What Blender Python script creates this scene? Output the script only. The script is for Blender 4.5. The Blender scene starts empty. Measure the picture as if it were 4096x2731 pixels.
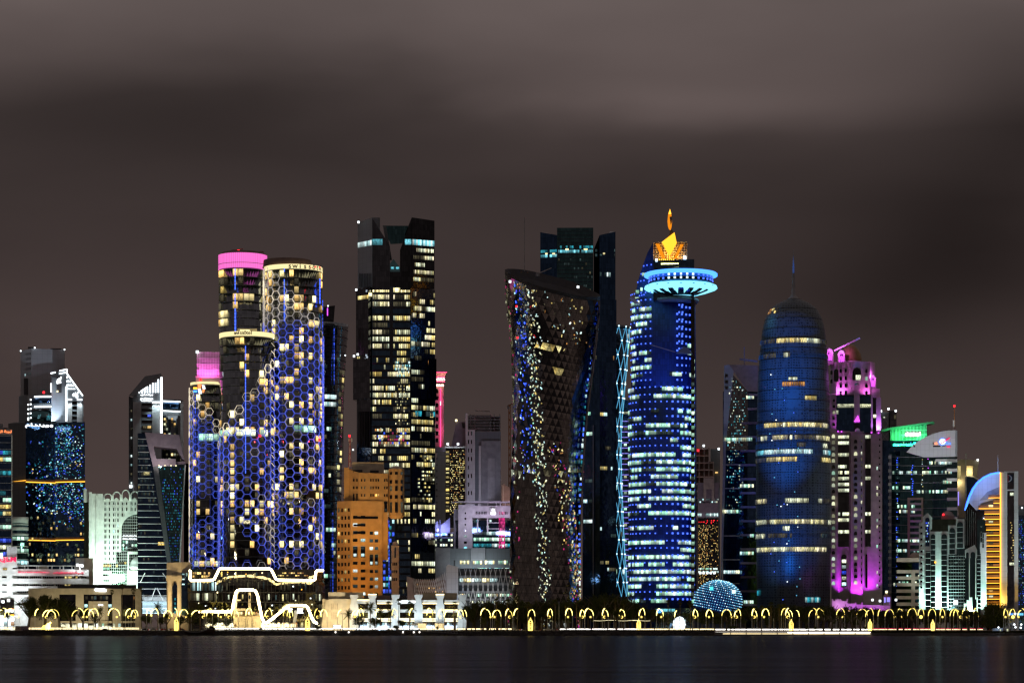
import bpy, bmesh, math, random
from mathutils import Vector, Matrix
PI = math.pi
rng = random.Random(11)
scene = bpy.context.scene
col = scene.collection

# ------------------------------------------------------------------ camera
# one photo pixel (4096 wide) subtends 1e-4 at unit distance; horizon on row 2502
KX, HY, CX, CH, GZ = 1e-4, 2502.0, 2048.0, 6.0, 3.0
cam_d = bpy.data.cameras.new('camera')
cam = bpy.data.objects.new('camera', cam_d); col.objects.link(cam)
cam.location = (0, 0, CH); cam.rotation_euler = (PI/2, 0, 0)
cam_d.sensor_width = 36.0; cam_d.lens = 36.0/(4096*KX)
cam_d.shift_y = (HY-1365.5)/4096.0
cam_d.clip_start = 1.0; cam_d.clip_end = 30000.0
scene.camera = cam
scene.view_settings.view_transform = 'Standard'; scene.view_settings.look = 'None'
scene.view_settings.exposure = 0.0; scene.view_settings.gamma = 1.0
scene.cycles.use_denoising = True
scene.cycles.max_bounces = 5; scene.cycles.diffuse_bounces = 2; scene.cycles.glossy_bounces = 3
scene.cycles.transparent_max_bounces = 4; scene.cycles.caustics_reflective = False; scene.cycles.caustics_refractive = False
scene.cycles.sample_clamp_indirect = 3.0
scene.cycles.pixel_filter_type = 'BLACKMAN_HARRIS'; scene.cycles.filter_width = 1.4

# ------------------------------------------------------------------ world: city-lit night cloud
world = bpy.data.worlds.new('World'); scene.world = world; world.use_nodes = True
wn = world.node_tree; wn.nodes.clear()
def N(nt, typ, **kw):
    n = nt.nodes.new(typ)
    for k, v in kw.items(): setattr(n, k, v)
    return n
def math_n(nt, op, a, b=None, clamp=False):
    n = N(nt, 'ShaderNodeMath', operation=op, use_clamp=clamp)
    for i, v in enumerate((a, b)):
        if v is None: continue
        if isinstance(v, (int, float)): n.inputs[i].default_value = v
        else: nt.links.new(v, n.inputs[i])
    return n.outputs[0]
def build_world():
    nt = wn; L = nt.links.new
    tc = N(nt, 'ShaderNodeTexCoord'); sep = N(nt, 'ShaderNodeSeparateXYZ'); L(tc.outputs['Generated'], sep.inputs[0])
    x, y, z = sep.outputs
    az = math_n(nt, 'ARCTAN2', x, y)
    hor = math_n(nt, 'SQRT', math_n(nt, 'ADD', math_n(nt, 'MULTIPLY', x, x), math_n(nt, 'MULTIPLY', y, y)))
    el = math_n(nt, 'ARCTAN2', z, hor)
    # slow warp so the cloud banks have soft uneven edges
    cmb = N(nt, 'ShaderNodeCombineXYZ'); L(math_n(nt, 'MULTIPLY', az, 9.0), cmb.inputs[0]); L(math_n(nt, 'MULTIPLY', el, 26.0), cmb.inputs[1])
    n1 = N(nt, 'ShaderNodeTexNoise'); n1.inputs['Scale'].default_value = 1.0; n1.inputs['Detail'].default_value = 3.0; n1.inputs['Roughness'].default_value = 0.45
    L(cmb.outputs[0], n1.inputs['Vector'])
    wob = math_n(nt, 'SUBTRACT', n1.outputs['Fac'], 0.5)
    az2 = math_n(nt, 'ADD', az, math_n(nt, 'MULTIPLY', wob, 0.06)); el2 = math_n(nt, 'ADD', el, math_n(nt, 'MULTIPLY', wob, 0.020))
    def blob(px, py, sx, sy, amp):
        a0, e0 = (px-CX)*KX, (HY-py)*KX
        da = math_n(nt, 'DIVIDE', math_n(nt, 'SUBTRACT', az2, a0), sx*KX); de = math_n(nt, 'DIVIDE', math_n(nt, 'SUBTRACT', el2, e0), sy*KX)
        q = math_n(nt, 'ADD', math_n(nt, 'MULTIPLY', da, da), math_n(nt, 'MULTIPLY', de, de))
        return math_n(nt, 'MULTIPLY', math_n(nt, 'POWER', 2.718, math_n(nt, 'MULTIPLY', q, -1.0)), amp)
    # base brightness by elevation (cloud deck), then individual banks
    ramp = N(nt, 'ShaderNodeValToRGB'); L(math_n(nt, 'MULTIPLY', math_n(nt, 'SUBTRACT', el2, blob(950, 1000, 800, 1e6, .020)), 3.0), ramp.inputs[0])
    cr = ramp.color_ramp; cr.elements[0].position = 0.0; cr.elements[1].position = 1.0
    stops = [(0.0, .066), (.14, .060), (.26, .047), (.40, .038), (.50, .038), (.575, .046), (.64, .078), (.74, .112), (1.0, .122)]
    while len(cr.elements) < len(stops): cr.elements.new(.5)
    for e, (p, v) in zip(cr.elements, stops): e.position = p; e.color = (v, v, v, 1)
    v = ramp.outputs[0]
    for b in [(900, 430, 800, 170, -.014), (100, 560, 700, 130, -.008), (1250, 640, 700, 110, -.004), (100, 60, 1000, 170, .016), (2700, 450, 800, 90, .036), (2250, 250, 900, 190, .012),
              (4150, 380, 420, 300, -.030), (3900, 980, 520, 330, -.020), (3450, 1250, 520, 260, -.010), (300, 1350, 700, 260, .012), (1300, 900, 900, 160, .004), (2750, 780, 900, 120, -.006)]:
        v = math_n(nt, 'ADD', v, blob(*b))
    v = math_n(nt, 'MULTIPLY', v, math_n(nt, 'ADD', math_n(nt, 'MULTIPLY', wob, .34), 1.0))
    v = math_n(nt, 'MAXIMUM', v, .012)
    # tint: warm brown low, greyer high
    tr = N(nt, 'ShaderNodeValToRGB'); L(math_n(nt, 'MULTIPLY', el, 3.2), tr.inputs[0])
    te = tr.color_ramp.elements; te[0].position = 0; te[0].color = (1.15, .80, .73, 1); te[1].position = .9; te[1].color = (1.08, .87, .83, 1)
    m = te_new = tr.color_ramp.elements.new(.45); m.color = (1.14, .82, .78, 1)
    mix = N(nt, 'ShaderNodeMix', data_type='RGBA', blend_type='MULTIPLY'); mix.inputs['Factor'].default_value = 1.0
    L(tr.outputs[0], mix.inputs['A']); 
    cc = N(nt, 'ShaderNodeCombineColor'); [L(v, cc.inputs[i]) for i in range(3)]
    L(cc.outputs[0], mix.inputs['B'])
    bg = N(nt, 'ShaderNodeBackground'); bg.inputs['Strength'].default_value = 1.0; L(mix.outputs['Result'], bg.inputs['Color'])
    sky = N(nt, 'ShaderNodeTexSky', sky_type='NISHITA'); sky.sun_disc = False; sky.sun_elevation = math.radians(-6); sky.sun_rotation = math.radians(200)
    bg2 = N(nt, 'ShaderNodeBackground'); bg2.inputs['Strength'].default_value = 0.05; L(sky.outputs[0], bg2.inputs['Color'])
    add = N(nt, 'ShaderNodeAddShader'); L(bg.outputs[0], add.inputs[0]); L(bg2.outputs[0], add.inputs[1])
    out = N(nt, 'ShaderNodeOutputWorld'); L(add.outputs[0], out.inputs['Surface'])
build_world()

# ------------------------------------------------------------------ materials
MATS = {}
def new_mat(name):
    m = bpy.data.materials.new(name); m.use_nodes = True; MATS[name] = m
    nt = m.node_tree; nt.nodes.clear()
    out = N(nt, 'ShaderNodeOutputMaterial')
    return m, nt, out
def solid(name, c, rough=.7, metal=0.0, var=.18, scale=.25, spec=.4, bump=0.0):
    """painted / stone / concrete: base colour with soft mottling in object space"""
    m, nt, out = new_mat(name); L = nt.links.new
    b = N(nt, 'ShaderNodeBsdfPrincipled'); b.inputs['Roughness'].default_value = rough; b.inputs['Metallic'].default_value = metal
    b.inputs['Specular IOR Level'].default_value = spec
    tc = N(nt, 'ShaderNodeTexCoord'); no = N(nt, 'ShaderNodeTexNoise'); no.inputs['Scale'].default_value = scale; no.inputs['Detail'].default_value = 5
    L(tc.outputs['Object'], no.inputs['Vector'])
    r = N(nt, 'ShaderNodeValToRGB'); L(no.outputs['Fac'], r.inputs[0])
    lo = [max(0, q*(1-var)) for q in c]; hi = [min(1, q*(1+var)) for q in c]
    r.color_ramp.elements[0].position = .3; r.color_ramp.elements[0].color = (*lo, 1); r.color_ramp.elements[1].position = .7; r.color_ramp.elements[1].color = (*hi, 1)
    L(r.outputs[0], b.inputs['Base Color'])
    if bump:
        bp = N(nt, 'ShaderNodeBump'); bp.inputs['Strength'].default_value = bump; L(no.outputs['Fac'], bp.inputs['Height']); L(bp.outputs[0], b.inputs['Normal'])
    L(b.outputs[0], out.inputs['Surface']); return m
def panels(name, c, sx=3.0, sz=3.0, joint=.75, rough=.55):
    """clad wall with fine panel joints (too far off to pick the panels apart)"""
    m, nt, out = new_mat(name); L = nt.links.new
    b = N(nt, 'ShaderNodeBsdfPrincipled'); b.inputs['Roughness'].default_value = rough
    tc = N(nt, 'ShaderNodeTexCoord'); mp = N(nt, 'ShaderNodeMapping'); mp.inputs['Rotation'].default_value = (PI/2, 0, 0); L(tc.outputs['Object'], mp.inputs[0])
    br = N(nt, 'ShaderNodeTexBrick'); br.offset = 0; br.inputs['Scale'].default_value = 1.0; br.inputs['Brick Width'].default_value = sx; br.inputs['Row Height'].default_value = sz
    br.inputs['Mortar Size'].default_value = .10; br.inputs['Color1'].default_value = (*c, 1); br.inputs['Color2'].default_value = (*[q*.93 for q in c], 1); br.inputs['Mortar'].default_value = (*[q*joint for q in c], 1)
    L(mp.outputs[0], br.inputs['Vector']); L(br.outputs[0], b.inputs['Base Color']); L(b.outputs[0], out.inputs['Surface']); return m
def glass(name, tint, rough=.07, wav=.10, wscale=.35, metal=1.0):
    """coated curtain-wall glass: tinted mirror, slightly wavy, each pane a touch different"""
    m, nt, out = new_mat(name); L = nt.links.new
    b = N(nt, 'ShaderNodeBsdfPrincipled'); b.inputs['Metallic'].default_value = metal; b.inputs['Roughness'].default_value = rough
    tc = N(nt, 'ShaderNodeTexCoord'); no = N(nt, 'ShaderNodeTexNoise'); no.inputs['Scale'].default_value = wscale; no.inputs['Detail'].default_value = 2
    L(tc.outputs['Object'], no.inputs['Vector'])
    bp = N(nt, 'ShaderNodeBump'); bp.inputs['Strength'].default_value = wav; bp.inputs['Distance'].default_value = .6; L(no.outputs['Fac'], bp.inputs['Height']); L(bp.outputs[0], b.inputs['Normal'])
    mp = N(nt, 'ShaderNodeMapping'); mp.inputs['Rotation'].default_value = (PI/2, 0, 0); L(tc.outputs['Object'], mp.inputs[0])
    br = N(nt, 'ShaderNodeTexBrick'); br.offset = 0; br.inputs['Brick Width'].default_value = 1.6; br.inputs['Row Height'].default_value = 3.9; br.inputs['Scale'].default_value = 1; br.inputs['Mortar Size'].default_value = .06
    br.inputs['Color1'].default_value = (*tint, 1); br.inputs['Color2'].default_value = (*[q*.6 for q in tint], 1); br.inputs['Mortar'].default_value = (*[q*.35 for q in tint], 1)
    L(mp.outputs[0], br.inputs['Vector']); L(br.outputs[0], b.inputs['Base Color'])
    L(b.outputs[0], out.inputs['Surface']); return m
def emit(name, c, s, sample=False):
    m, nt, out = new_mat(name)
    e = N(nt, 'ShaderNodeEmission'); e.inputs[0].default_value = (*c, 1); e.inputs[1].default_value = s
    nt.links.new(e.outputs[0], out.inputs['Surface'])
    m.cycles.emission_sampling = 'AUTO' if sample else 'NONE'
    return m
def room(name, c, s, stripes=7.0, contrast=.75, c2=None):
    """lit window: the room behind shows as curtains, blinds, furniture and lamps of uneven brightness"""
    m, nt, out = new_mat(name); L = nt.links.new
    uv = N(nt, 'ShaderNodeUVMap'); oi = N(nt, 'ShaderNodeObjectInfo'); ge = N(nt, 'ShaderNodeNewGeometry')
    rnd = math_n(nt, 'FRACT', math_n(nt, 'ADD', oi.outputs['Random'], ge.outputs['Random Per Island']))
    sep = N(nt, 'ShaderNodeSeparateXYZ'); L(uv.outputs[0], sep.inputs[0])
    cb = N(nt, 'ShaderNodeCombineXYZ'); L(math_n(nt, 'ADD', math_n(nt, 'MULTIPLY', sep.outputs[0], stripes), math_n(nt, 'MULTIPLY', rnd, 91.7)), cb.inputs[0])
    L(math_n(nt, 'MULTIPLY', sep.outputs[1], 2.2), cb.inputs[1]); L(math_n(nt, 'MULTIPLY', rnd, 37.1), cb.inputs[2])
    no = N(nt, 'ShaderNodeTexNoise'); no.inputs['Scale'].default_value = 1.0; no.inputs['Detail'].default_value = 3; no.inputs['Roughness'].default_value = .7; L(cb.outputs[0], no.inputs['Vector'])
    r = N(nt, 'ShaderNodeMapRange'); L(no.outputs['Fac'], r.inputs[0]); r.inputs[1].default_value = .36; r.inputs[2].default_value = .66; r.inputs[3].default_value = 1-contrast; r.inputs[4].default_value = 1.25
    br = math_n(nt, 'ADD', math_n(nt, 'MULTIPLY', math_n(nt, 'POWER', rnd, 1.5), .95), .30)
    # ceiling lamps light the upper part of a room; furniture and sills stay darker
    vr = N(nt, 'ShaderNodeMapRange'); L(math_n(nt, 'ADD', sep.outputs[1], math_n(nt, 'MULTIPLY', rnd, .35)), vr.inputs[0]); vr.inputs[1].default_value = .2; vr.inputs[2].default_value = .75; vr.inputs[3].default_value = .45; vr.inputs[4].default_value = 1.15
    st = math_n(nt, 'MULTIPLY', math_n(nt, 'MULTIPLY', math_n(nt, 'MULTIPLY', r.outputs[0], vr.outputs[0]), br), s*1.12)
    mx = N(nt, 'ShaderNodeMix', data_type='RGBA'); L(math_n(nt, 'FRACT', math_n(nt, 'MULTIPLY', rnd, 7.3)), mx.inputs['Factor'])
    mx.inputs['A'].default_value = (*c, 1); mx.inputs['B'].default_value = (*(c2 or [min(1, q*1.0+.08) for q in c]), 1)
    e = N(nt, 'ShaderNodeEmission'); L(mx.outputs['Result'], e.inputs[0]); L(st, e.inputs[1])
    g = N(nt, 'ShaderNodeBsdfGlossy'); g.inputs['Color'].default_value = (.10, .11, .12, 1); g.inputs['Roughness'].default_value = .1
    ad = N(nt, 'ShaderNodeAddShader'); L(e.outputs[0], ad.inputs[0]); L(g.outputs[0], ad.inputs[1]); L(ad.outputs[0], out.inputs['Surface'])
    m.cycles.emission_sampling = 'NONE'; return m

# glass
glass('glass_dark', (.22, .24, .27)); glass('glass_black', (.11, .12, .13)); glass('glass_blue', (.13, .24, .38)); glass('glass_teal', (.13, .29, .32)); glass('glass_green', (.14, .22, .16))
glass('glass_navy', (.08, .17, .34)); glass('glass_royal', (.035, .09, .34), rough=.6, metal=.15); glass('glass_glitter', (.12, .26, .50), rough=.04, wav=.4); glass('glass_twist', (.44, .43, .40), rough=.10, wav=.05); glass('glass_twist_dark', (.36, .35, .325), rough=.10, wav=.05); glass('glass_wavy', (.34, .38, .42), rough=.02, wav=.55, wscale=.28); glass('glass_wavy_teal', (.30, .44, .50), rough=.02, wav=.6, wscale=.3)
glass('glass_bronze', (.30, .28, .25), rough=.05, wav=.25); glass('glass_podium', (.20, .19, .15), rough=.05, wav=.35, wscale=.2)
# walls
panels('panel_grey', (.42, .44, .47), 4, 4); panels('panel_white', (.72, .74, .74), 3, 4); panels('panel_tan', (.46, .38, .27), 3, 3.5); panels('panel_dark', (.10, .11, .12), 3, 4, .6); panels('panel_slate', (.22, .25, .27), 3, 4)
solid('white_wall', (.74, .74, .70)); solid('cream_wall', (.62, .55, .42)); solid('sand_wall', (.50, .43, .31)); solid('orange_wall', (.60, .36, .14), var=.12); solid('pink_stone', (.50, .42, .40)); solid('grey_wall', (.34, .35, .37)); solid('dark_wall', (.05, .05, .055))
solid('concrete', (.30, .29, .28)); solid('slab_edge', (.42, .42, .44)); solid('mullion', (.20, .22, .23), rough=.4, metal=.5); solid('dark_metal', (.05, .05, .055), rough=.45, metal=.6); solid('white_metal', (.70, .70, .70), rough=.4); solid('brown_wall', (.22, .15, .12)); solid('purple_slab', (.30, .25, .31))
solid('gold_dome', (.36, .22, .10), rough=.4, metal=.3); solid('crane_orange', (.45, .17, .05)); solid('red_paint', (.45, .03, .03)); solid('hex_metal', (.40, .40, .46), rough=.35, metal=.4)
solid('bark', (.10, .075, .05), scale=3, bump=.4); solid('palm_bark', (.17, .12, .075), scale=3, bump=.5); solid('asphalt', (.05, .05, .05)); solid('paving', (.34, .31, .27)); solid('seawall_stone', (.055, .05, .045), scale=.6, bump=.8, var=.5)
solid('hull_wood', (.07, .035, .022)); solid('car_white', (.7, .7, .7), rough=.3); solid('car_dark', (.03, .03, .035), rough=.25); solid('car_red', (.35, .03, .03), rough=.3); solid('car_silver', (.35, .36, .37), rough=.3, metal=.5); solid('tyre', (.02, .02, .02)); solid('canvas', (.32, .24, .15)); solid('cloth_dark', (.03, .03, .04)); solid('kiosk_blue', (.30, .38, .52))
def leaf_mat(name, c1, c2):
    m, nt, out = new_mat(name); L = nt.links.new
    d = N(nt, 'ShaderNodeBsdfDiffuse'); t = N(nt, 'ShaderNodeBsdfTranslucent'); mx = N(nt, 'ShaderNodeMixShader'); mx.inputs[0].default_value = .25
    ge = N(nt, 'ShaderNodeNewGeometry'); c = N(nt, 'ShaderNodeMix', data_type='RGBA'); L(ge.outputs['Random Per Island'], c.inputs['Factor']); c.inputs['A'].default_value = (*c1, 1); c.inputs['B'].default_value = (*c2, 1)
    L(c.outputs['Result'], d.inputs[0]); L(c.outputs['Result'], t.inputs[0]); L(d.outputs[0], mx.inputs[1]); L(t.outputs[0], mx.inputs[2]); L(mx.outputs[0], out.inputs['Surface'])
leaf_mat('leaf', (.05, .065, .02), (.11, .12, .04)); leaf_mat('palm_leaf', (.07, .08, .02), (.13, .13, .04)); leaf_mat('dry_frond', (.12, .085, .04), (.16, .12, .05)); leaf_mat('lawn', (.03, .04, .015), (.05, .06, .02))
# lit windows
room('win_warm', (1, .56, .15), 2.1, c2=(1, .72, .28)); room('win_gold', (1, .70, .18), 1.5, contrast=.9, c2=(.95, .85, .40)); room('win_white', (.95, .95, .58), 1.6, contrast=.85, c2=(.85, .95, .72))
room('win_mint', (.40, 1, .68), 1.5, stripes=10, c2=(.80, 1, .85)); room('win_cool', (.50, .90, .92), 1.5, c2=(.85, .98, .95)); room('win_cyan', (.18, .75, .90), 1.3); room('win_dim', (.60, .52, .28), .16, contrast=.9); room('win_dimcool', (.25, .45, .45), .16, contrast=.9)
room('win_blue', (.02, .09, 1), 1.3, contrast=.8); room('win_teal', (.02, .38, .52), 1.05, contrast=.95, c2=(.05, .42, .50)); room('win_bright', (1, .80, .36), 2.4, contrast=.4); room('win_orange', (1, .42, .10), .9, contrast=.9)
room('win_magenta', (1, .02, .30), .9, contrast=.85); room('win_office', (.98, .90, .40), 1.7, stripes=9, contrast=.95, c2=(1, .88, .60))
# lamps
emit('lamp_white', (.88, .96, 1), 3.0); emit('lamp_cool', (.60, .88, 1), 2.5); emit('lamp_warm', (1, .80, .42), 3.0, True); emit('lamp_arch', (1, .80, .20), 5.5, True); emit('lamp_rim', (1, .84, .42), 1.15); emit('lamp_arch_dim', (1, .76, .16), 3.2, True); emit('lamp_ornament', (1, .70, .14), 2.6); emit('lamp_yellow', (1, .88, .50), 2.2)
emit('lamp_ribbon', (1, .80, .42), 12.0, True); emit('lamp_red', (1, .02, .03), 3.0); emit('lamp_pink', (1, .05, .22), 2.2); emit('lamp_pinkcrown', (1, .17, .62), 1.2); emit('lamp_purple', (.75, .08, 1), 2.0); emit('lamp_blue', (.05, .12, 1), 2.6); emit('lamp_bluedot', (.07, .16, 1), 1.9)
emit('lamp_cyan', (.07, .30, 1), 2.3, True); emit('lamp_saucer', (.22, .72, .95), 1.7, True); emit('lamp_orange', (1, .45, .04), 2.6, True); emit('lamp_gold', (1, .50, .03), 1.7, True); emit('lamp_flame', (1, .30, .01), 1.0); emit('lamp_green', (.02, .75, .16), 1.4); emit('lamp_mint', (.60, 1, .88), 2.0); emit('led_cyan', (.16, .62, .95), 1.3); emit('led_violet', (.30, .25, 1), 1.6); emit('led_teal', (.08, .75, .80), 1.5)
emit('sign_red', (1, .03, .12), 1.3); emit('sign_white', (.92, .97, 1), 3.0); emit('sign_orange', (1, .25, .08), 2.0); emit('sign_blue', (.05, .20, 1), 2.2); emit('lamp_head', (1, .95, .85), 4.0); emit('screen_white', (.85, .95, 1), 2.4)
# ------------------------------------------------------------------ geometry helpers
def mesh_of(name, verts, faces, mats, midx=None, uvs=None, smooth=False):
    me = bpy.data.meshes.new(name); me.from_pydata([tuple(v) for v in verts], [], faces)
    for m in (mats if isinstance(mats, (list, tuple)) else [mats]): me.materials.append(MATS[m])
    if midx:
        for p, i in zip(me.polygons, midx): p.material_index = i
    if uvs:
        ul = me.uv_layers.new(name='UVMap')
        for i, uvv in enumerate(uvs): ul.data[i].uv = uvv
    if smooth:
        for p in me.polygons: p.use_smooth = True
    me.update(); return me
BOXF = [(0, 1, 5, 4), (1, 2, 6, 5), (2, 3, 7, 6), (3, 0, 4, 7), (4, 5, 6, 7), (3, 2, 1, 0)]   # 0-3 bottom, 4-7 top; face 0 looks to -y
PANE_CACHE = {}
def pane_mesh(mat):
    if mat not in PANE_CACHE:
        v = [(-.5, -.5, -.5), (.5, -.5, -.5), (.5, .5, -.5), (-.5, .5, -.5), (-.5, -.5, .5), (.5, -.5, .5), (.5, .5, .5), (-.5, .5, .5)]
        PANE_CACHE[mat] = mesh_of('pane_'+mat, v, BOXF, mat, uvs=[(0, 0), (1, 0), (1, 1), (0, 1)]*6)
    return PANE_CACHE[mat]
THINGS = []
class Thing:
    """an Empty at the thing's base; local x runs across the view, local y away from the shore, z up"""
    def __init__(s, name, label, cat, px, Y, group=None, gz=GZ):
        s.Y = Y; s.tana = (px-CX)*KX; s.al = math.atan(s.tana); s.D = Y/math.cos(s.al); s.gz = gz
        s.o = bpy.data.objects.new(name, None); col.objects.link(s.o); s.o.empty_display_size = 2
        s.o.location = (s.tana*Y, Y, gz); s.o.rotation_euler = (0, 0, -s.al)
        s.o['label'] = label; s.o['category'] = cat
        if group: s.o['group'] = group
        s.q = {}; THINGS.append(s)
    def x(s, px, d=0): return (s.D+d)*math.tan(math.atan((px-CX)*KX)-s.al)
    def z(s, py, d=0): return CH-s.gz+(HY-py)*KX*(s.Y+d*math.cos(s.al))
    def L(s, px, py, d=0): return Vector((s.x(px, d), d, s.z(py, d)))
    def m(s): return s.Y*KX                                           # metres per photo pixel at the front
    def add(s, name, me, parent=None, loc=None, rot=None, scl=None, label=None):
        o = bpy.data.objects.new(name, me); col.objects.link(o); o.parent = parent or s.o
        if loc is not None: o.location = loc
        if rot is not None: o.rotation_euler = rot
        if scl is not None: o.scale = scl
        if label: o['label'] = label
        return o
    # --- solids
    def prism(s, name, plan, top, bot, mat, parent=None, capmat=None):
        """plan: (px, d) corners; top: row (or one row per corner); bot: row or None for the ground"""
        n = len(plan); tops = top if isinstance(top, (list, tuple)) else None
        dr = plan[0][1]
        lo = [Vector((s.x(px, d), d, 0 if bot is None else s.z(bot, dr))) for px, d in plan]
        hi = [Vector((s.x(px, d), d, s.z(tops[i], d) if tops else s.z(top, dr))) for i, (px, d) in enumerate(plan)]
        f = [(i, (i+1) % n, n+(i+1) % n, n+i) for i in range(n)]+[tuple(range(n, 2*n)), tuple(range(n-1, -1, -1))]
        return s.add(name, mesh_of(name, lo+hi, f, [mat, capmat or mat], [0]*n+[1, 1]), parent)
    def box(s, name, x0, x1, y0, y1, mat, d=0, dep=10, parent=None):
        a, b = s.x(x0, d), s.x(x1, d); zt = s.z(y0, d); zb = 0 if y1 is None else s.z(y1, d)
        v = [(a, d, zb), (b, d, zb), (b, d+dep, zb), (a, d+dep, zb), (a, d, zt), (b, d, zt), (b, d+dep, zt), (a, d+dep, zt)]
        return s.add(name, mesh_of(name, v, BOXF, mat, uvs=[(0, 0), (1, 0), (1, 1), (0, 1)]*6), parent)
    def poly(s, name, pts, mat, d=0, dep=1.0, parent=None):
        """outline in photo rows/columns extruded in depth"""
        n = len(pts); v = [s.L(px, py, d) for px, py in pts]; b = [p+Vector((0, dep, 0)) for p in v]
        f = [tuple(range(n)), tuple(range(2*n-1, n-1, -1))]+[((i+1) % n, i, n+i, n+(i+1) % n) for i in range(n)]
        me = mesh_of(name, v+b, f, mat)
        bm = bmesh.new(); bm.from_mesh(me); bmesh.ops.recalc_face_normals(bm, faces=bm.faces); bm.to_mesh(me); bm.free()
        return s.add(name, me, parent)
    def bar(s, name, p, q, w, mat, parent=None, w2=None):
        """square bar between two (px, py, d) points, w in metres"""
        a, b = s.L(*p), s.L(*q); return s.add(name, bar_mesh(name, a, b, w, mat, w2), parent)
    def path(s, name, pts, w, mat, parent=None, closed=False, seg=6):
        return s.add(name, tube_mesh(name, [s.L(*p) for p in pts], w/2, mat, closed, seg), parent)
    def lathe(s, name, cx, prof, mat, d=0, seg=40, ry=1.0, parent=None, a0=0, a1=360, smooth=True, caps=True):
        """profile rows [(py, radius in px)] about a vertical axis at column cx and depth d"""
        vs, fs = [], []; k = (s.D+d)*KX; c0 = s.x(cx, d); full = (a1-a0) >= 360
        ns = seg if full else seg+1
        for py, r in prof:
            z = s.z(py, d)
            for i in range(ns):
                a = math.radians(a0+(a1-a0)*i/seg); vs.append((c0+math.sin(a)*r*k, d-math.cos(a)*r*k*ry, z))
        for j in range(len(prof)-1):
            for i in range(seg):
                i2 = (i+1) % ns; fs.append((j*ns+i, (j+1)*ns+i, (j+1)*ns+i2, j*ns+i2))
        if caps and full:
            fs.append(tuple(range(ns))); fs.append(tuple(range((len(prof)-1)*ns+ns-1, (len(prof)-1)*ns-1, -1)))
        me = mesh_of(name, vs, fs, mat)
        bm = bmesh.new(); bm.from_mesh(me); bmesh.ops.recalc_face_normals(bm, faces=bm.faces)
        if smooth:
            for f in bm.faces: f.smooth = len(f.verts) == 4
        bm.to_mesh(me); bm.free()
        return s.add(name, me, parent)
    # --- repeated flat pieces (panes, slats, light dots): queued, the first 300 become parts, the rest one part
    def piece(s, name, mat, x, y, z, w, h, yaw=0.0, th=.3, roll=0.0, pitch=0.0, parent=None):
        s.q.setdefault((name, parent), []).append((mat, x, y, z, w, h, yaw, th, roll, pitch))
    def win(s, name, mat, x0, x1, y0, y1, d=0, th=.4, out=.12, parent=None):
        a, b = s.x(x0, d), s.x(x1, d); zt, zb = s.z(y0, d), s.z(y1, d)
        s.piece(name, mat, (a+b)/2, d-out, (zt+zb)/2, abs(b-a), zt-zb, 0, th, parent=parent)
    def dot(s, name, mat, px, py, size, d=0, h=None):
        p = s.L(px, py, d); s.piece(name, mat, p.x, p.y, p.z, size, h or size, 0, size*.6)
    def grid(s, A, B, top, bot, rows, cols, pick, fw=.8, fh=.6, name='window', out=.12, th=.4, parent=None, jit=0.0):
        """windows on the vertical face from plan point A=(px,d) to B; pick(r,c) gives a material name or None"""
        ax, ay = s.x(A[0], A[1]), A[1]; bx, by = s.x(B[0], B[1]), B[1]
        ln = math.hypot(bx-ax, by-ay); yaw = math.atan2(by-ay, bx-ax); nx, ny = math.sin(yaw), -math.cos(yaw)
        dr = min(A[1], B[1]); zt, zb = s.z(top, dr), s.z(bot, dr); rh = (zt-zb)/rows
        for r in range(rows):
            for c in range(cols):
                m = pick(r, c)
                if not m: continue
                t = (c+.5)/cols
                j1, j2, j3, j4, j5 = [(rng.random()-.5)*2*jit if jit else 0 for _ in range(5)]; t += j1*.5/cols
                s.piece(name, m, ax+(bx-ax)*t+nx*out, ay+(by-ay)*t+ny*out, zt-(r+.5+j2*.5)*rh, ln/cols*fw*(1+j3*.7), rh*fh*(1+j4*.7), yaw, th, j5*.9, parent=parent)
    def cgrid(s, cx, rfun, top, bot, rows, a0, a1, cols, pick, fw=.9, fh=.6, d=0, ry=1.0, name='window', out=.15, th=.4, parent=None):
        """windows round a lathe; rfun(py) radius in px; angles in degrees from the camera-facing side, + to the east"""
        k = (s.D+d)*KX; c0 = s.x(cx, d)
        for r in range(rows):
            py = top+(bot-top)*(r+.5)/rows; R = rfun(py)*k; z = s.z(py, d); rh = abs(bot-top)/rows*s.m()
            slope = (rfun(py+4)-rfun(py-4))/8.0
            for c in range(cols):
                m = pick(r, c)
                if not m: continue
                a = math.radians(a0+(a1-a0)*(c+.5)/cols); w = R*math.radians(a1-a0)/cols*fw
                nx, ny = math.sin(a), -math.cos(a)*ry
                yaw = math.atan2(math.sin(a)*ry, math.cos(a))
                wl = w*math.hypot(math.cos(a), math.sin(a)*ry)
                s.piece(name, m, c0+nx*(R+out), d+ny*(R+out), z, max(wl, .1), rh*fh, yaw, th, pitch=-math.atan(slope), parent=parent)
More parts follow.
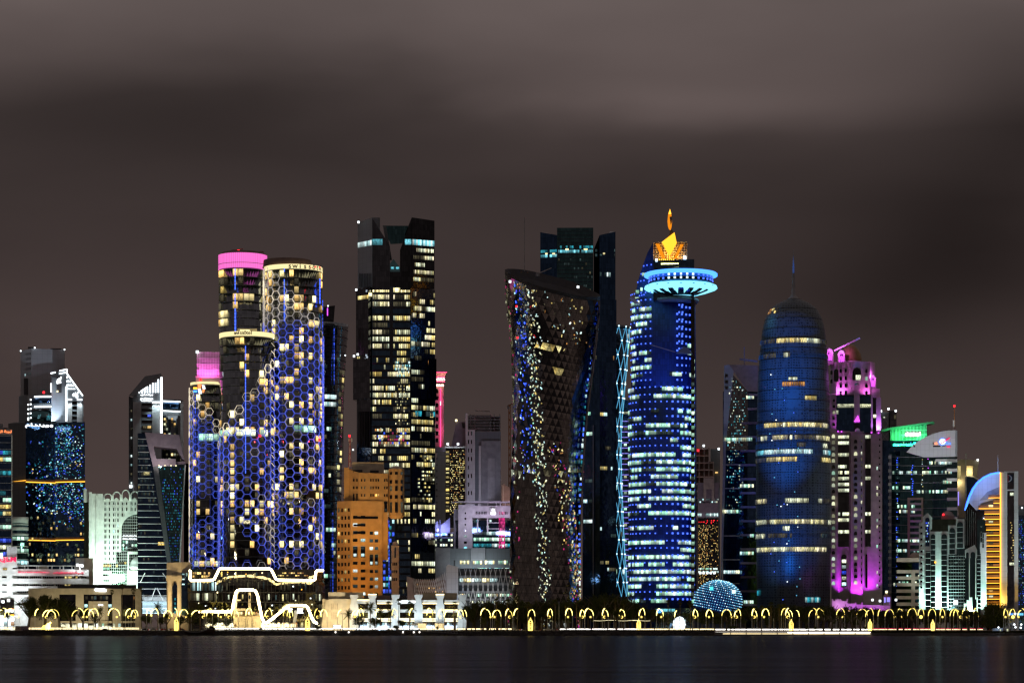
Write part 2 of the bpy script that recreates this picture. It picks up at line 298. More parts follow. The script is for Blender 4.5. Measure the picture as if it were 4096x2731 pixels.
    def flush(s):
        for (name, parent), lst in s.q.items():
            bright = lambda it: 0 if it[0].startswith(('win_', 'lamp', 'led', 'sign')) else 1
            order = sorted(range(len(lst)), key=lambda i: (bright(lst[i]), -lst[i][4]*lst[i][5])) if len(lst) > 300 else range(len(lst))
            order = list(order)
            for i in order[:300]:
                mat, x, y, z, w, h, yaw, th, roll, pitch = lst[i]
                s.add(name, pane_mesh(mat), parent, (x, y, z), (pitch, roll, yaw), (w, th, h))
            rest = order[300:]
            if rest:
                vs, fs, mi, uv, ms = [], [], [], [], []
                for i in rest:
                    mat, x, y, z, w, h, yaw, th, roll, pitch = lst[i]
                    if mat not in ms: ms.append(mat)
                    M = Matrix.Translation((x, y, z)) @ Matrix.Rotation(yaw, 4, 'Z') @ Matrix.Rotation(roll, 4, 'Y') @ Matrix.Rotation(pitch, 4, 'X')
                    b = len(vs)
                    for sz in (-.5, .5):
                        for sx, sy in ((-.5, -.5), (.5, -.5), (.5, .5), (-.5, .5)): vs.append(M @ Vector((sx*w, sy*th, sz*h)))
                    for f in BOXF: fs.append(tuple(b+k for k in f)); mi.append(ms.index(mat)); uv += [(0, 0), (1, 0), (1, 1), (0, 1)]
                o = s.add(name, mesh_of(name+'_rest', vs, fs, ms, mi, uv), parent); o['kind'] = 'stuff'
        s.q = {}
    def spot(s, p, tgt, energy, color, angle=60, blend=.5, size=.5, name='floodlight'):  # no fixtures are built; some spots are added in mid-air
        ld = bpy.data.lights.new(name, 'SPOT'); ld.energy = energy; ld.color = color; ld.spot_size = math.radians(angle); ld.spot_blend = blend; ld.shadow_soft_size = size
        o = bpy.data.objects.new(name, ld); col.objects.link(o); o.parent = s.o
        a, b = s.L(*p), s.L(*tgt); o.location = a; o.rotation_euler = (b-a).to_track_quat('-Z', 'Y').to_euler(); return o
    def lamp(s, p, energy, color, size=.4, name='lamp_light'):
        ld = bpy.data.lights.new(name, 'POINT'); ld.energy = energy; ld.color = color; ld.shadow_soft_size = size
        o = bpy.data.objects.new(name, ld); col.objects.link(o); o.parent = s.o; o.location = s.L(*p); return o
    def area(s, p, tgt, energy, color, sx, sy, name='floodlight', spread=140):
        ld = bpy.data.lights.new(name, 'AREA'); ld.energy = energy; ld.color = color; ld.shape = 'RECTANGLE'; ld.size = sx; ld.size_y = sy; ld.spread = math.radians(spread)
        o = bpy.data.objects.new(name, ld); col.objects.link(o); o.parent = s.o
        a, b = s.L(*p), s.L(*tgt); o.location = a; o.rotation_euler = (b-a).to_track_quat('-Z', 'Z').to_euler(); return o
    def text(s, body, x0, x1, ybase, hpx, mat, d=0, name='lettering', dep=.3, parent=None, yaw=0.0, bold=False):
        me = text_mesh(body, mat, dep, bold)
        xs = [v.co.x for v in me.vertices]; ys = [v.co.z for v in me.vertices]
        w = max(xs)-min(xs); h = max(ys)-min(ys); W_ = s.x(x1, d)-s.x(x0, d); H_ = hpx*s.m()
        for v in me.vertices: v.co.x = (v.co.x-min(xs))*W_/w; v.co.z = (v.co.z-min(ys))*H_/h
        return s.add(name, me, parent, (s.x(x0, d), d, s.z(ybase, d)), (0, 0, yaw))
def bar_mesh(name, a, b, w, mat, w2=None):
    w2 = w2 or w; t = (b-a).normalized(); up = Vector((0, 0, 1)) if abs(t.z) < .95 else Vector((0, 1, 0))
    r = t.cross(up).normalized(); u = r.cross(t)
    v = []
    for p in (a, b):
        for i, j in ((-1, -1), (1, -1), (1, 1), (-1, 1)): v.append(p+r*(i*w/2)+u*(j*w2/2))
    return mesh_of(name, v, BOXF, mat)
def tube_mesh(name, pts, r, mat, closed=False, seg=6, radii=None):
    n = len(pts); vs, fs = [], []
    for i, p in enumerate(pts):
        a = pts[(i-1) % n] if (closed or i) else p; b = pts[(i+1) % n] if (closed or i < n-1) else p
        t = (b-a).normalized() if (b-a).length > 1e-6 else Vector((1, 0, 0)); up = Vector((0, 1, 0)) if abs(t.y) < .9 else Vector((0, 0, 1))
        q = t.cross(up).normalized(); u = q.cross(t); rr = radii[i] if radii else r
        for k in range(seg): vs.append(p+(q*math.cos(2*PI*k/seg)+u*math.sin(2*PI*k/seg))*rr)
    for i in range(n if closed else n-1):
        j = (i+1) % n
        for k in range(seg): fs.append((i*seg+k, j*seg+k, j*seg+(k+1) % seg, i*seg+(k+1) % seg))
    if not closed: fs.append(tuple(range(seg))); fs.append(tuple((n-1)*seg+k for k in range(seg-1, -1, -1)))
    return mesh_of(name, vs, fs, mat, smooth=True)
# --- lettering (with a small joiner for Arabic letter forms)
AR = {'ا': (0xFE8D, 0xFE8E), 'أ': (0xFE83, 0xFE84), 'ة': (0xFE93, 0xFE94), 'د': (0xFEA9, 0xFEAA), 'ر': (0xFEAD, 0xFEAE), 'ز': (0xFEAF, 0xFEB0), 'و': (0xFEED, 0xFEEE),
      'ب': 0xFE8F, 'ت': 0xFE95, 'ج': 0xFE9D, 'ح': 0xFEA1, 'ش': 0xFEB5, 'ص': 0xFEB9, 'ط': 0xFEC1, 'ع': 0xFEC9, 'ف': 0xFED1, 'ق': 0xFED5, 'ك': 0xFED9, 'ل': 0xFEDD, 'م': 0xFEE1, 'ن': 0xFEE5, 'ي': 0xFEF1}
def arabic(t):
    out = []
    for i, ch in enumerate(t):
        if ch not in AR: out.append(ch); continue
        pv = i > 0 and t[i-1] in AR and not isinstance(AR[t[i-1]], tuple); f = AR[ch]
        nx = i < len(t)-1 and t[i+1] in AR
        if isinstance(f, tuple): out.append(chr(f[1] if pv else f[0]))
        else: out.append(chr(f+(3 if pv and nx else 2 if nx else 1 if pv else 0)))
    return ''.join(reversed(out))
def text_mesh(body, mat, dep, bold=False):
    cu = bpy.data.curves.new('lettering', 'FONT'); cu.body = body; cu.extrude = dep; cu.resolution_u = 3
    if bold: cu.offset = .02
    ob = bpy.data.objects.new('lettering', cu); col.objects.link(ob)
    me = bpy.data.meshes.new_from_object(ob)
    bpy.data.objects.remove(ob); bpy.data.curves.remove(cu)
    for v in me.vertices: v.co = Vector((v.co.x, -v.co.z, v.co.y))
    me.materials.clear(); me.materials.append(MATS[mat]); return me
# --- window pickers
def runs(seed, rows, cols, dens, mats, rowdens=None, dark=None, mean=3):
    """lit windows come in runs along a floor; returns pick(r, c)"""
    R = random.Random(seed); tab = {}
    for r in range(rows):
        dd = rowdens(r) if rowdens else min(1, max(0, dens*R.choice((.25, .7, 1, 1.3, 1.6))))
        c = 0
        while c < cols:
            n = max(1, int(R.expovariate(1/mean))+1); m = R.choice(mats) if R.random() < dd else dark
            for k in range(n): tab[(r, c+k)] = m
            c += n
    return lambda r, c: tab.get((r, c))
def scatter(seed, dens, mats, dark=None):
    R = random.Random(seed); cache = {}
    def f(r, c):
        if (r, c) not in cache: cache[(r, c)] = R.choice(mats) if R.random() < dens else dark
        return cache[(r, c)]
    return f
def lerp_tab(tab):
    def f(v):
        if v <= tab[0][0]: return tab[0][1]
        for (a, p), (b, q) in zip(tab, tab[1:]):
            if v <= b: return p+(q-p)*(v-a)/(b-a)
        return tab[-1][1]
    return f
WALL = 'structure'
def struct(name, verts, faces, mat):
    o = bpy.data.objects.new(name, mesh_of(name, verts, faces, mat)); col.objects.link(o); o['kind'] = 'structure'; return o
# ------------------------------------------------------------------ setting: sea, land, road, promenade
def water_mat():
    m, nt, out = new_mat('sea_water'); L = nt.links.new
    # wind-roughened bay: only part of the light comes back as a broad smeared reflection
    dfs = N(nt, 'ShaderNodeBsdfDiffuse'); dfs.inputs[0].default_value = (.012, .012, .014, 1)
    b = N(nt, 'ShaderNodeBsdfGlossy'); b.inputs['Color'].default_value = (.80, .80, .95, 1); b.inputs['Roughness'].default_value = .16
    mxs = N(nt, 'ShaderNodeMixShader'); mp2 = N(nt, 'ShaderNodeMapping'); mp2.inputs['Scale'].default_value = (.006, .045, .1); tc2 = N(nt, 'ShaderNodeTexCoord'); L(tc2.outputs['Object'], mp2.inputs[0])
    n2 = N(nt, 'ShaderNodeTexNoise'); n2.inputs['Scale'].default_value = 1.0; n2.inputs['Detail'].default_value = 7; n2.inputs['Roughness'].default_value = .65; L(mp2.outputs[0], n2.inputs['Vector'])
    rr = N(nt, 'ShaderNodeMapRange'); L(n2.outputs['Fac'], rr.inputs[0]); rr.inputs[1].default_value = .3; rr.inputs[2].default_value = .7; rr.inputs[3].default_value = .07; rr.inputs[4].default_value = .20; L(rr.outputs[0], mxs.inputs[0])   # calmer and rougher wind lanes
    L(dfs.outputs[0], mxs.inputs[1]); L(b.outputs[0], mxs.inputs[2])
    tc = N(nt, 'ShaderNodeTexCoord'); mp = N(nt, 'ShaderNodeMapping'); mp.inputs['Scale'].default_value = (.05, .22, .1); L(tc.outputs['Object'], mp.inputs[0])
    n1 = N(nt, 'ShaderNodeTexNoise'); n1.inputs['Scale'].default_value = 1.0; n1.inputs['Detail'].default_value = 6; n1.inputs['Roughness'].default_value = .6; L(mp.outputs[0], n1.inputs['Vector'])
    bp = N(nt, 'ShaderNodeBump'); bp.inputs['Strength'].default_value = .9; bp.inputs['Distance'].default_value = 1.6; L(n1.outputs['Fac'], bp.inputs['Height']); L(bp.outputs[0], b.inputs['Normal'])
    L(mxs.outputs[0], out.inputs['Surface'])
water_mat()
YS = 1560.0                                                           # the sea wall
struct('sea', [(-6000, -9000, 0), (6000, -9000, 0), (6000, YS+.5, 0), (-6000, YS+.5, 0)], [(0, 1, 2, 3)], 'sea_water')
struct('ground', [(-9000, YS+1.5, GZ-.02), (9000, YS+1.5, GZ-.02), (9000, 12000, GZ-.02), (-9000, 12000, GZ-.02)], [(0, 1, 2, 3)], 'paving')
struct('road', [(-9000, YS+16, GZ+.0), (9000, YS+16, GZ+.0), (9000, YS+44, GZ+.0), (-9000, YS+44, GZ+.0)], [(0, 1, 2, 3)], 'asphalt')
for yy, w in ((YS+30, .15), (YS+22.5, .12), (YS+37, .12)):
    struct('road_marking', [(-900, yy-w, GZ+.006), (900, yy-w, GZ+.006), (900, yy+w, GZ+.006), (-900, yy+w, GZ+.006)], [(0, 1, 2, 3)], 'white_wall')
def strip(name, px0, px1, y0, y1, z0, z1, mat, Y0=None):
    a, b = (px0-CX)*KX*y0, (px1-CX)*KX*y0
    v = [(a, y0, z0), (b, y0, z0), (b, y1, z0), (a, y1, z0), (a, y0, z1), (b, y0, z1), (b, y1, z1), (a, y1, z1)]
    return struct(name, v, BOXF, mat)
strip('kerb', -2000, 6000, YS+15.6, YS+16, GZ-.2, GZ+.12, 'white_wall')
# rough stone sea wall, a displaced sheet, with a coping
def rough_wall(name, px0, px1, ztop, batter, mat):
    n, k = int((px1-px0)/6), 5; vs, fs = [], []; R = random.Random(int(px0)+7)
    for j in range(k+1):
        for i in range(n+1):
            px = px0+(px1-px0)*i/n; t = j/k
            vs.append(((px-CX)*KX*YS, YS-batter*(1-t)+(R.uniform(-.35, .35) if 0 < j < k else 0), -.6+(ztop+.6)*t+(R.uniform(-.12, .12) if 0 < j < k else 0)))
    for j in range(k):
        for i in range(n): a = j*(n+1)+i; fs.append((a, a+1, a+n+2, a+n+1))
    b = len(vs)
    for i in range(n+1): px = px0+(px1-px0)*i/n; vs.append(((px-CX)*KX*YS, YS+3.0, ztop))
    for i in range(n): a = k*(n+1)+i; fs.append((a, a+1, b+i+1, b+i))
    return struct(name, vs, fs, mat)
rough_wall('sea_wall', -1200, 2858, 3.05, .6, 'seawall_stone'); rough_wall('sea_wall', 3487, 5300, 1.7, 1.5, 'seawall_stone')
rough_wall('sea_wall', 2859, 3486, .7, .2, 'seawall_stone')
# grass slope east of the lit quay
def slope():
    vs, fs = [], []; n = 120; R = random.Random(5)
    for j in range(6):
        for i in range(n+1):
            px = 3487+(5200-3487)*i/n; t = j/5; vs.append(((px-CX)*KX*(YS+1), YS+1+t*12, 1.7+1.35*t**.7+R.uniform(-.05, .05)))
    for j in range(5):
        for i in range(n): a = j*(n+1)+i; fs.append((a, a+1, a+n+2, a+n+1))
    struct('lawn', vs, fs, 'lawn')
slope()
# stepped quay lit by light strips (columns 2859-3486)
strip('quay', 2859, 3486, YS+.3, YS+5, -.5, .9, 'paving'); strip('quay', 2859, 3486, YS+5, YS+14, -.5, 2.2, 'paving')
# ------------------------------------------------------------------ the skyline, west to east
def B(name, label, px, Y, **k): return Thing(name, label, 'building', px, Y, **k)
def add_lamp_dots(t, pts, size, mat, d=-1, name='beacon'):
    for px, py in pts: t.dot(name, mat, px, py, size, d)

# -- glass office with red sign at the picture edge
t = B('office_block', 'glass office block with a red lit sign band beside the blue glittering tower', -5, 1750)
t.prism('body', [(-90, 0), (49, 0), (45, 25), (-90, 25)], 1717, None, 'glass_navy'); t.box('sign_band', -90, 49, 1716, 1738, 'grey_wall', -.5, .5); t.box('edge_pillar', 45, 49.5, 1738, 2200, 'white_wall', -.6, .6)
t.box('roof_room', -60, 12, 1694, 1716, 'grey_wall', 4, 8); t.box('roof_unit', 13, 31, 1710, 1716, 'dark_wall', 5, 3)
t.text(arabic('لجنة الوطنية'), -40, 46, 1733, 14, 'sign_orange', -.6, bold=True)
rows = 24; t.grid((-90, 0), (45, 0), 1742, 2390, rows, 12, runs(3, rows, 12, .62, ['win_mint', 'win_white', 'win_mint', 'win_gold', 'win_dimcool', 'win_teal', 'win_blue'], dark=None, mean=4), .95, .58)
for r in range(rows+1): t.box('floor_band', -90, 45, 1741+27*r, 1743+27*r, 'slab_edge', -.35, .35)

# -- blue glittering tower with amber bands
t = B('hotel_tower', 'dark glass hotel tower glittering blue with two amber light bands and white Arabic sign', 222, 1850)
t.prism('west_wing', [(33, 26), (103, 2), (103, 30), (60, 40)], [1696, 1690, 1690, 1690], None, 'panel_dark')
t.prism('body', [(103, 0), (222, 12), (222, 40), (103, 40)], 1690, None, 'glass_glitter'); t.prism('body', [(222, 12), (340, 0), (340, 40), (222, 40)], 1690, None, 'glass_glitter')
t.box('roof_edge', 100, 225, 1686, 1692, 'dark_metal', -1, 6)
t.text(arabic('ويندام'), 101, 197, 1712, 19, 'sign_white', -1.2, bold=True); t.lathe('sign_emblem', 206, [(1698, 2), (1701, 7), (1707, 5.5), (1709, 1)], 'sign_white', -1.2, 6, .3)
for y0 in (1916, 2148):
    t.prism('light_band', [(222, 10.8), (340, -1.2), (340, .2), (222, 12.2)], y0, y0+10, 'brown_wall'); t.prism('light_band', [(103, -1.2), (222, 10.8), (222, 12.2), (103, .2)], y0, y0+10, 'brown_wall')
    t.prism('light_tube', [(222, 10.2), (340, -1.8), (340, -1.2), (222, 10.8)], y0+10, y0+13, 'lamp_orange'); t.prism('light_tube', [(103, -1.8), (222, 10.2), (222, 10.8), (103, -1.2)], y0+10, y0+13, 'lamp_orange')
t.prism('light_tube', [(49, 20), (103, -1.8), (103, -1), (49, 21)], [1927, 1923, 1923, 1927], 1927, 'lamp_orange')
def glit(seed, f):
    R = random.Random(seed); return lambda r, c: (R.choice(['win_teal', 'win_teal', 'win_blue', 'win_cyan', 'win_blue', 'win_cool']) if R.random() < f(r, c) else (R.choice(['win_warm', 'win_dim', 'win_gold']) if R.random() < .035 else None))  # cool glowing panes imitate reflected city lights; warm ones are rooms
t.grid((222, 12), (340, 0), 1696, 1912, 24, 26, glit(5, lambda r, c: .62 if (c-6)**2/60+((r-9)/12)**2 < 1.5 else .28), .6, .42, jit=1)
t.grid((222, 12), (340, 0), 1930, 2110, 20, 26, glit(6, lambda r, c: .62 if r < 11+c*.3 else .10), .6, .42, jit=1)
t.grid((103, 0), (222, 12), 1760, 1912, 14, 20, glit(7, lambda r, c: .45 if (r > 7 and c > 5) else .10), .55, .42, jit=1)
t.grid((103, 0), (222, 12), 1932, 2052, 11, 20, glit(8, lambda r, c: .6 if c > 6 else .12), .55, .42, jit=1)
t.grid((103, 0), (340, 0), 2060, 2250, 9, 22, scatter(9, .10, ['win_warm', 'win_dim', 'win_gold']), .6, .5, out=-10.2 if False else 1.0)

# -- plain grey slab tower
t = B('slab_tower', 'plain pale grey slab tower with small window rows near its top', 170, 1960)
t.prism('body', [(82, 10), (126, 0), (259, 3), (250, 25), (120, 30)], [1405, 1394, 1397, 1397, 1400], 1586, 'panel_grey'); t.prism('lower_body', [(75, 8), (122, -1), (259, 3), (250, 25), (118, 30)], [1586, 1580, 1586, 1586, 1586], None, 'panel_slate')
t.box('recess', 95, 124, 1514, 1580, 'dark_wall', 3, 1.2)
for r in range(5):
    for c in range(6): t.win('window', 'win_dimcool' if r == 4 else 'glass_black', 96+4.7*c, 99+4.7*c, 1415-c*.9+20*r, 1425-c*.9+20*r, 7.5-c*1.15, out=.6)
t.win('window', 'win_cool', 99, 102, 1497, 1506, 6, out=.8); t.box('roof_unit', 202, 246, 1392, 1396, 'dark_metal', 4, 3); t.box('roof_unit', 112, 134, 1388, 1394, 'dark_metal', 5, 3)
add_lamp_dots(t, [(139, 1391), (258, 1396), (83, 1405)], 1.0, 'lamp_white')
t.spot((200, 1690, -60), (200, 1480, 0), 50000, (.75, .85, 1), 70)  # added spot brightens the slab in place of ambient city light

# -- white-outlined hotel with slanted crown
t = B('hotel_tower', 'hotel tower with a slanted crown outlined in white light above the blue glass tower', 240, 1915)
t.poly('crown', [(264, 1492), (333, 1580), (333, 1700), (264, 1700)], 'panel_slate', 0, 22); t.poly('crown_side', [(205, 1492), (264, 1480), (264, 1700), (205, 1700)], 'panel_slate', 1.5, 20)
t.box('niche', 227, 246, 1500, 1570, 'dark_wall', 1.2, .4); t.box('bridge', 206, 232, 1488, 1508, 'dark_wall', 1.0, .5)
for p, q in [((268, 1493), (331, 1581)), ((238, 1483), (268, 1476)), ((268, 1476), (268, 1493)), ((205, 1493), (222, 1489)), ((205, 1496), (205, 1490)), ((204, 1533), (204, 1568))]: t.bar('light_tube', (*p, -.8), (*q, -.8), .9, 'lamp_white')
t.bar('light_tube', (265, 1545, -.9), (265, 1683, -.9), 1.3, 'lamp_white')
for r in range(7):
    for c in range(max(1, r)): t.dot('light_dot', 'lamp_white', 268.5+6*c, 1506+8*r-(4 if r % 2 else 0), .8, -.5)
for c in range(5): t.dot('light_dot', 'lamp_white', 239+5.5*c, 1494-1.1*c, .8, .8)
for a, b, c, e in [(228, 1530, 231, 1516), (234, 1530, 237, 1512), (240, 1530, 244, 1506), (227, 1533, 245, 1529)]: t.bar('sign_stroke', (a, b, .8), (c, e, .8), .8, 'sign_white')
for a, b, c, e in [(290, 1580, 296, 1572), (299, 1580, 303, 1568), (307, 1582, 312, 1566), (292, 1582, 313, 1581), (303, 1588, 313, 1588)]: t.bar('sign_stroke', (a, b, -.5), (c, e, -.5), .7, 'sign_white')
for x0 in (268, 309):
    for i in range(5): t.box('rib', x0+4.2*i, x0+2.4+4.2*i, 1602, 1700, 'white_metal', -1.0, 1.0)
    t.spot((x0+10, 1596, -5), (x0+10, 1660, 0), 6000, (.8, .95, 1), 80)
    t.box('lamp_row', x0-1, x0+20, 1594, 1599, 'lamp_white', -1.2, .8)
t.grid((289, 0), (308, 0), 1600, 1700, 5, 1, lambda r, c: 'glass_black', .95, .6)
rf = lambda py: 78
t.lathe('drum', 192, [(1585, 78), (1700, 78)], 'panel_slate', 32, 32); t.lathe('drum_glazing', 196, [(1599, 76), (1620, 76)], 'glass_navy', 30, 32); t.lathe('drum_glazing', 196, [(1640, 76.5), (1650, 76.5)], 'glass_dark', 30, 32); t.lathe('drum_base', 192, [(1652, 81), (1700, 81)], 'glass_teal', 31, 32)
for y in (1588, 1628): t.path('light_tube', [(138+13*i, y-2*math.sin(i/9*PI), 32-78*.19*math.sqrt(max(0, 1-((138+13*i-192)/80)**2))-1.2) for i in range(10)], 1.1, 'lamp_white')
for r in range(5):
    t.dot('light_dot', 'lamp_white', 123, 1600+18*r, 1.1, 10); t.dot('light_dot', 'lamp_white', 113, 1620+18*r-(0 if r < 4 else 12), 1.1, 12)
add_lamp_dots(t, [(230, 1565)], 1.2, 'lamp_yellow'); t.dot('beacon', 'lamp_red', 175, 1570, 1.6, -2)
t.lamp((175, 1568, -5), 900, (1, .05, .05)); t.spot((170, 1690, -25), (180, 1600, 10), 9000, (.6, .75, 1), 120)
t.grid((140, 14), (250, 14), 1653, 1690, 1, 5, scatter(2, .5, ['win_teal', 'win_dimcool']), .8, .5)

# -- twin of it: hotel tower with dotted gable
t = B('hotel_tower', 'hotel tower with dotted white gable and white light strip behind the leaning block', 620, 1900)
t.poly('gable', [(532, 1588), (645, 1513), (648, 1513), (648, 2010), (532, 2010)], 'panel_slate', 0, 24); t.poly('side_wall', [(515, 1585), (532, 1592), (532, 2010), (515, 2010)], 'panel_dark', 4, 20)
t.add('roof', mesh_of('roof', [t.L(515, 1583, 2), t.L(532, 1588, -.5), t.L(648, 1512, -.5), t.L(645, 1493, 20), t.L(580, 1505, 22)], [(0, 1, 2, 3, 4)], 'panel_dark'))
t.bar('light_tube', (563, 1566, -1), (588, 1549, -1), 1.0, 'lamp_white'); t.bar('light_tube', (646, 1508, -1), (646, 1731, -1), 1.5, 'lamp_white')
for r in range(8):
    for c in range(r+1):
        if r > 1 or c < 1: t.dot('light_dot', 'lamp_white', 633-10.8*c, 1519+6.8*r+.5*c, .95, -.5)
t.text(arabic('بولمان'), 562, 612, 1583, 9, 'sign_white', -.7, bold=True); t.text('pullman', 562, 612, 1601, 11, 'sign_white', -.7, bold=True); t.text('HOTELS', 566, 607, 1605.5, 3.6, 'sign_white', -.7, bold=True)
for x0, n in ((533, 7), (610, 8)):
    for i in range(n): t.box('rib', x0+4.4*i, x0+2.6+4.4*i, 1608, 2010, 'white_metal', -1.0, 1.0)
t.box('lamp_row', 609, 643, 1605, 1611, 'lamp_white', -1.6, .5); t.spot((626, 1600, -6), (626, 1680, 0), 9000, (.75, .95, 1), 85)
for r in range(16): t.win('window', 'glass_black', 567, 607, 1612+23*r, 1622+23*r)
for r, c, m in [(2, 1, 'win_blue'), (4, 0, 'win_dim'), (4, 1, 'win_warm'), (7, 1, 'win_dim')]: t.win('window', m, 572+18*c, 586+18*c, 1612+23*r-.5, 1622+23*r-.5, -.2)
t.lathe('drum', 690, [(1600, 43), (2010, 43)], 'panel_slate', 26, 28); t.lathe('drum_glazing', 688, [(1613, 41.5), (1634, 41.5)], 'glass_navy', 24.5, 28); t.lathe('drum_glazing', 688, [(1664, 41.5), (2010, 41.5)], 'glass_black', 24.5, 28)
t.box('edge_pillar', 722, 733, 1606, 2010, 'panel_white', 14, 4)
for y in (1602, 1641): t.path('light_tube', [(649+9*i, y+.3*i+1, 24.5-43*.19*math.sqrt(max(0, 1-((649+9*i-690)/44)**2))) for i in range(9)], .9, 'lamp_white')
t.cgrid(688, lambda p: 41.5, 1668, 1850, 9, -50, 65, 8, scatter(4, .3, ['win_warm', 'win_dim', 'win_white']), .7, .45, d=24.5)
for i in range(11): t.win('window', rng.choice(['glass_black', 'win_cool', 'win_dim']), 523, 528, 1640+36*i, 1648+36*i, 3.5)
add_lamp_dots(t, [(523, 1945)], 2.2, 'lamp_white')

# -- curved white office by the wing
t = B('round_office', 'small round-ended office with white floor bands and mint windows beside the amber banded tower', 80, 1800)
t.lathe('body', 70, [(2070, 40), (2260, 40)], 'glass_teal', 8, 32, 1); t.box('wall_block', 38, 62, 2068, 2270, 'panel_white', 2, 10)
for y0, y1 in [(2068, 2092), (2096, 2100), (2108, 2121), (2134, 2142), (2158, 2161), (2184, 2187), (2210, 2213), (2236, 2239)]: t.lathe('floor_band', 70, [(y0, 42), (y1, 42)], 'white_wall', 8, 32)
t.cgrid(70, lambda p: 40.6, 2142, 2262, 5, -75, 85, 7, runs(5, 5, 7, .7, ['win_mint', 'win_cool', 'win_mint'], mean=2), .8, .6, d=8)

# -- mint-lit ministry with pointed arches
t = B('ministry_building', 'white government building with pointed arch roofline lit mint and a glass quarter circle', 445, 1780)
t.box('glass_wing', 336, 356, 2008, 2240, 'glass_green', 4, 16); t.box('west_slab', 335, 355, 1956, 2008, 'white_wall', 2, 14)
t.box('stair_tower', 355, 412, 1974, 2360, 'white_wall', -1, 18); t.box('pier', 356, 368, 1968, 2360, 'white_wall', -2.2, 1.2); t.box('pier', 384, 391, 1980, 2360, 'white_wall', -1.8, .8)
arc = [(548-62*math.sin(a), 2118-64*math.cos(a)) for a in [i*PI/2/10 for i in range(11)]]
t.poly('facade', [(410, 1999), (548, 1999)]+arc+[(484, 2206), (465, 2206), (465, 2250), (410, 2250)], 'white_wall', 0, 12)
t.box('glazing', 410, 552, 2050, 2360, 'glass_green', 6, 10)
for i in range(17): t.box('mullion', 412+8.3*i, 412.9+8.3*i, 2060, 2355, 'white_metal', 5.6, .4)
for i in range(26): t.box('mullion', 412, 550, 2064+11.5*i, 2065+11.5*i, 'white_metal', 5.5, .5)
t.grid((412, 5.6), (548, 5.6), 2245, 2290, 4, 16, runs(8, 4, 16, .5, ['win_gold', 'win_dim', 'win_mint']), .85, .85); t.grid((490, 5.6), (548, 5.6), 2160, 2200, 3, 8, runs(9, 3, 8, .5, ['win_mint', 'win_dimcool']), .85, .85)
for k in range(3): t.box('floor_band', 410, 447, 2282+21*k, 2295+21*k, 'white_wall', 4, 3)
t.box('floor_band', 410, 447, 2336, 2360, 'white_wall', 4, 3)
for i in range(4):
    x0 = 415+36*i; hgt = [6, 3, 0, 2][i]; top = 1958+hgt*2.6
    pts = [(x0+1, 2002, -1)]+[(x0+16-15*math.cos(a), 1980+hgt-(1980+hgt-top)*math.sin(a), -1) for a in [k*PI/10 for k in range(11)]]+[(x0+31, 2002, -1)]
    t.path('arch', pts, 1.0, 'white_wall', seg=5); t.poly('arch_gable', [(x0+6, 2000), (x0+7, 1994), (x0+15, 1986+hgt), (x0+23, 1994), (x0+24, 2000)], 'white_wall', -.5, 1)
    t.box('pilaster', x0+30, x0+36, 1975+hgt, 2040, 'white_wall', -1.2, 1.2)
R5 = random.Random(4)
for r in range(11):
    for c in range(8):
        px, py = 418+17.2*c, 2008+ (0 if r == 0 else 22*r)
        if r >= 9 and c > 3: continue
        if px > 547-62*math.sin(math.acos(max(-1, min(1, (2118-py-14)/64)))) - 12 and py > 2050: continue
        t.win('window', R5.choice(['glass_black', 'glass_black', 'glass_green', 'win_dimcool', 'win_cool'] if r > 2 else ['glass_black']), px, px+4.6, py, py+(12 if r > 0 else 10))
        if c % 2 == 0: t.win('window', 'glass_black', px+8.5, px+10, py, py+12)
t.text(arabic('وزارة التربية والتعليم والتعليم العالي'), 490, 547, 2145, 7, 'sign_white', 5, bold=True); t.text('Ministry of Education', 491, 547, 2157, 6.5, 'sign_white', 5, bold=True)
t.box('gatehouse', 510, 556, 2205, 2215, 'white_wall', 3, 4); t.box('gatehouse', 510, 516, 2215, 2290, 'white_wall', 3, 4); t.box('gatehouse', 508, 556, 2280, 2360, 'white_wall', 2, 6)
t.lathe('dome', 545, [(2225, 1), (2230, 10), (2238, 17), (2248, 22), (2262, 24), (2264, 27), (2270, 27), (2276, 20)], 'white_metal', 0, 24)
for x0, x1 in [(380, 420), (440, 470), (520, 545)]: t.area((x0, 2375, -16), (x0, 2200, 0), 8500, (.66, 1, .82), 8, 3)
t.area((470, 2300, -50), (470, 2080, 0), 18000, (.72, 1, .84), 10, 6)

# -- leaning block with raked frame
t = B('leaning_block', 'leaning glass office with white ledges and an open raked purple-grey frame on top', 650, 1760)
t.poly('body', [(551, 1733), (584, 1733), (613, 1862), (674, 2250), (674, 2450), (551, 2450)], 'glass_navy', 2, 28)
for i in range(27):
    y = 1755+26*i; xr = 582+(y-1733)*(88/515.0) if y < 2250 else 672
    t.box('ledge', 551, xr, y, y+2.2, 'white_metal' if i < 24 else 'white_metal', .4, 1.8)
    if i < 26: t.grid((553, 1.6), (xr-4, 1.6), y+5, y+20, 1, 12, scatter(100+i, .10 if i > 9 else .5, ['win_dimcool', 'win_dimcool', 'win_dim', 'win_gold' if i in (7, 16) else 'win_dimcool']), .6, .8)
for i in range(14): t.box('glow_ledge', 570, 672, 2385+5.0*i, 2386.8+5.0*i, 'lamp_cool' if i > 3 else 'white_metal', -.3, .7)  # lower ledges glow by emission to look floodlit
for a, b in [((604, 2400), (622, 2350)), ((628, 2350), (652, 2400)), ((560, 2330), (580, 2290)), ((650, 2290), (672, 2320))]: t.bar('brace', (*a, .2), (*b, .2), .5, 'white_metal')
t.poly('frame', [(579, 1729), (716, 1738), (737, 1836), (728, 1833), (707, 1792), (614, 1784), (625, 1834), (703, 1834), (703, 1862), (612, 1866)], 'purple_slab', 0, 22)
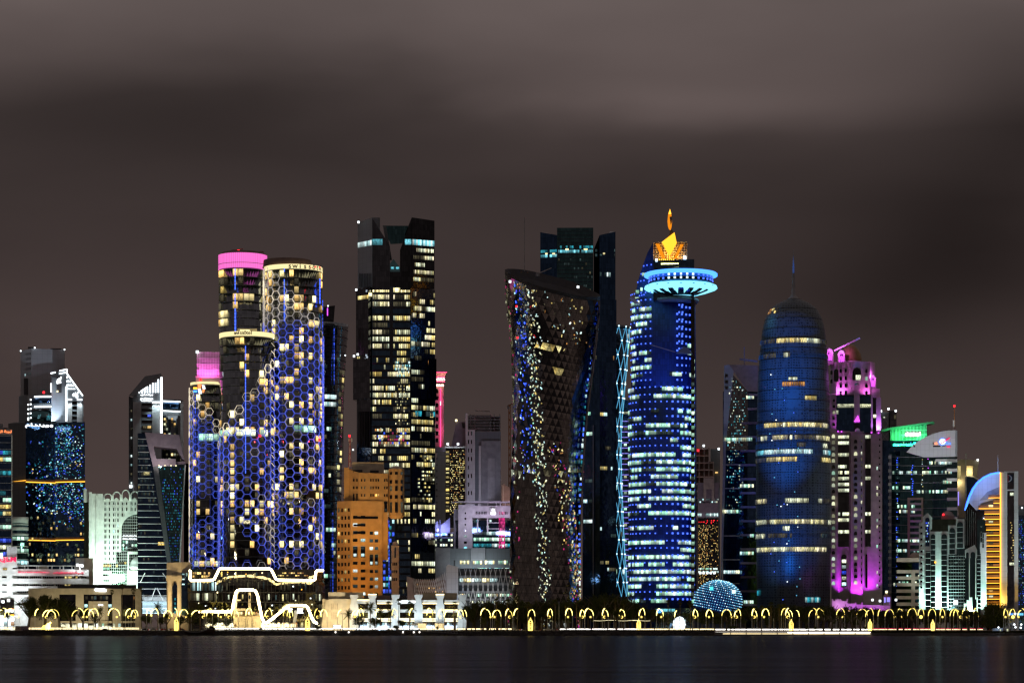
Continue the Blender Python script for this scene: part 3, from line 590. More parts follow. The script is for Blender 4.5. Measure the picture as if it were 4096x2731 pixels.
t.poly('frame_side', [(612, 1866), (632, 1862), (684, 2247), (668, 2247)], 'panel_dark', -.4, 4); t.poly('wedge_glazing', [(632, 1862), (742, 1855), (737, 1900), (718, 2250), (684, 2250)], 'glass_teal', 1.5, 18)
t.box('terrace', 703, 742, 1845, 1857, 'purple_slab', 2, 12); t.bar('glass_edge', (741, 1858, .8), (719, 2248, .8), .8, 'white_metal'); t.prism('rear_wing', [(735, 14), (765, 12), (765, 30), (735, 30)], 1852, None, 'glass_green')
R6 = random.Random(44)
for r in range(34):
    y = 1872+11*r; xa = 636+(y-1862)*50/388; xb = 738-(y-1862)*20/388
    for c in range(16):
        if R6.random() < (.20 if r < 6 else .52): t.win('window', R6.choice(['win_teal', 'win_teal', 'win_blue', 'win_dimcool']), xa+(xb-xa)*c/16+1, xa+(xb-xa)*(c+.62)/16, y, y+5.5, 1.3)
for px in (636, 660, 684, 704): t.dot('spotlight', 'lamp_yellow', px, 1861, .7, -1)
t.win('window', 'win_gold', 575, 598, 1887, 1900, 1.2); t.win('window', 'win_gold', 632, 661, 2167, 2180, 1.2)
t.spot((640, 1855, -12), (660, 1830, 0), 4500, (1, .86, .8), 120); t.spot((700, 2000, -90), (650, 1760, 0), 22000, (.75, .6, .85), 40)  # second spot is added in mid-air to tint the frame
t.area((620, 2480, -12), (620, 2380, 0), 9000, (.75, .92, 1), 14, 2)

# -- sandstone gate tower
t = B('gate_tower', 'small sandstone tower with pointed blue window slit beside the hotel podium', 715, 1700)
t.prism('body', [(667, 2), (725, 0), (762, 4), (762, 18), (667, 18)], [2250, 2247, 2247, 2247, 2250], None, 'cream_wall'); t.box('cornice', 665, 727, 2300, 2322, 'cream_wall', -1.4, 1.4); t.box('pier', 671, 684, 2322, 2460, 'cream_wall', -1.2, 1.2); t.box('pier', 709, 721, 2322, 2460, 'cream_wall', -1.2, 1.2)
t.poly('arch_window', [(689, 2450), (689, 2345), (700, 2325), (711, 2345), (711, 2450)], 'glass_blue', -.6, .8)
for i in range(6): t.box('vent_slot', 687+4*i, 689+4*i, 2289, 2304, 'dark_wall', -1.7, .4)
t.box('glass_wing', 725, 752, 2290, 2460, 'glass_blue', -1, 8)
for i in range(3): t.win('window', 'win_cool', 728, 738, 2293+20*i, 2298+20*i, -1.1)
for i in range(4): t.win('window', 'win_teal', 698, 703, 2390+18*i, 2400+18*i, -.7)
t.area((700, 2480, -25), (705, 2300, 0), 9000, (1, .72, .35), 12, 3)

# -- white insurance building
t = B('insurance_building', 'long white office with a big pink-red sign tower and slim red lettering along its parapet', 150, 1690)
t.box('body', -160, 358, 2302, None, 'white_wall', 3, 26); t.box('sign_tower', 28, 68, 2186, 2270, 'panel_white', 0, 12); t.box('sign_tower_base', -90, 68, 2226, 2262, 'white_wall', -1, 12); t.box('entrance_tower', -90, 50, 2262, None, 'white_wall', -.5, 6)
t.box('end_block', 305, 373, 2230, 2340, 'cream_wall', 6, 18); t.box('end_block_face', 303, 337, 2230, 2278, 'white_wall', 5, 2)
t.text('QLM', -3, 64, 2250, 23, 'sign_red', -1.6, bold=True, parent=None); t.text('QLM Life & Medical Insurance Company', 72, 186, 2291, 6.5, 'sign_red', -1.2, bold=True); t.text('QATAR', 188, 198, 2290, 3, 'sign_red', -1.2); t.text(arabic('شركة كيو ال ام لتأمينات الحياة والتأمين الصحي'), 213, 335, 2293, 9, 'sign_red', -1.2, bold=True)
t.box('parapet', 50, 356, 2275, 2302, 'white_wall', -.6, 2); t.box('roof_beam', 68, 302, 2260, 2263, 'white_wall', 1, 3)
for px in (69, 97, 110, 145, 152, 190, 206, 238, 252, 286, 298): t.box('roof_post', px, px+4, 2263, 2276, 'white_wall', 1, 2)
t.box('roof_room', 157, 190, 2264, 2276, 'cream_wall', 5, 6)
for y0, y1 in [(2313, 2334), (2343, 2362), (2378, 2410), (2420, 2450)]: t.box('parapet', 50, 356, y0, y1, 'white_wall', -.6, 3.6)
for r, (y0, y1) in enumerate([(2302, 2312), (2334, 2342), (2362, 2370), (2410, 2419)]):
    for c in range(38):
        if c % 7 == 6: continue
        t.win('window', rng.choice(['glass_black']*5+['win_dim', 'win_gold'] if c > 24 else ['glass_black']), 70+7.3*c, 75.5+7.3*c, y0+2, y1-.5, 2.6)
    t.win('window', 'glass_black', 8, 27, y0+3, y1-1, -.7)
t.win('window', 'win_gold', 11, 29, 2272, 2280, -.9)
for px, py in [(310, 2258), (328, 2261), (12, 2405), (34, 2400), (98, 2402), (110, 2402)]: t.dot('flood_lamp', 'lamp_white', px, py, 1.8, -4)
t.bar('lamp_mast', (319, 2252, -4), (319, 2280, -4), .4, 'white_metal')
t.lamp((310, 2258, -6), 2500, (.85, .95, 1)); t.lamp((328, 2261, -6), 2500, (.85, .95, 1)); t.dot('sign_lamp', 'lamp_white', 2, 2222, 3, -4)
t.area((60, 2470, -30), (80, 2330, 0), 22000, (.86, .95, 1), 40, 4); t.area((240, 2400, -32), (230, 2300, 0), 9000, (1, .9, .75), 20, 3); t.spot((40, 2300, -45), (40, 2230, 0), 9000, (.85, .93, 1), 70)
t.box('shop_front', 0, 56, 2396, 2460, 'glass_dark', -3, 2); 
for c in range(4): t.win('shop_window', ['screen_white', 'win_cool', 'screen_white', 'win_orange'][c], 2+14*c, 14+14*c, 2470, 2500, -3.2)
t.win('shop_sign', 'sign_red', 38, 52, 2431, 2436, -3.5); t.win('shop_sign', 'screen_white', 20, 54, 2437, 2447, -3.5); t.win('shop_sign', 'lamp_orange', 42, 56, 2456, 2462, -3.5)

# -- beige low office with deep portals
t = B('portal_office', 'low beige stone office with deep square portals and a white glowing roof sign', 340, 1652)
t.box('body', 113, 565, 2352, None, 'sand_wall', 6, 26); t.box('roof_plant', 300, 545, 2337, 2352, 'dark_wall', 10, 12); t.box('roof_plant', 230, 310, 2342, 2352, 'dark_wall', 12, 10)
for x0, x1, y0 in [(113, 165, 2354), (165, 237, 2352), (303, 335, 2352), (449, 485, 2354), (541, 565, 2354)]: t.box('pier', x0, x1, y0, None, 'sand_wall', 0, 6.5)
for x0, x1 in [(237, 303), (335, 449), (485, 541)]: t.box('lintel', x0, x1, 2352, 2376, 'sand_wall', .3, 6); t.box('portal_glazing', x0, x1, 2376, None, 'glass_black', 5, .9)
t.box('door_surround', 354, 432, 2403, 2500, 'sand_wall', 2.5, 2.4); t.box('door_surround', 372, 420, 2416, 2500, 'cream_wall', 2.1, .5); t.text('LUSAIL', 393, 412, 2420, 3, 'sign_white', 1.8) if False else None
t.win('sign', 'sign_white', 393, 412, 2416, 2420, 1.9); t.lathe('sign_emblem', 385, [(2350, 1), (2352, 5), (2357, 7), (2362, 5), (2364, 1)], 'sign_white', -.8, 16, .2); t.poly('sign', [(391, 2352), (418, 2352), (425, 2355), (425, 2365), (395, 2365), (391, 2361)], 'sign_white', -.7, .5)
t.grid((340, 4.8), (445, 4.8), 2380, 2400, 1, 9, scatter(4, .5, ['win_dim', 'win_dimcool']), .8, .7); t.grid((490, 4.8), (540, 4.8), 2380, 2402, 1, 7, scatter(5, .6, ['win_dim', 'win_orange', 'win_gold']), .5, .6)
for px in (338, 421, 434): t.win('window', 'win_cool', px, px+12, 2415, 2428, 4.7)
for i in range(9): t.win('shop_window', rng.choice(['win_cool', 'win_mint', 'win_white', 'glass_black']), 290+22*i+(8 if i > 4 else 0), 306+22*i, 2492, 2507, -.5)
t.box('base_band', 200, 560, 2482, 2490, 'sand_wall', -1, 1.2)
t.area((340, 2505, -24), (330, 2400, 0), 5000, (1, .88, .55), 50, 3)
# ------------------------------------------------------------------ honeycomb hotel towers
def glowing_metal(name, base, ec, es):
    m, nt, out = new_mat(name); b = N(nt, 'ShaderNodeBsdfPrincipled'); b.inputs['Base Color'].default_value = (*base, 1); b.inputs['Metallic'].default_value = .4; b.inputs['Roughness'].default_value = .35
    oi = N(nt, 'ShaderNodeObjectInfo'); b.inputs['Emission Color'].default_value = (*ec, 1)
    nt.links.new(math_n(nt, 'MULTIPLY', math_n(nt, 'ADD', math_n(nt, 'MULTIPLY', oi.outputs['Random'], .9), .45), es), b.inputs['Emission Strength'])
    nt.links.new(b.outputs[0], out.inputs['Surface']); m.cycles.emission_sampling = 'NONE'
glowing_metal('hex_blue', (.35, .35, .40), (.06, .13, 1), .62); glowing_metal('hex_warm', (.45, .43, .40), (.85, .78, .75), .34); glowing_metal('hex_edge', (.5, .48, .45), (1, .85, .62), .85)  # blue and warm light on the struts is put in as emission
HEX = {}
def hex_mesh(mat):
    if mat not in HEX:
        vs, fs = [], []
        for rad, yy in ((1.0, 0), (.925, 0), (1.0, .12), (.925, .12)):
            for k in range(6): vs.append((rad*math.cos(k*PI/3), yy, rad*math.sin(k*PI/3)))
        for k in range(6):
            j = (k+1) % 6; fs += [(k, j, 6+j, 6+k), (12+k, 18+k, 18+j, 12+j), (k, 12+k, 12+j, j), (6+k, 6+j, 18+j, 18+k)]
        HEX[mat] = mesh_of('hex_'+mat, vs, fs, mat)
    return HEX[mat]
def honeycomb(t, cx, R, top, bot, a, mask, d=0, a0=-100, a1=100):
    k = (t.D+d)*KX; c0 = t.x(cx, d); items = []
    ncol = int(round(math.radians(a1-a0)*R/(1.5*a))); rh = math.sqrt(3)*a
    for c in range(ncol):
        ang = math.radians(a0+(a1-a0)*(c+.5)/ncol)
        for r in range(int((bot-top)/rh)+2):
            py = top+rh*(r+(.5 if c % 2 else 0)+.5)
            if py+rh/2 > bot+rh*.4: continue
            m = mask(math.degrees(ang), py)
            if m: items.append((abs(ang), m, (c0+math.sin(ang)*(R*k+1.2), d-math.cos(ang)*(R*k+1.2), t.z(py, d)), ang))
    items.sort(key=lambda q: q[0]); sc = a*k
    for _, m, p, ang in items[:300]: t.add('hexagon', hex_mesh(m), None, p, (0, 0, ang), (sc, sc, sc))
    vs, fs, mi, ms = [], [], [], ['hex_blue', 'hex_warm', 'hex_edge']
    for _, m, p, ang in items[300:]:
        src = hex_mesh(m); b = len(vs); M = Matrix.Translation(p) @ Matrix.Rotation(ang, 4, 'Z') @ Matrix.Scale(sc, 4)
        vs += [M @ v.co for v in src.vertices]; fs += [tuple(b+i for i in f.vertices) for f in src.polygons]; mi += [ms.index(m)]*len(src.polygons)
    if vs: o = t.add('hexagon', mesh_of('hexagon_rest', vs, fs, ms, mi)); o['kind'] = 'stuff'
def floors(t, cx, R, top, bot, rows, d=0, mat='mullion', h=1.6, a=.4):
    for r in range(rows+1): t.lathe('floor_line', cx, [(top+(bot-top)*r/rows, R+.8), (top+(bot-top)*r/rows+h, R+.8)], mat, d, 36)
def led_line(t, cx, R, ang, top, bot, mat, w=.9, d=0):
    k = (t.D+d)*KX; a = math.radians(ang); zt, zb = t.z(top, d), t.z(bot, d)
    n = max(1, int((bot-top)/14))
    for i in range(n):
        if rng.random() < .9: t.piece('led_bar', mat, t.x(cx, d)+math.sin(a)*(R*k+.5), d-math.cos(a)*(R*k+.5), zt+(zb-zt)*(i+.5)/n, w, (zt-zb)/n*.85, a, .4)
def hot(seed, dens):                                                   # hotel rooms: bright warm, some curtains, some dim
    R = random.Random(seed)
    tab = {}
    def f(r, c):
        if (r, c) not in tab:
            dd = dens(r, c); tab[(r, c)] = (R.choice(['win_warm', 'win_warm', 'win_bright', 'win_warm', 'win_dim']) if R.random() < dd else ('win_dim' if R.random() < .12 else None))
        return tab[(r, c)]
    return f
# tower with pink crown
t = B('hotel_tower', 'round dark hotel tower with a glowing pink crown band', 968, 1760)
k = t.m(); DA = 17
t.lathe('body', 968, [(1080, 92), (2519, 92)], 'glass_dark', DA, 48); t.lathe('crown', 971, [(1024, 97), (1082, 97)], 'lamp_pinkcrown', DA, 48); t.lathe('roof', 972, [(1010, 60), (1013, 84), (1022, 94), (1024, 98)], 'brown_wall', DA, 40)
for i in range(40): a = math.radians(-95+190*i/39); t.piece('crown_fin', 'sign_red' if i == 31 else 'panel_grey', t.x(971, DA)+math.sin(a)*97.6*k, DA-math.cos(a)*97.6*k, t.z(1053, DA), .12, 58*k, a, .4)
t.lathe('crown_rail', 971, [(1062, 98.2), (1064, 98.2)], 'panel_grey', DA, 40)
t.box('roof_unit', 990, 1055, 1004, 1013, 'brown_wall', DA-3, 5); t.bar('roof_crane', (925, 1003, DA), (972, 996, DA), .6, 'dark_metal'); t.bar('roof_crane', (945, 1012, DA), (950, 998, DA), .6, 'dark_metal')
t.dot('beacon', 'lamp_red', 954, 1004, 1.6, DA-12); t.dot('beacon', 'lamp_red', 930, 1008, .8, DA-12); t.lamp((958, 998, DA-8), 1500, (1, .05, .05))
floors(t, 968, 92, 1085, 1345, 8, DA); led_line(t, 968, 92, -16.5, 1086, 1345, 'lamp_bluedot', .6, DA); led_line(t, 968, 92, 62, 1090, 1330, 'lamp_yellow', .25, DA)
t.cgrid(968, lambda p: 92, 1085, 1345, 8, -78, 72, 11, lambda r, c: {0: {0: 'win_warm', 1: 'win_warm', 4: 'win_warm', 5: 'win_warm'}, 1: {0: 'win_dim', 1: 'win_dim', 2: 'win_dim', 5: 'win_dim'}, 2: {0: 'win_dim', 1: 'win_gold'}, 3: {5: 'win_warm', 6: 'win_bright', 7: 'win_bright', 4: 'win_warm', 0: 'win_dim', 1: 'win_dim'}, 4: {4: 'win_warm', 0: 'win_dim'}, 5: {0: 'win_warm', 1: 'win_bright', 2: 'win_bright'}, 6: {0: 'win_warm', 1: 'win_bright', 2: 'win_bright'}}.get(r, {}).get(c), .85, .78, d=DA)
t.cgrid(968, lambda p: 92, 1085, 1345, 8, 50, 72, 2, scatter(3, .45, ['win_dim', 'win_gold']), .6, .7, d=DA)
# tower with black lettering at the rim
t = B('hotel_tower', 'tall round hotel tower wrapped in blue honeycomb with black lettering on its glowing rim', 1174, 1715); k = t.m()
t.lathe('body', 1174, [(1072, 114), (2519, 114)], 'glass_dark', 20, 56); t.lathe('glowing_rim', 1174, [(1072, 116), (1090, 116)], 'lamp_rim', 20, 56); t.lathe('roof', 1150, [(1044, 95), (1066, 97), (1072, 100)], 'brown_wall', 22, 40)
for i, (px, py) in enumerate([(1225, 1068), (1262, 1066), (1278, 1068), (1243, 1070)]): t.dot('beacon', 'lamp_red', px, py, .9, 4)
for px in (1262, 1274, 1284): t.bar('roof_mast', (px, 1060, 14), (px, 1090, 14), .35, 'dark_metal')
def curved_text(t, body, cx, R, d, a0, a1, ybase, hpx, mat):
    """letters set one after another round a drum"""
    k = (t.D+d)*KX; n = len(body)
    for i, ch in enumerate(body):
        me = text_mesh(ch, mat, .1, True); xs = [v.co.x for v in me.vertices]; mid = (min(xs)+max(xs))/2; sc = hpx*k/.72
        for v in me.vertices: v.co = Vector(((v.co.x-mid)*sc*1.05, v.co.y*.5, v.co.z*sc))
        a = math.radians(a0+(a1-a0)*i/(n-1)); t.add('letter', me, None, (t.x(cx, d)+math.sin(a)*(R*k+.5), d-math.cos(a)*(R*k+.5), t.z(ybase, d)), (0, 0, a))
curved_text(t, 'swissôtel', 1174, 116, 20, -7, 72, 1089, 20, 'dark_wall')
floors(t, 1174, 114, 1092, 2260, 36, 20, h=1.2)
t.cgrid(1174, lambda p: 114, 1092, 2260, 36, -78, 80, 16, hot(21, lambda r, c: (.55 if r in (3, 6, 8, 13, 17, 18, 24, 26, 27, 33) else .28 if r < 22 else .2) if c not in (4, 10) else .05), .82, .75, d=20)
t.cgrid(1174, lambda p: 114, 1706, 1738, 1, 0, 50, 5, lambda r, c: 'win_mint', .9, .8, d=20, out=.3)
led_line(t, 1174, 114, -18, 1090, 1300, 'lamp_bluedot', .5, 20); led_line(t, 1174, 114, 63, 1120, 1220, 'lamp_blue', .8, 20); led_line(t, 1174, 114, 82, 1200, 2200, 'win_blue', .3, 20)
honeycomb(t, 1174, 114, 1078, 2285, 19.3, lambda a, py: None if (py < 1110+max(0, a+40)*2.0 and a > -38) or (1935 < py < 2010 and a > 20+ (1990-py)*.4) else ('hex_edge' if py < 1250 and a < 10 and rng.random() < .55 else 'hex_warm' if (py < 1300 or rng.random() < .12) else 'hex_blue'), 20)
t.dot('beacon', 'lamp_red', 1278, 1758, 1.8, 6); t.lamp((1278, 1758, 0), 600, (1, .05, .05))
# front lower tower
t = B('hotel_tower', 'lower round hotel tower in blue honeycomb with a glowing rim and small black lettering', 988, 1700); k = t.m()
t.lathe('body', 988, [(1338, 108), (2519, 108)], 'glass_dark', 19, 56); t.lathe('glowing_rim', 988, [(1337, 110), (1355, 110)], 'lamp_rim', 19, 56); t.box('roof_room', 950, 1028, 1314, 1338, 'cream_wall', 16, 6); t.win('window', 'win_bright', 960, 1000, 1318, 1330, 15.6)
curved_text(t, 'swissôtel', 988, 110, 19, -25, 9, 1350, 15, 'dark_wall')
for px in (1078, 1084, 1090): t.dot('roof_lamp', 'lamp_white', px, 1342+(px-1078)*.6, 1.6, 14)
floors(t, 988, 108, 1358, 2260, 28, 19, h=1.2)
t.cgrid(988, lambda p: 108, 1358, 2260, 28, -80, 80, 15, hot(31, lambda r, c: (.9 if c == 4 and 8 < r < 26 else .5 if c in (10, 11) and 3 < r < 7 else .5 if r in (10, 11, 18, 20, 21) else .08) if r > 0 else (.9 if c in (5, 6) else .3 if c == 9 else 0)), .8, .78, d=19)
t.cgrid(988, lambda p: 108, 1722, 1752, 1, -72, 48, 12, scatter(6, .85, ['win_mint', 'win_white']), .96, .85, d=19, out=.3)
led_line(t, 988, 108, -3, 1395, 1900, 'lamp_blue', .5, 19); led_line(t, 988, 108, -60, 1980, 2260, 'win_blue', .4, 19)
def mC(a, py):
    lim = 1545+ (18-a)*2.3 if a < 62 else 1400
    if py < lim: return None
    if py > 2030 and py < 2255 and -52 < a < 60 and py > 2030+(a+52)*2.1: return None
    if py < lim+34: return 'hex_edge'
    return 'hex_warm' if rng.random() < .08 or (py > 2060 and a > 25 and rng.random() < .4) else 'hex_blue'
honeycomb(t, 988, 108, 1380, 2275, 19.3, mC, 19)
for i in range(28): t.path('edge_tie', [(1086, 1370+32*i, 8), (1098, 1385+32*i, 5)], .4, 'hex_edge', seg=4)
t.dot('beacon', 'lamp_red', 1040, 1742, 1.5, 0); t.lamp((1040, 1742, -4), 500, (1, .05, .05))
# west annex with pink louvres
t = B('hotel_tower', 'short honeycomb hotel tower with pink louvred box and small diamond sign', 830, 1730); k = t.m()
t.lathe('body', 830, [(1540, 66), (2519, 66)], 'glass_dark', 14, 48); t.lathe('glowing_rim', 830, [(1532, 67.5), (1541, 67.5)], 'lamp_rim', 14, 48)
t.box('louvre_box', 787, 880, 1410, 1500, 'pink_stone', 6, 12); t.box('roof_room', 783, 880, 1503, 1532, 'cream_wall', 5, 14)
for i in range(14): t.box('louvre', 789+6.4*i, 792+6.4*i, 1406, 1502, 'white_wall', 5.2, .5)
for i in range(4): t.box('louvre_rail', 787, 880, 1408+23*i, 1410+23*i, 'white_wall', 5.0, .9)
t.dot('roof_lamp', 'lamp_white', 789, 1408, 1.8, 4); t.dot('beacon', 'lamp_red', 802, 1519, 1.4, 4)
t.area((830, 1508, 1), (830, 1460, 6), 2600, (1, .12, .75), 14, 1.5); t.spot((800, 1500, -30), (830, 1450, 6), 12000, (1, .3, .8), 60)
dia = [[(791, 1536), (806, 1538), (803, 1556), (791, 1556)], [(808, 1540), (818, 1541), (822, 1555), (811, 1555)], [(791, 1556), (803, 1556), (808, 1574), (796, 1575)], [(811, 1555), (820, 1556), (815, 1570), (807, 1569)]]
for p, m in zip(dia, ['sign_orange', 'screen_white', 'screen_white', 'sign_orange']): t.poly('sign_emblem', p, m, -.2, .4)
t.win('sign', 'lamp_orange', 773, 789, 1549, 1557, 2.5); t.win('sign', 'lamp_cyan', 773, 789, 1561, 1570, 2.5)
floors(t, 830, 66, 1545, 2260, 22, 14, h=1.2)
t.cgrid(830, lambda p: 66, 1545, 2260, 22, -75, 75, 9, hot(41, lambda r, c: .10), .75, .7, d=14); t.cgrid(830, lambda p: 66, 1738, 1766, 1, -30, 70, 6, lambda r, c: 'win_mint', .9, .9, d=14); t.cgrid(830, lambda p: 66, 2242, 2268, 1, -50, 70, 6, scatter(3, .7, ['win_white', 'win_warm']), .9, .8, d=14)
led_line(t, 830, 66, -44, 1590, 2240, 'win_blue', .4, 14)
honeycomb(t, 830, 66, 1552, 2272, 16.5, lambda a, py: None if (py < 1640+a*1.4 and a > -55) or (1990 < py < 2060+max(0, a)*.0 - a*.8 and a < 30 and a > -70) else ('hex_edge' if (py < 1690+a*1.2 or a < -62) and rng.random() < .8 else 'hex_blue'), 14, -95, 62)
# -- hotel podium with light ribbon
t = B('hotel_podium', 'bulging dark glass hotel podium crossed by a bright white ribbon of light', 1020, 1640)
sec = [(2275, 757, 1293), (2340, 750, 1300), (2400, 752, 1300), (2440, 760, 1292), (2470, 772, 1280)]
vs, fs, n = [], [], 14
for py, xa, xb in sec:
    for i in range(n+1): u = i/n; px = xa+(xb-xa)*u; dd = 26-25*math.sin(PI*u)**.45-(6 if 2300 < py < 2450 else 0); vs.append(t.L(px, py, dd))
for j in range(len(sec)-1):
    for i in range(n): a = j*(n+1)+i; fs.append((a, a+1, a+n+2, a+n+1))
vs += [t.L(757, 2275, 45), t.L(1293, 2275, 45)]; b = len(vs); fs.append(tuple(range(n+1))+(b-1, b-2))
t.add('shell', mesh_of('shell', vs, fs, 'glass_podium')); t.box('ground_floor', 770, 1290, 2460, None, 'glass_dark', 14, 20); t.box('core', 800, 1250, 2290, None, 'brown_wall', 24, 20)
for j in range(3):
    py = [2318, 2368, 2406][j]; t.path('shell_joint', [(752+548*i/24, py, 26-25*math.sin(PI*i/24)**.45-6.2) for i in range(25)], .3, 'dark_metal')
for i in range(1, 36):
    u = i/36; px = 757+536*u; t.path('mullion', [(757+536*u, 2278, 26-25*math.sin(PI*u)**.45-.2), (750+550*u, 2340, 20-25*math.sin(PI*u)**.45-.2), (752+548*u, 2400, 20-25*math.sin(PI*u)**.45-.2), (764+524*u, 2455, 24-25*math.sin(PI*u)**.45-.2)], .18, 'dark_metal', seg=4)
dd = lambda px: 20-25*math.sin(PI*max(.02, min(.98, (px-755)/540)))**.45-1.3
rib1 = [(756, 2281), (762, 2283), (760, 2316), (764, 2321), (850, 2319), (857, 2316), (876, 2276), (882, 2273), (1078, 2273), (1085, 2277), (1104, 2314), (1112, 2318), (1254, 2320), (1260, 2316), (1264, 2284), (1268, 2280), (1292, 2280)]
rib2 = [(796, 2445), (850, 2445), (922, 2445), (930, 2436), (934, 2410), (944, 2368), (950, 2360), (960, 2358), (1012, 2358), (1022, 2362), (1030, 2380), (1048, 2470), (1056, 2486), (1066, 2489), (1080, 2480), (1150, 2424), (1160, 2420), (1222, 2420), (1230, 2426), (1248, 2470), (1258, 2486), (1268, 2491)]
t.path('light_ribbon', [(x, y, dd(x)) for x, y in rib1], 1.5, 'lamp_ribbon', seg=8); t.path('light_ribbon', [(x, y, min(dd(x), 8)-2) for x, y in rib2], 1.6, 'lamp_ribbon', seg=8)
t.poly('entrance', [(934, 2450), (948, 2366), (1016, 2366), (1044, 2470), (1044, 2510), (934, 2510)], 'sand_wall', -3, 5); t.box('balcony', 944, 1032, 2396, 2402, 'sand_wall', -4.2, 2); t.box('balcony', 938, 1042, 2432, 2442, 'sand_wall', -4.6, 2); t.box('entrance_glazing', 946, 1030, 2403, 2431, 'glass_navy', -3.6, .5); t.box('column', 993, 1003, 2366, 2510, 'sand_wall', -4.9, 1)
for i in range(9): t.win('shop_window', rng.choice(['win_warm', 'win_orange', 'win_gold', 'win_bright']), 942+10*i, 949+10*i, 2446, 2457, -4.9)
t.box('awning', 940, 1046, 2462, 2466, 'canvas', -6, 3); t.poly('entrance', [(1110, 2478), (1156, 2430), (1218, 2430), (1245, 2490), (1245, 2510), (1110, 2510)], 'glass_bronze', -2, 4); t.poly('entrance_column', [(1178, 2440), (1192, 2440), (1180, 2510), (1168, 2510)], 'grey_wall', -3.4, 1.2)
for i, (x0, x1, y0, y1) in enumerate([(1148, 1170, 2432, 2437), (1154, 1168, 2438, 2446), (1189, 1212, 2431, 2438), (1191, 1210, 2440, 2447), (1187, 1214, 2448.5, 2451)]): t.win('sign', 'sign_white', x0, x1, y0, y1, -4.5)
for i in range(10): t.win('shop_window', rng.choice(['win_gold', 'win_orange', 'win_dim', 'win_warm', 'glass_black']), 1120+12*i, 1129+12*i, 2488, 2506, -3.2)
R7 = random.Random(5)
for i in range(26): px = R7.uniform(790, 1270); t.dot('interior_lamp', R7.choice(['lamp_yellow', 'lamp_warm', 'lamp_white', 'lamp_orange']), px, R7.uniform(2285, 2312) if 880 < px < 1080 else R7.uniform(2340, 2440), R7.uniform(.3, .8), dd(px)+.8)
t.grid((1110, 2), (1250, 2), 2286, 2306, 2, 16, scatter(6, .6, ['win_warm', 'win_gold', 'win_orange']), .8, .5, out=4); t.grid((770, 9), (850, 9), 2286, 2312, 2, 9, scatter(7, .4, ['win_warm', 'win_gold']), .8, .7, out=3)
t.grid((762, -1), (866, -6), 2326, 2362, 1, 22, scatter(8, .9, ['win_dimcool', 'win_cool', 'win_dimcool', 'win_dim']), .9, .95, out=.5); t.grid((762, -1), (866, -6), 2370, 2402, 1, 22, scatter(9, .9, ['win_dim', 'win_dim', 'win_white']), .8, .9, out=.5)
t.area((1000, 2500, -16), (1000, 2430, 0), 7000, (1, .80, .40), 60, 3)
for px in range(870, 1290, 7):
    for y0, y1, p_, ms in ((2284, 2312, .30 if px < 1090 else 0, ['win_dim', 'win_dim', 'win_gold', 'win_dimcool']), (2324, 2362, .22, ['win_dim', 'win_dim', 'win_dimcool']), (2372, 2402, .42 if px > 1040 else .2, ['win_dim', 'win_dim', 'win_white', 'win_dimcool', 'win_gold']), (2410, 2438, .35 if px > 1040 else .1, ['win_dim', 'win_dim', 'win_gold'])):
        if R7.random() < p_: t.win('window', R7.choice(ms), px, px+5.5, y0+R7.uniform(0, 8), y1-R7.uniform(0, 8), dd(px)+1.0, out=.1)  # lit rooms, plus shell reflections imitated by dim glowing panes
# -- flared glass tower behind
t = B('flared_tower', 'dark flared glass tower rising behind the honeycomb hotel beside the amber stone block', 1280, 1900)
pf = [(1300, 116), (1316, 114), (1420, 106), (1600, 97), (1800, 92), (2000, 88), (2200, 83), (2519, 79)]; rf = lerp_tab(pf)
t.lathe('body', 1278, pf, 'glass_wavy', 30, 48); t.poly('roof_fin', [(1285, 1300), (1288, 1228), (1340, 1221), (1334, 1296), (1320, 1305)], 'glass_black', 20, 14)
for i in range(34): t.lathe('floor_line', 1278, [(1322+31*i, rf(1322+31*i)+1), (1326+31*i, rf(1322+31*i)+1)], 'dark_metal', 30, 36)
t.cgrid(1278, rf, 1480, 2060, 20, 50, 72, 2, scatter(3, .65, ['win_gold', 'win_office', 'win_dim']), .85, .65, d=30); t.cgrid(1278, rf, 1430, 2350, 30, 5, 48, 7, runs(6, 30, 7, .26, ['win_white', 'win_mint', 'win_dim', 'win_dimcool']), .85, .5, d=30)
t.cgrid(1278, rf, 1580, 1638, 2, 8, 42, 7, lambda r, c: 'win_cool', .95, .6, d=30, out=.3); led_line(t, 1278, 86, 41, 1320, 1560, 'win_blue', .5, 24); led_line(t, 1278, 78, 41, 2050, 2400, 'win_blue', .5, 28); led_line(t, 1278, 92, 84, 1420, 2200, 'panel_slate', .8, 30)
t.dot('roof_lamp', 'lamp_white', 1312, 1223, .9, 18); t.dot('roof_lamp', 'lamp_white', 1381, 1420, .9, 18); t.win('window', 'lamp_purple', 1308, 1312, 1232, 1262, 19.8)

# ------------------------------------------------------------------ tall dark tower with notched top
t = B('notched_tower', 'tall dark office tower with notched V top and yellow lit office floors', 1580, 1850)
t.prism('west_shaft', [(1431, 14), (1488, 0), (1520, 10), (1470, 30)], [892, 871, 871, 885], 1158, 'panel_slate'); t.prism('east_shaft', [(1620, 14), (1647, 0), (1738, 8), (1700, 40)], [935, 869, 882, 882], 1160, 'glass_black')
t.poly('west_inner_wall', [(1488, 871), (1560, 985), (1560, 1160), (1488, 1160)], 'glass_dark', .5, 18); t.poly('back_panel', [(1530, 903), (1634, 903), (1615, 972), (1562, 976)], 'glass_teal', 26, 3); t.poly('back_strut', [(1532, 905), (1545, 905), (1568, 1040), (1556, 1040)], 'panel_slate', 24, 2)
t.poly('east_inner_wall', [(1647, 871), (1600, 1000), (1600, 1160), (1650, 1160)], 'glass_black', .6, 18)
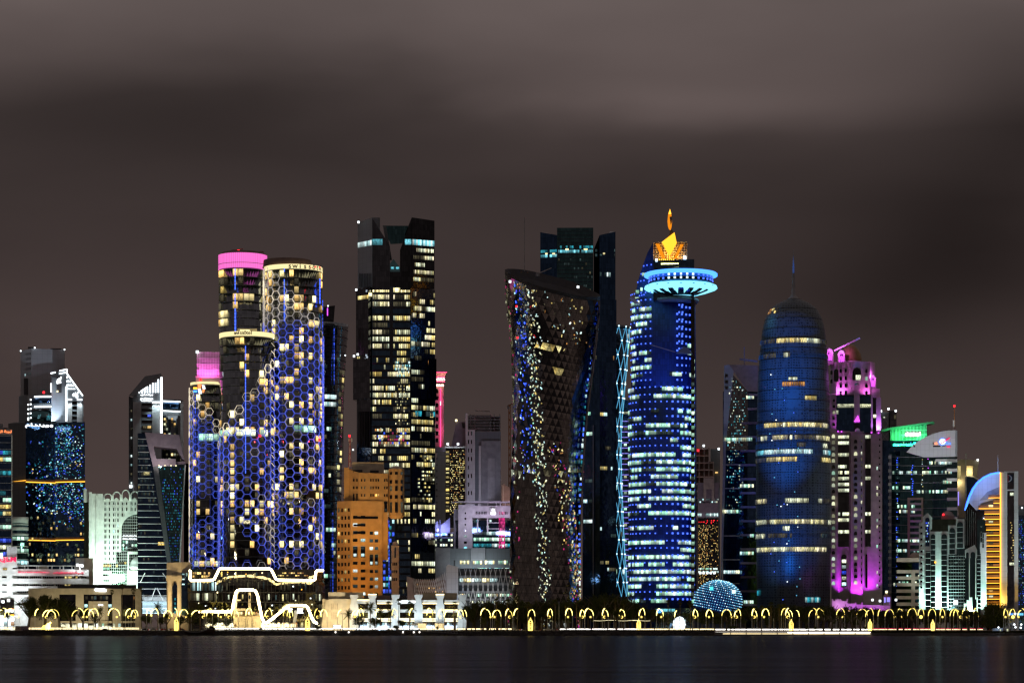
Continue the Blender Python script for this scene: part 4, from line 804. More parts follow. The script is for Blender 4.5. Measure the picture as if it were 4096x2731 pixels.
t.add('pyramid', mesh_of('pyramid', [t.L(1536, 1087, 2), t.L(1612, 1087, 2), t.L(1574, 1036, 14), t.L(1536, 1087, 24), t.L(1612, 1087, 24)], [(0, 1, 2), (1, 4, 2), (4, 3, 2), (3, 0, 2)], 'glass_teal')); t.box('shoulder', 1492, 1640, 1087, 1146, 'glass_black', 2, 16)
t.prism('waist', [(1424, 10), (1474, -1), (1488, 2), (1640, 2), (1643, -1), (1740, 8), (1700, 36), (1450, 36)], 1160, 1440, 'glass_dark')
t.prism('lower_shaft', [(1412, 11), (1480, -2), (1490, 3), (1642, 3), (1646, -2), (1746, 8), (1705, 38), (1440, 38)], [1436, 1432, 1432, 1432, 1432, 1434, 1434, 1434], 1600, 'glass_dark')
t.prism('base_shaft', [(1427, 10), (1484, -1), (1490, 3), (1642, 3), (1646, -2), (1741, 8), (1705, 38), (1450, 38)], 1600, None, 'glass_dark')
t.box('facade', 1488, 1641, 1146, 2380, 'glass_blue', 1.2, 1.5)
for i in range(43): t.box('floor_band', 1490, 1640, 1170+28*i, 1178+28*i, 'dark_metal', .6, .5)
t.box('spine', 1559, 1571, 1150, 1460, 'dark_wall', .3, .6)
P = runs(61, 44, 20, .62, ['win_office', 'win_office', 'win_white', 'win_dim', 'win_gold'], mean=3)
t.grid((1490, 1.0), (1640, 1.0), 1146, 2378, 44, 20, lambda r, c: ('win_bright' if r == 0 and c not in (9, 10) else None if (c in (9, 10) and r < 11) or r in (1,) and False else (P(r, c) if (r < 10 or 12 <= r < 19 or 21 <= r < 27) else (P(r, c) if c > 12 or rng.random() < .4 else None) if r < 33 else (P(r, c) if rng.random() < .3 else None))), .74, .62)
P2 = runs(62, 44, 14, .42, ['win_office', 'win_white', 'win_dim', 'win_gold'], mean=3)
t.grid((1645, -2), (1740, 8), 1160, 2380, 43, 14, lambda r, c: P2(r, c), .62, .62); t.grid((1652, .8), (1735, 7.5), 984, 1130, 5, 14, runs(63, 5, 14, .7, ['win_white', 'win_office', 'win_dim']), .6, .5)
t.grid((1649, .5), (1737, 7.6), 955, 981, 1, 12, lambda r, c: 'win_cyan' if c % 2 else 'win_cool', .9, .85); t.grid((1432, 13.5), (1487, .2), 958, 984, 1, 8, lambda r, c: 'win_cool', .85, .75); t.win('window', 'win_cyan', 1490, 1530, 957, 980, .3); t.win('window', 'win_cyan', 1620, 1645, 957, 978, .3)
for px in (1556, 1576): t.win('window', 'win_cyan', px+8, px+20, 1068, 1078, 5)
t.grid((1428, 9), (1484, -1), 1290, 1600, 10, 8, scatter(8, .20, ['win_dim', 'win_dim', 'win_gold']), .6, .5); t.grid((1426, 9), (1474, -1), 1178, 1196, 1, 8, lambda r, c: 'win_gold' if c > 0 else None, .7, .8)
t.win('window', 'win_bright', 1474, 1488, 1172, 1186, -.6)
for i in range(8): t.box('fin', 1436+6.5*i, 1439+6.5*i, 1095, 1150, 'dark_wall', 12-1.6*i-1, 1); t.box('fin', 1434+6.3*i, 1437+6.3*i, 1312, 1420, 'dark_wall', 8-1.3*i-1, 1); t.box('fin', 1432+6.3*i, 1435+6.3*i, 1645, 1790, 'dark_wall', 8-1.3*i-1, 1)
for y in (1505, 1715):
    for c in range(16):
        for r in range(5):
            if rng.random() < .6: t.win('window', rng.choice(['win_cool', 'win_cyan', 'win_white'] if y < 1600 else ['win_white', 'win_magenta', 'win_blue', 'win_orange']), (1580 if y < 1600 else 1500)+ (3.8 if y < 1600 else 8.5)*c, (1583 if y < 1600 else 1506)+(3.8 if y < 1600 else 8.5)*c, y-60*(y < 1600)+13*r, y-60*(y < 1600)+13*r+9, .2)
t.grid((1580, .3), (1640, .3), 1525, 1700, 14, 9, scatter(10, .45, ['win_gold', 'win_office', 'win_dim']), .5, .5); t.grid((1672, .0), (1738, 7), 1800, 2000, 13, 8, scatter(12, .42, ['win_gold', 'win_white', 'win_dim']), .5, .45)
t.win('window', 'win_orange', 1699, 1714, 1440, 1458, 5.0); t.grid((1650, -1), (1740, 7), 1640, 1665, 1, 10, scatter(15, .7, ['win_teal', 'win_dimcool']), .8, .8, out=.4)
add_lamp_dots(t, [(1434, 890), (1425, 1160), (1416, 1425), (1431, 1418)], 1.4, 'lamp_white', 2)
t.spot((1400, 1300, -90), (1440, 1080, 6), 30000, (.8, .9, 1), 40); t.spot((1400, 1560, -30), (1440, 1470, 6), 22000, (.9, .05, .8), 40)  # added mid-air spots: one lifts the west shaft, one imitates a purple reflection

# -- amber lit stone block
t = B('stone_block', 'sand coloured stone apartment block lit amber with an octagonal corner turret', 1470, 1700)
t.prism('lower_body', [(1348, 8), (1404, 0), (1530, 0), (1530, 26), (1360, 30)], 2005, None, 'orange_wall'); t.prism('upper_body', [(1376, 9), (1437, 1), (1552, 1.2), (1552, 24), (1390, 26)], [1872, 1890, 1893, 1893, 1872], 2240, 'orange_wall'); t.box('penthouse', 1408, 1536, 1848, 1892, 'cream_wall', 8, 12); t.box('corner_wall', 1376, 1397, 1870, 2010, 'orange_wall', 6, 8)
t.lathe('turret', 1585, [(1876, 32), (2062, 32), (2068, 26), (2074, 20)], 'orange_wall', 4, 8, smooth=False); t.lathe('turret_dome', 1585, [(1862, 3), (1865, 16), (1871, 26), (1877, 30)], 'cream_wall', 4, 16)
t.box('glass_corner', 1530, 1580, 2066, None, 'glass_blue', 5, 14); t.box('side_turret', 1566, 1596, 2180, None, 'pink_stone', 0, 10); t.lathe('side_turret_cap', 1581, [(2164, 3), (2168, 10), (2180, 13)], 'pink_stone', 3, 12)
for r in range(12):
    t.grid((1349, 7.8), (1403, .2), 2032+31*r, 2046+31*r, 1, 4, scatter(200+r, .18, ['win_dim', 'win_gold'], 'glass_black'), .42, 1.0)
    for x0 in (1412, 1443): t.win('window', rng.choice(['glass_black', 'glass_black', 'win_dimcool', 'win_cool']), x0, x0+18, 2092+30.6*r-30, 2104+30.6*r-30)
    if r > 1:
        for x0 in (1479, 1499): t.win('window', rng.choice(['glass_black', 'glass_black', 'win_dimcool', 'win_cool']), x0, x0+13, 2094+30.6*r-30, 2106+30.6*r-30)
        t.win('window', rng.choice(['glass_black', 'win_dimcool']), 1534, 1544, 2094+30.6*r-30, 2106+30.6*r-30, 4.9) if r < 3 else None
for r in range(4):
    for x0 in (1444, 1456, 1481, 1490, 1502, 1511, 1536, 1545): t.win('window', 'win_warm' if r == 2 and x0 in (1502, 1511) else rng.choice(['glass_black', 'glass_black', 'glass_black', 'win_dim']), x0, x0+5, 1915+30*r, 1925+30*r, 1)
    for x0 in (1412, 1425): t.win('window', 'glass_black', x0, x0+6, 1915+30*r, 1925+30*r+(20 if r == 2 else 0), 4.5-(x0-1400)*.11)
for x0 in (1480, 1501, 1537): t.win('window', 'glass_black', x0, x0+12, 2006, 2047, 1); t.win('curtain', 'win_dimcool', x0+1, x0+10, 2034, 2046, .7)
for y in (2065, 2095, 2125): t.win('window', 'glass_black', 1413, 1512 if y < 2080 else 1462, y, y+9, -.1)
for x0, y0 in ((1412, 2185), (1443, 2185), (1479, 2217), (1499, 2217)): t.win('window', 'glass_black', x0, x0+18 if x0 < 1460 else x0+13, y0, y0+43, -.2); t.win('curtain', 'win_cool', x0+2, x0+14 if x0 < 1460 else x0+11, y0+28, y0+40, -.5); t.win('curtain', 'win_dimcool', x0+2, x0+14 if x0 < 1460 else x0+11, y0+4, y0+12, -.5)
for r, (y, h) in enumerate([(1888, 11), (1920, 14), (1944, 20), (1980, 15), (2008, 42)]):
    for c in (-1, 0, 1): a = c*45*PI/180*.98; t.piece('window', 'glass_black' if rng.random() < .7 else 'win_dim', t.x(1585, 4)+math.sin(a)*(32*.93*t.m()+.2), 4-math.cos(a)*(32*.93*t.m()+.2), t.z(y+h/2, 4), 1.9, h*t.m(), a, .4)
t.grid((1531, 5), (1579, 5), 2072, 2376, 12, 4, scatter(12, .6, ['win_blue', 'win_teal', 'win_blue', 'win_cool']), .7, .6); led_line(t, 1556, 3, 0, 2080, 2370, 'win_blue', .6, 4.0)
for r in range(3):
    for c in range(3): t.win('window', 'glass_black', 1570+7*c, 1574+7*c, 2248+31*r, 2260+31*r)
t.win('window', 'glass_blue', 1578, 1583, 2188, 2230)
t.bar('radio_mast', (1399, 1865, 5), (1399, 1745, 5), .5, 'white_metal'); t.bar('radio_mast', (1395, 1868, 4), (1397, 1750, 4), .3, 'red_paint'); t.bar('radio_mast', (1404, 1868, 4), (1401, 1750, 4), .3, 'red_paint'); t.dot('beacon', 'lamp_red', 1398, 1743, 1.4, 4); t.dot('roof_lamp', 'lamp_white', 1412, 1798, 1.0, 4)
for px in (1392, 1396, 1404, 1407): t.box('antenna_panel', px, px+2, 1752, 1765, 'white_metal', 4, .5)
for i in range(6): t.box('antenna_rung', 1395, 1404, 1770+15*i, 1772+15*i, 'red_paint' if i % 2 else 'white_metal', 4.2, .5)
t.box('roof_plant', 1412, 1450, 1878, 1890, 'dark_wall', 4, 3); t.box('roof_plant', 1480, 1515, 1880, 1890, 'dark_wall', 4, 3)
t.area((1440, 2400, -40), (1450, 2150, 0), 36000, (1, .46, .08), 30, 4); t.spot((1470, 2330, -75), (1470, 1950, 0), 120000, (1, .58, .20), 55); t.lamp((1440, 1884, 5), 900, (1, .9, .3))
# ------------------------------------------------------------------ between the notched tower and the twisted tower
t = B('neon_tower', 'slim pale tower with a pink neon edge and white zigzag under its flared cap', 1760, 2020)
t.box('body', 1732, 1775, 1545, 1800, 'pink_stone', 0, 14); t.poly('cap', [(1738, 1488), (1787, 1488), (1780, 1503), (1779, 1528), (1738, 1528)], 'pink_stone', -1.5, 16); t.box('window_strip', 1738, 1775, 1532, 1545, 'glass_black', -.2, 1)
for y in (1487, 1506, 1525): t.box('neon_line', 1738, 1788 if y < 1500 else 1780, y, y+2.2, 'lamp_pink', -2.2, .5)
zz = [(1738+5.2*i, 1511 if i % 2 else 1520, -2.4) for i in range(9)]; t.path('zigzag_light', zz, .55, 'lamp_white', seg=4)
t.box('neon_line', 1760, 1764, 1553, 1786, 'lamp_pink', -.9, .7); t.box('neon_line', 1760.3, 1763.7, 1605, 1620, 'lamp_cool', -1.1, .2)
for r in range(8): t.win('window', 'glass_black', 1743, 1753, 1556+28*r, 1572+28*r); t.win('window', rng.choice(['win_white', 'glass_black', 'win_dim']), 1738, 1740.5, 1558+27*r, 1568+27*r)
t.grid((1740, -.3), (1775, -.3), 1533, 1544, 1, 7, scatter(3, .5, ['win_white', 'win_gold']), .6, .5)
t.lamp((1770, 1600, -7), 1500, (1, .1, .3)); t.lamp((1770, 1720, -7), 1500, (1, .1, .3)); t.area((1760, 1530, -12), (1760, 1505, 0), 1800, (1, .4, .3), 6, 2); t.spot((1740, 1790, -60), (1755, 1650, 0), 14000, (.9, .6, .75), 50)
t = B('trapezoid_tower', 'dark violet trapezoid tower top behind the golden glass block', 1835, 2100)
t.poly('body', [(1802, 1800), (1824, 1692), (1836, 1685), (1862, 1686), (1864, 1800)], 'purple_slab', 0, 20); t.poly('crown_gap', [(1846, 1690), (1860, 1690), (1860, 1712), (1850, 1712)], 'dark_wall', -.4, .5); t.dot('roof_lamp', 'lamp_yellow', 1825, 1681, 1.8, -1)
t = B('white_slab_block', 'white slab with slanted edge joined to a golden glittering glass block', 1795, 1950)
t.poly('slab', [(1748, 1806), (1782, 1806), (1782, 2110), (1735, 2110), (1735, 1920)], 'panel_white', 0, 16); t.box('slab_cap', 1735, 1782, 1787, 1806, 'purple_slab', 1, 14); t.box('glass_block', 1782, 1860, 1790, 2110, 'glass_black', 3, 18); t.box('roof_rim', 1781, 1862, 1785, 1791, 'slab_edge', 2, 19)
t.grid((1783, 3), (1797, 3), 1800, 2050, 15, 1, lambda r, c: 'win_gold' if r % 5 != 3 else 'win_dim', .9, .55); t.grid((1800, 3), (1858, 3), 1798, 2060, 36, 14, scatter(33, .55, ['win_gold', 'win_office', 'win_dim', 'win_gold', 'win_orange']), .7, .5)
for i in range(9): t.box('balcony', 1782, 1798, 1812+27*i, 1816+27*i, 'slab_edge', .8, 2)
for px in (1791, 1832): t.dot('roof_lamp', 'lamp_white', px, 1775, 1.6, 2); t.lamp((px, 1772, 0), 900, (.9, .95, 1))
for i in range(11): t.win('window', 'glass_black', 1746, 1749, 1830+25*i, 1837+25*i)
t.spot((1750, 2120, -60), (1758, 1950, 0), 24000, (.85, .80, 1), 60)
t = B('tower_under_construction', 'grey concrete tower under construction with raw top floors and white stair strip', 1935, 2060)
t.box('core', 1900, 2003, 1726, 2110, 'panel_slate', 4, 24); t.box('stair_strip', 1862, 1900, 1718, 2110, 'panel_white', 0, 10); t.box('stair_strip', 1862, 1871, 1652, 1718, 'panel_white', 0, 8); t.box('upper_floors', 1874, 1965, 1660, 1726, 'glass_dark', 6, 20); t.box('fin', 1915, 1925, 1783, 2110, 'panel_white', 1, 4); t.box('facade', 1926, 2003, 1763, 2110, 'grey_wall', 2.5, 3)
for i in range(6): t.box('slab_edge', 1872, 2002 - (0 if i > 1 else 0), 1664+12*i, 1667+12*i, 'concrete', 4, 24)
for px in (1880, 1898, 1960, 1975, 1998): t.box('column', px, px+3, 1655, 1735, 'concrete', 5, 3)
for i in range(6): t.box('rib', 1952+4.6*i, 1954+4.6*i, 1832, 2000, 'white_metal', 2, .8)
for r in range(8): t.win('window', 'glass_black', 1872, 1876, 1725+34*r, 1741+34*r); t.win('window', 'glass_black', 1884, 1888, 1725+34*r, 1741+34*r) if r not in (4, 6) else None
t.bar('hoist_mast', (1866, 1780, -2), (1866, 2010, -2), .9, 'slab_edge'); t.bar('roof_jib', (1897, 1642, 8), (1960, 1645, 8), .7, 'concrete')
t.spot((1880, 2120, -50), (1885, 1900, 0), 30000, (.75, .72, 1), 50); t.spot((1960, 2120, -70), (1960, 1850, 0), 16000, (.7, .68, .9), 50)
t = Thing('tower_crane', 'thin orange tower crane mast beside the twisted glass tower', 'crane', 2038, 2000)
for sx in (-3, 3): t.bar('mast_leg', (2038+sx, 1618, 0), (2038+sx, 2060, 0), .7, 'crane_orange')
for i in range(30): t.bar('brace', (2035, 1630+14*i, 0), (2041, 1644+14*i, 0) if i % 2 else (2041, 1616+14*i, 0), .4, 'crane_orange')
t.box('cab', 2029, 2036, 1622, 1634, 'concrete', -1, 2); t.bar('jib', (2028, 1625, 0), (2052, 1613, 0), .8, 'crane_orange'); t.spot((2038, 2010, -30), (2038, 1850, 0), 6000, (1, .6, .35), 60)
t = B('gabled_block', 'small pink-white gabled block beside the crane mast', 2022, 1960)
t.poly('body', [(2007, 2020), (2007, 1940), (2013, 1934), (2040, 1950), (2040, 2020)], 'pink_stone', 0, 14); t.box('edge', 2012, 2015, 1940, 2015, 'white_wall', -.6, .6); t.spot((2020, 2010, -20), (2020, 1970, 0), 5000, (1, .6, .5), 80)
t = B('sign_office', 'pale violet lit office with a white emblem sign and magenta glass strip', 1930, 1850)
t.box('body', 1822, 2042, 2080, 2300, 'glass_navy', 4, 22); t.box('west_wall', 1833, 1890, 2018, 2300, 'white_wall', 0, 20); t.box('attic', 1890, 2042, 2022, 2070, 'white_wall', 1, 20); t.box('side_wall', 1815, 1833, 2035, 2300, 'grey_wall', 4, 16); t.poly('canopy', [(1806, 2006), (1870, 2003), (2042, 2004), (2042, 2009), (1900, 2009)], 'white_metal', -3, 14)
for px in (1878, 1912, 1950, 1985, 2000, 2020): t.box('canopy_post', px, px+3, 2009, 2024, 'white_wall', 0, 2)
t.box('sign_box', 1960, 1984, 2030, 2060, 'white_wall', -.4, 1.6); t.win('sign', 'sign_white', 1963, 1982, 2048, 2057, -.6); t.poly('sign_emblem', [(1968, 2048), (1970, 2043), (1967, 2038), (1971, 2033), (1975, 2035), (1979, 2038), (1976, 2043), (1977, 2048)], 'sign_white', -1.0, .5)
for px in range(7): t.win('window', 'glass_black', 1904+6.4*px, 1907+6.4*px, 2045, 2056, 1); t.win('window', 'win_magenta' if px < 4 else 'glass_black', 1997+6*px, 1999.5+6*px, 2046, 2057, 1) if px < 6 else None
for x0, y0, m in [(1859, 2048, 'glass_black'), (1859, 2070, 'glass_black'), (1859, 2094, 'glass_black'), (1859, 2117, 'glass_black'), (1856, 2140, 'win_cool'), (1856, 2164, 'glass_black'), (1856, 2186, 'win_cyan')]: t.win('window', m, x0, x0+(5 if x0 > 1857 else 11), y0, y0+(7 if x0 > 1857 else 9))
for x0 in (1908, 1948): t.box('column', x0, x0+5, 2070, 2128, 'white_wall', .5, 3.5)
for y in (2088, 2112): t.box('transom', 1950, 1995, y, y+3, 'white_wall', 1, 3)
t.grid((1894, 3.8), (2040, 3.8), 2072, 2192, 5, 14, runs(31, 5, 14, .8, ['win_cyan', 'win_cool', 'win_mint', 'win_dimcool', 'win_teal'], rowdens=lambda r: [.12, .15, .8, .95, .95][r]), .9, .55)
t.grid((1995, 3.2), (2020, 3.2), 2070, 2192, 9, 5, scatter(32, .95, ['win_magenta']), .9, .95)
t.area((1880, 2110, -26), (1900, 2060, 0), 2600, (.72, .66, 1), 16, 3); t.area((2020, 2120, -24), (2015, 2050, 0), 2300, (.85, .6, 1), 12, 3); t.spot((1860, 2300, -40), (1860, 2150, 0), 3500, (.85, .85, 1), 60)
t = B('finned_block', 'low office with angular fins lit violet-blue above mint windows', 1770, 1890)
t.box('body', 1733, 1815, 2130, 2300, 'glass_navy', 2, 20); t.poly('fin', [(1735, 2125), (1735, 2095), (1752, 2080), (1756, 2125)], 'white_wall', 0, 8); t.poly('fin', [(1763, 2130), (1763, 2100), (1800, 2070), (1800, 2130)], 'white_wall', -1, 8); t.box('core', 1757, 1763, 2080, 2150, 'grey_wall', -.5, 6)
for i in range(4): t.box('floor_band', 1733, 1815, 2128+20*i, 2131+20*i, 'white_metal', .8, 1.4); t.grid((1738, 2), (1812, 2), 2134+20*i, 2144+20*i, 1, 7, scatter(70+i, .6, ['win_mint', 'win_cool', 'win_white']), .7, .9)
t.area((1765, 2132, -9), (1770, 2095, 0), 1500, (.30, .32, 1), 9, 2)
t = B('panel_block', 'long grey panelled block with a row of cool lit office windows', 1890, 1810)
t.box('west_part', 1742, 1800, 2190, None, 'grey_wall', -1, 18); t.box('body', 1800, 2045, 2192, None, 'panel_slate', 0, 20); t.box('bay', 1884, 1940, 2190, 2242, 'panel_grey', -1.5, 4)
for x0, x1, m in [(1840, 1877, 'win_white'), (1892, 1928, 'win_mint'), (1940, 1978, 'win_cool'), (1993, 2032, 'win_mint')]:
    for k in range(5): t.win('window', m if (k+x0) % 4 else 'win_bright', x0+(x1-x0)*k/5, x0+(x1-x0)*(k+.88)/5, 2241, 2255)
t.grid((1890, 0), (2035, 0), 2270, 2282, 1, 20, scatter(41, .8, ['win_cyan', 'win_cool', 'win_mint']), .85, .9); t.box('doorway', 1815, 1821, 2240, 2262, 'dark_wall', -.3, .5); t.area((1900, 2300, -16), (1900, 2230, 0), 2600, (.85, .95, 1), 30, 2)
# diagrid pavilion
t = B('diagrid_pavilion', 'low building wrapped in a white criss-cross lattice with blue-lit end wall', 1840, 1725)
t.poly('rose_wall', [(1627, 2304), (1655, 2312), (1655, 2420), (1630, 2420)], 'pink_stone', 0, 8); t.box('west_body', 1655, 1786, 2318, None, 'brown_wall', 2, 16); t.poly('end_wall', [(1785, 2420), (1785, 2264), (1792, 2256), (1833, 2266), (1833, 2420)], 'panel_white', -3, 10); t.box('east_body', 1833, 2050, 2272, None, 'panel_dark', 3, 18)
for i in range(18): t.bar('lattice_bar', (1652+7.4*i, 2318-max(0, i-11)*5, -1), (1666+7.4*i if i < 16 else 1784, 2378, -1), .35, 'white_metal'); t.bar('lattice_bar', (1660+7.4*i, 2314-max(0, i-11)*5, -1.2), (1648+7.4*i if i > 1 else 1656, 2378, -1.2), .35, 'white_metal')
for i in range(11): t.bar('lattice_bar', (1838+20*i, 2275, -.5), (1866+20*i, 2420, -.5), .45, 'white_metal'); t.bar('lattice_bar', (1866+20*i, 2275, -.8), (1838+20*i, 2420, -.8), .45, 'white_metal')
for y in (2300, 2330, 2362, 2392): t.box('floor_band', 1835, 2050, y, y+9, 'grey_wall', 1, 3)
t.grid((1838, 2.6), (2048, 2.6), 2372, 2386, 1, 26, scatter(55, .6, ['win_white', 'win_mint', 'win_warm']), .7, .8); t.grid((1838, 2.6), (2048, 2.6), 2402, 2412, 1, 26, scatter(56, .5, ['win_white', 'win_cool']), .6, .9); t.grid((1838, 2.6), (1990, 2.6), 2310, 2328, 1, 10, lambda r, c: 'win_bright' if c in (1, 2, 6, 7) else 'win_cool', .9, .8)
t.grid((1660, 1.6), (1780, 1.6), 2330, 2372, 3, 18, scatter(57, .25, ['win_dim', 'win_warm']), .5, .4)
t.spot((1810, 2460, -30), (1812, 2330, 0), 7000, (.35, .6, 1), 50); t.spot((1720, 2480, -30), (1720, 2340, 0), 9000, (1, .75, .6), 70); t.area((1930, 2430, -14), (1930, 2340, 0), 1300, (.9, .95, 1), 24, 2)
# -- white pillared office on the shore
t = B('pillared_office', 'low white office with flared pillars and amber strip lights between its floors', 1640, 1640)
t.box('west_block', 1290, 1420, 2394, None, 'cream_wall', 2, 20); t.box('west_block', 1313, 1380, 2367, 2400, 'cream_wall', 4, 14); t.box('west_block', 1380, 1452, 2368, 2400, 'cream_wall', 7, 10); t.poly('sloped_wall', [(1284, 2510), (1303, 2398), (1316, 2398), (1316, 2510)], 'cream_wall', 1, 6)
for x0 in (1327, 1335, 1343, 1349): t.box('slot', x0, x0+1.5, 2412, 2436, 'brown_wall', 1.6, .5); t.box('slot', x0, x0+1.5, 2447, 2475, 'brown_wall', 1.6, .5)
t.box('body', 1416, 1862, 2398, None, 'glass_black', 10, 18); t.box('roof_room', 1690, 1828, 2370, 2398, 'sand_wall', 12, 8); t.box('roof_room', 1455, 1560, 2380, 2398, 'brown_wall', 14, 8)
for i, x0 in enumerate((1400, 1473, 1566, 1658, 1744, 1833)):
    w = 16; c = x0+16
    t.poly('pillar', [(c-17, 2377), (c+17, 2377), (c+16, 2386), (c+12, 2394), (c+13, 2412), (c+17, 2420), (c+17, None or 2512), (c-17, 2512), (c-17, 2420), (c-13, 2412), (c-12, 2394), (c-16, 2386)], 'white_wall', -1, 12)
    if i in (1, 4): t.box('light_strip', c-17, c+17, 2374, 2377, 'lamp_warm', -1.4, 1)
for i, (x0, x1) in enumerate([(1418, 1482), (1508, 1574), (1600, 1666), (1690, 1752), (1778, 1842)]):
    for j, (y0, y1) in enumerate([(2398, 2413), (2436, 2448), (2473, 2484)]):
        t.box('floor_band', x0, x1, y0, y1, 'white_wall', 2, 9)
    t.box('bay_glazing', x0, x1, 2413, 2436, 'glass_bronze', 7, 2); t.box('bay_glazing', x0, x1, 2448, 2473, 'glass_dark', 7, 2)
    if i != 2: t.box('light_strip', x0, x1, 2411 if i else 2396, 2414 if i else 2399, 'lamp_warm', 1.4, .6)
    if i in (1, 3, 4): t.box('light_strip', x0, x1, 2447 if i == 3 else 2436, 2450 if i == 3 else 2439, 'lamp_warm', 1.4, .6)
    for y in (2471, 2482): t.box('light_strip', x0, x1, y, y+2.6, 'lamp_warm', 1.2, .6)
    for k in range(6): t.win('shop_window', rng.choice(['win_cool', 'glass_dark', 'win_dimcool']), x0+10*k+1, x0+10*k+9, 2488, 2508, 8)
t.win('sign', 'sign_white', 1598, 1619, 2401, 2409, 1.6); t.lathe('sign_emblem', 1625, [(2400, 1), (2401, 4.5), (2405, 6), (2409, 4.5), (2411, 1)], 'sign_white', 1.4, 14, .2); t.dot('sign', 'sign_white', 1637.5, 2406, .8, 1.4); t.win('sign', 'sign_white', 1642, 1667, 2402, 2409, 1.6)
for x0, x1, y in [(1671, 1705, 2492), (1740, 1776, 2492)]: t.box('hoarding', x0, x1, y, 2512, 'orange_wall', -9, 1)
for i in range(5): t.add('tent', mesh_of('tent', [t.L(1622+18*i+(60 if i > 2 else 0), 2500, -8), t.L(1642+18*i+(60 if i > 2 else 0), 2500, -8), t.L(1642+18*i+(60 if i > 2 else 0), 2500, -2), t.L(1622+18*i+(60 if i > 2 else 0), 2500, -2), t.L(1632+18*i+(60 if i > 2 else 0), 2488, -5)], [(0, 1, 4), (1, 2, 4), (2, 3, 4), (3, 0, 4)], 'canvas'))
t.area((1640, 2508, -18), (1640, 2430, 0), 9500, (.72, .88, 1), 70, 3); t.area((1340, 2508, -18), (1345, 2430, 0), 5500, (1, .78, .42), 16, 3)

# ------------------------------------------------------------------ twisted glass tower
t = B('twisted_tower', 'twisted dark glass tower of triangular panes with a dark oval sloping crown', 2210, 1700)
cxs = lerp_tab([(1090, 2210), (1400, 2210), (1700, 2197), (2000, 2184), (2420, 2178)]); hw = lerp_tab([(1090, 193), (1200, 188), (1400, 166), (1600, 152), (1800, 146), (2100, 145), (2420, 152)])
NS, NR = 44, 46; DT = 30
def tw(i, j):
    """point i round, j down; the section is a rounded square that turns as it rises"""
    a = 2*PI*(i+.5*(j % 2))/NS; v = j/NR
    py_base = 1100+(2519-1100)*v
    rot = math.radians(55*(1-v)); q = abs(math.cos(2*(a+rot)))
    rr = 1.0-.13*q**1.5
    sx = math.sin(a); topcut = 1150+ 48*sx if False else 0
    c, h = cxs(py_base), hw(py_base)
    px = c+sx*h*rr*1.07 if abs(sx) < .95 else c+sx*h*(rr*.4+.6)
    dep = DT-math.cos(a)*h*rr*t.m()*.95
    return px, py_base, dep, sx
def twp(i, j):
    px, py, dep, sx = tw(i, j)
    a = 2*PI*(i+.5*(j % 2))/NS
    if j == 0: py = 1146+sx*50+27*math.cos(a)
    else:
        top = 1146+sx*50+27*math.cos(a); py = top+(2519-top)*(j/NR)
    return t.L(px, py, dep)
t.add('core', mesh_of('core', [twp(i, j)*1.0-Vector((0, 0, 0)) for j in range(NR+1) for i in range(NS)], [], 'glass_dark')) if False else None
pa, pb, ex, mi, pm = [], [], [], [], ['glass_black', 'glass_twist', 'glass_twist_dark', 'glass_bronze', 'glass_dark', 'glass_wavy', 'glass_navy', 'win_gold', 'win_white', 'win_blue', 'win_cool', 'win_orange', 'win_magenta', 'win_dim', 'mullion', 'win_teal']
vs, fs = [], []; R8 = random.Random(77); count = 0; small = []
def tri(p, q, r, mat, front):
    global count
    c = (p+q+r)/3; P = [c+(x-c)*.955 for x in (p, q, r)]
    n = (q-p).cross(r-p).normalized()
    small.append((front, P, n, mat))
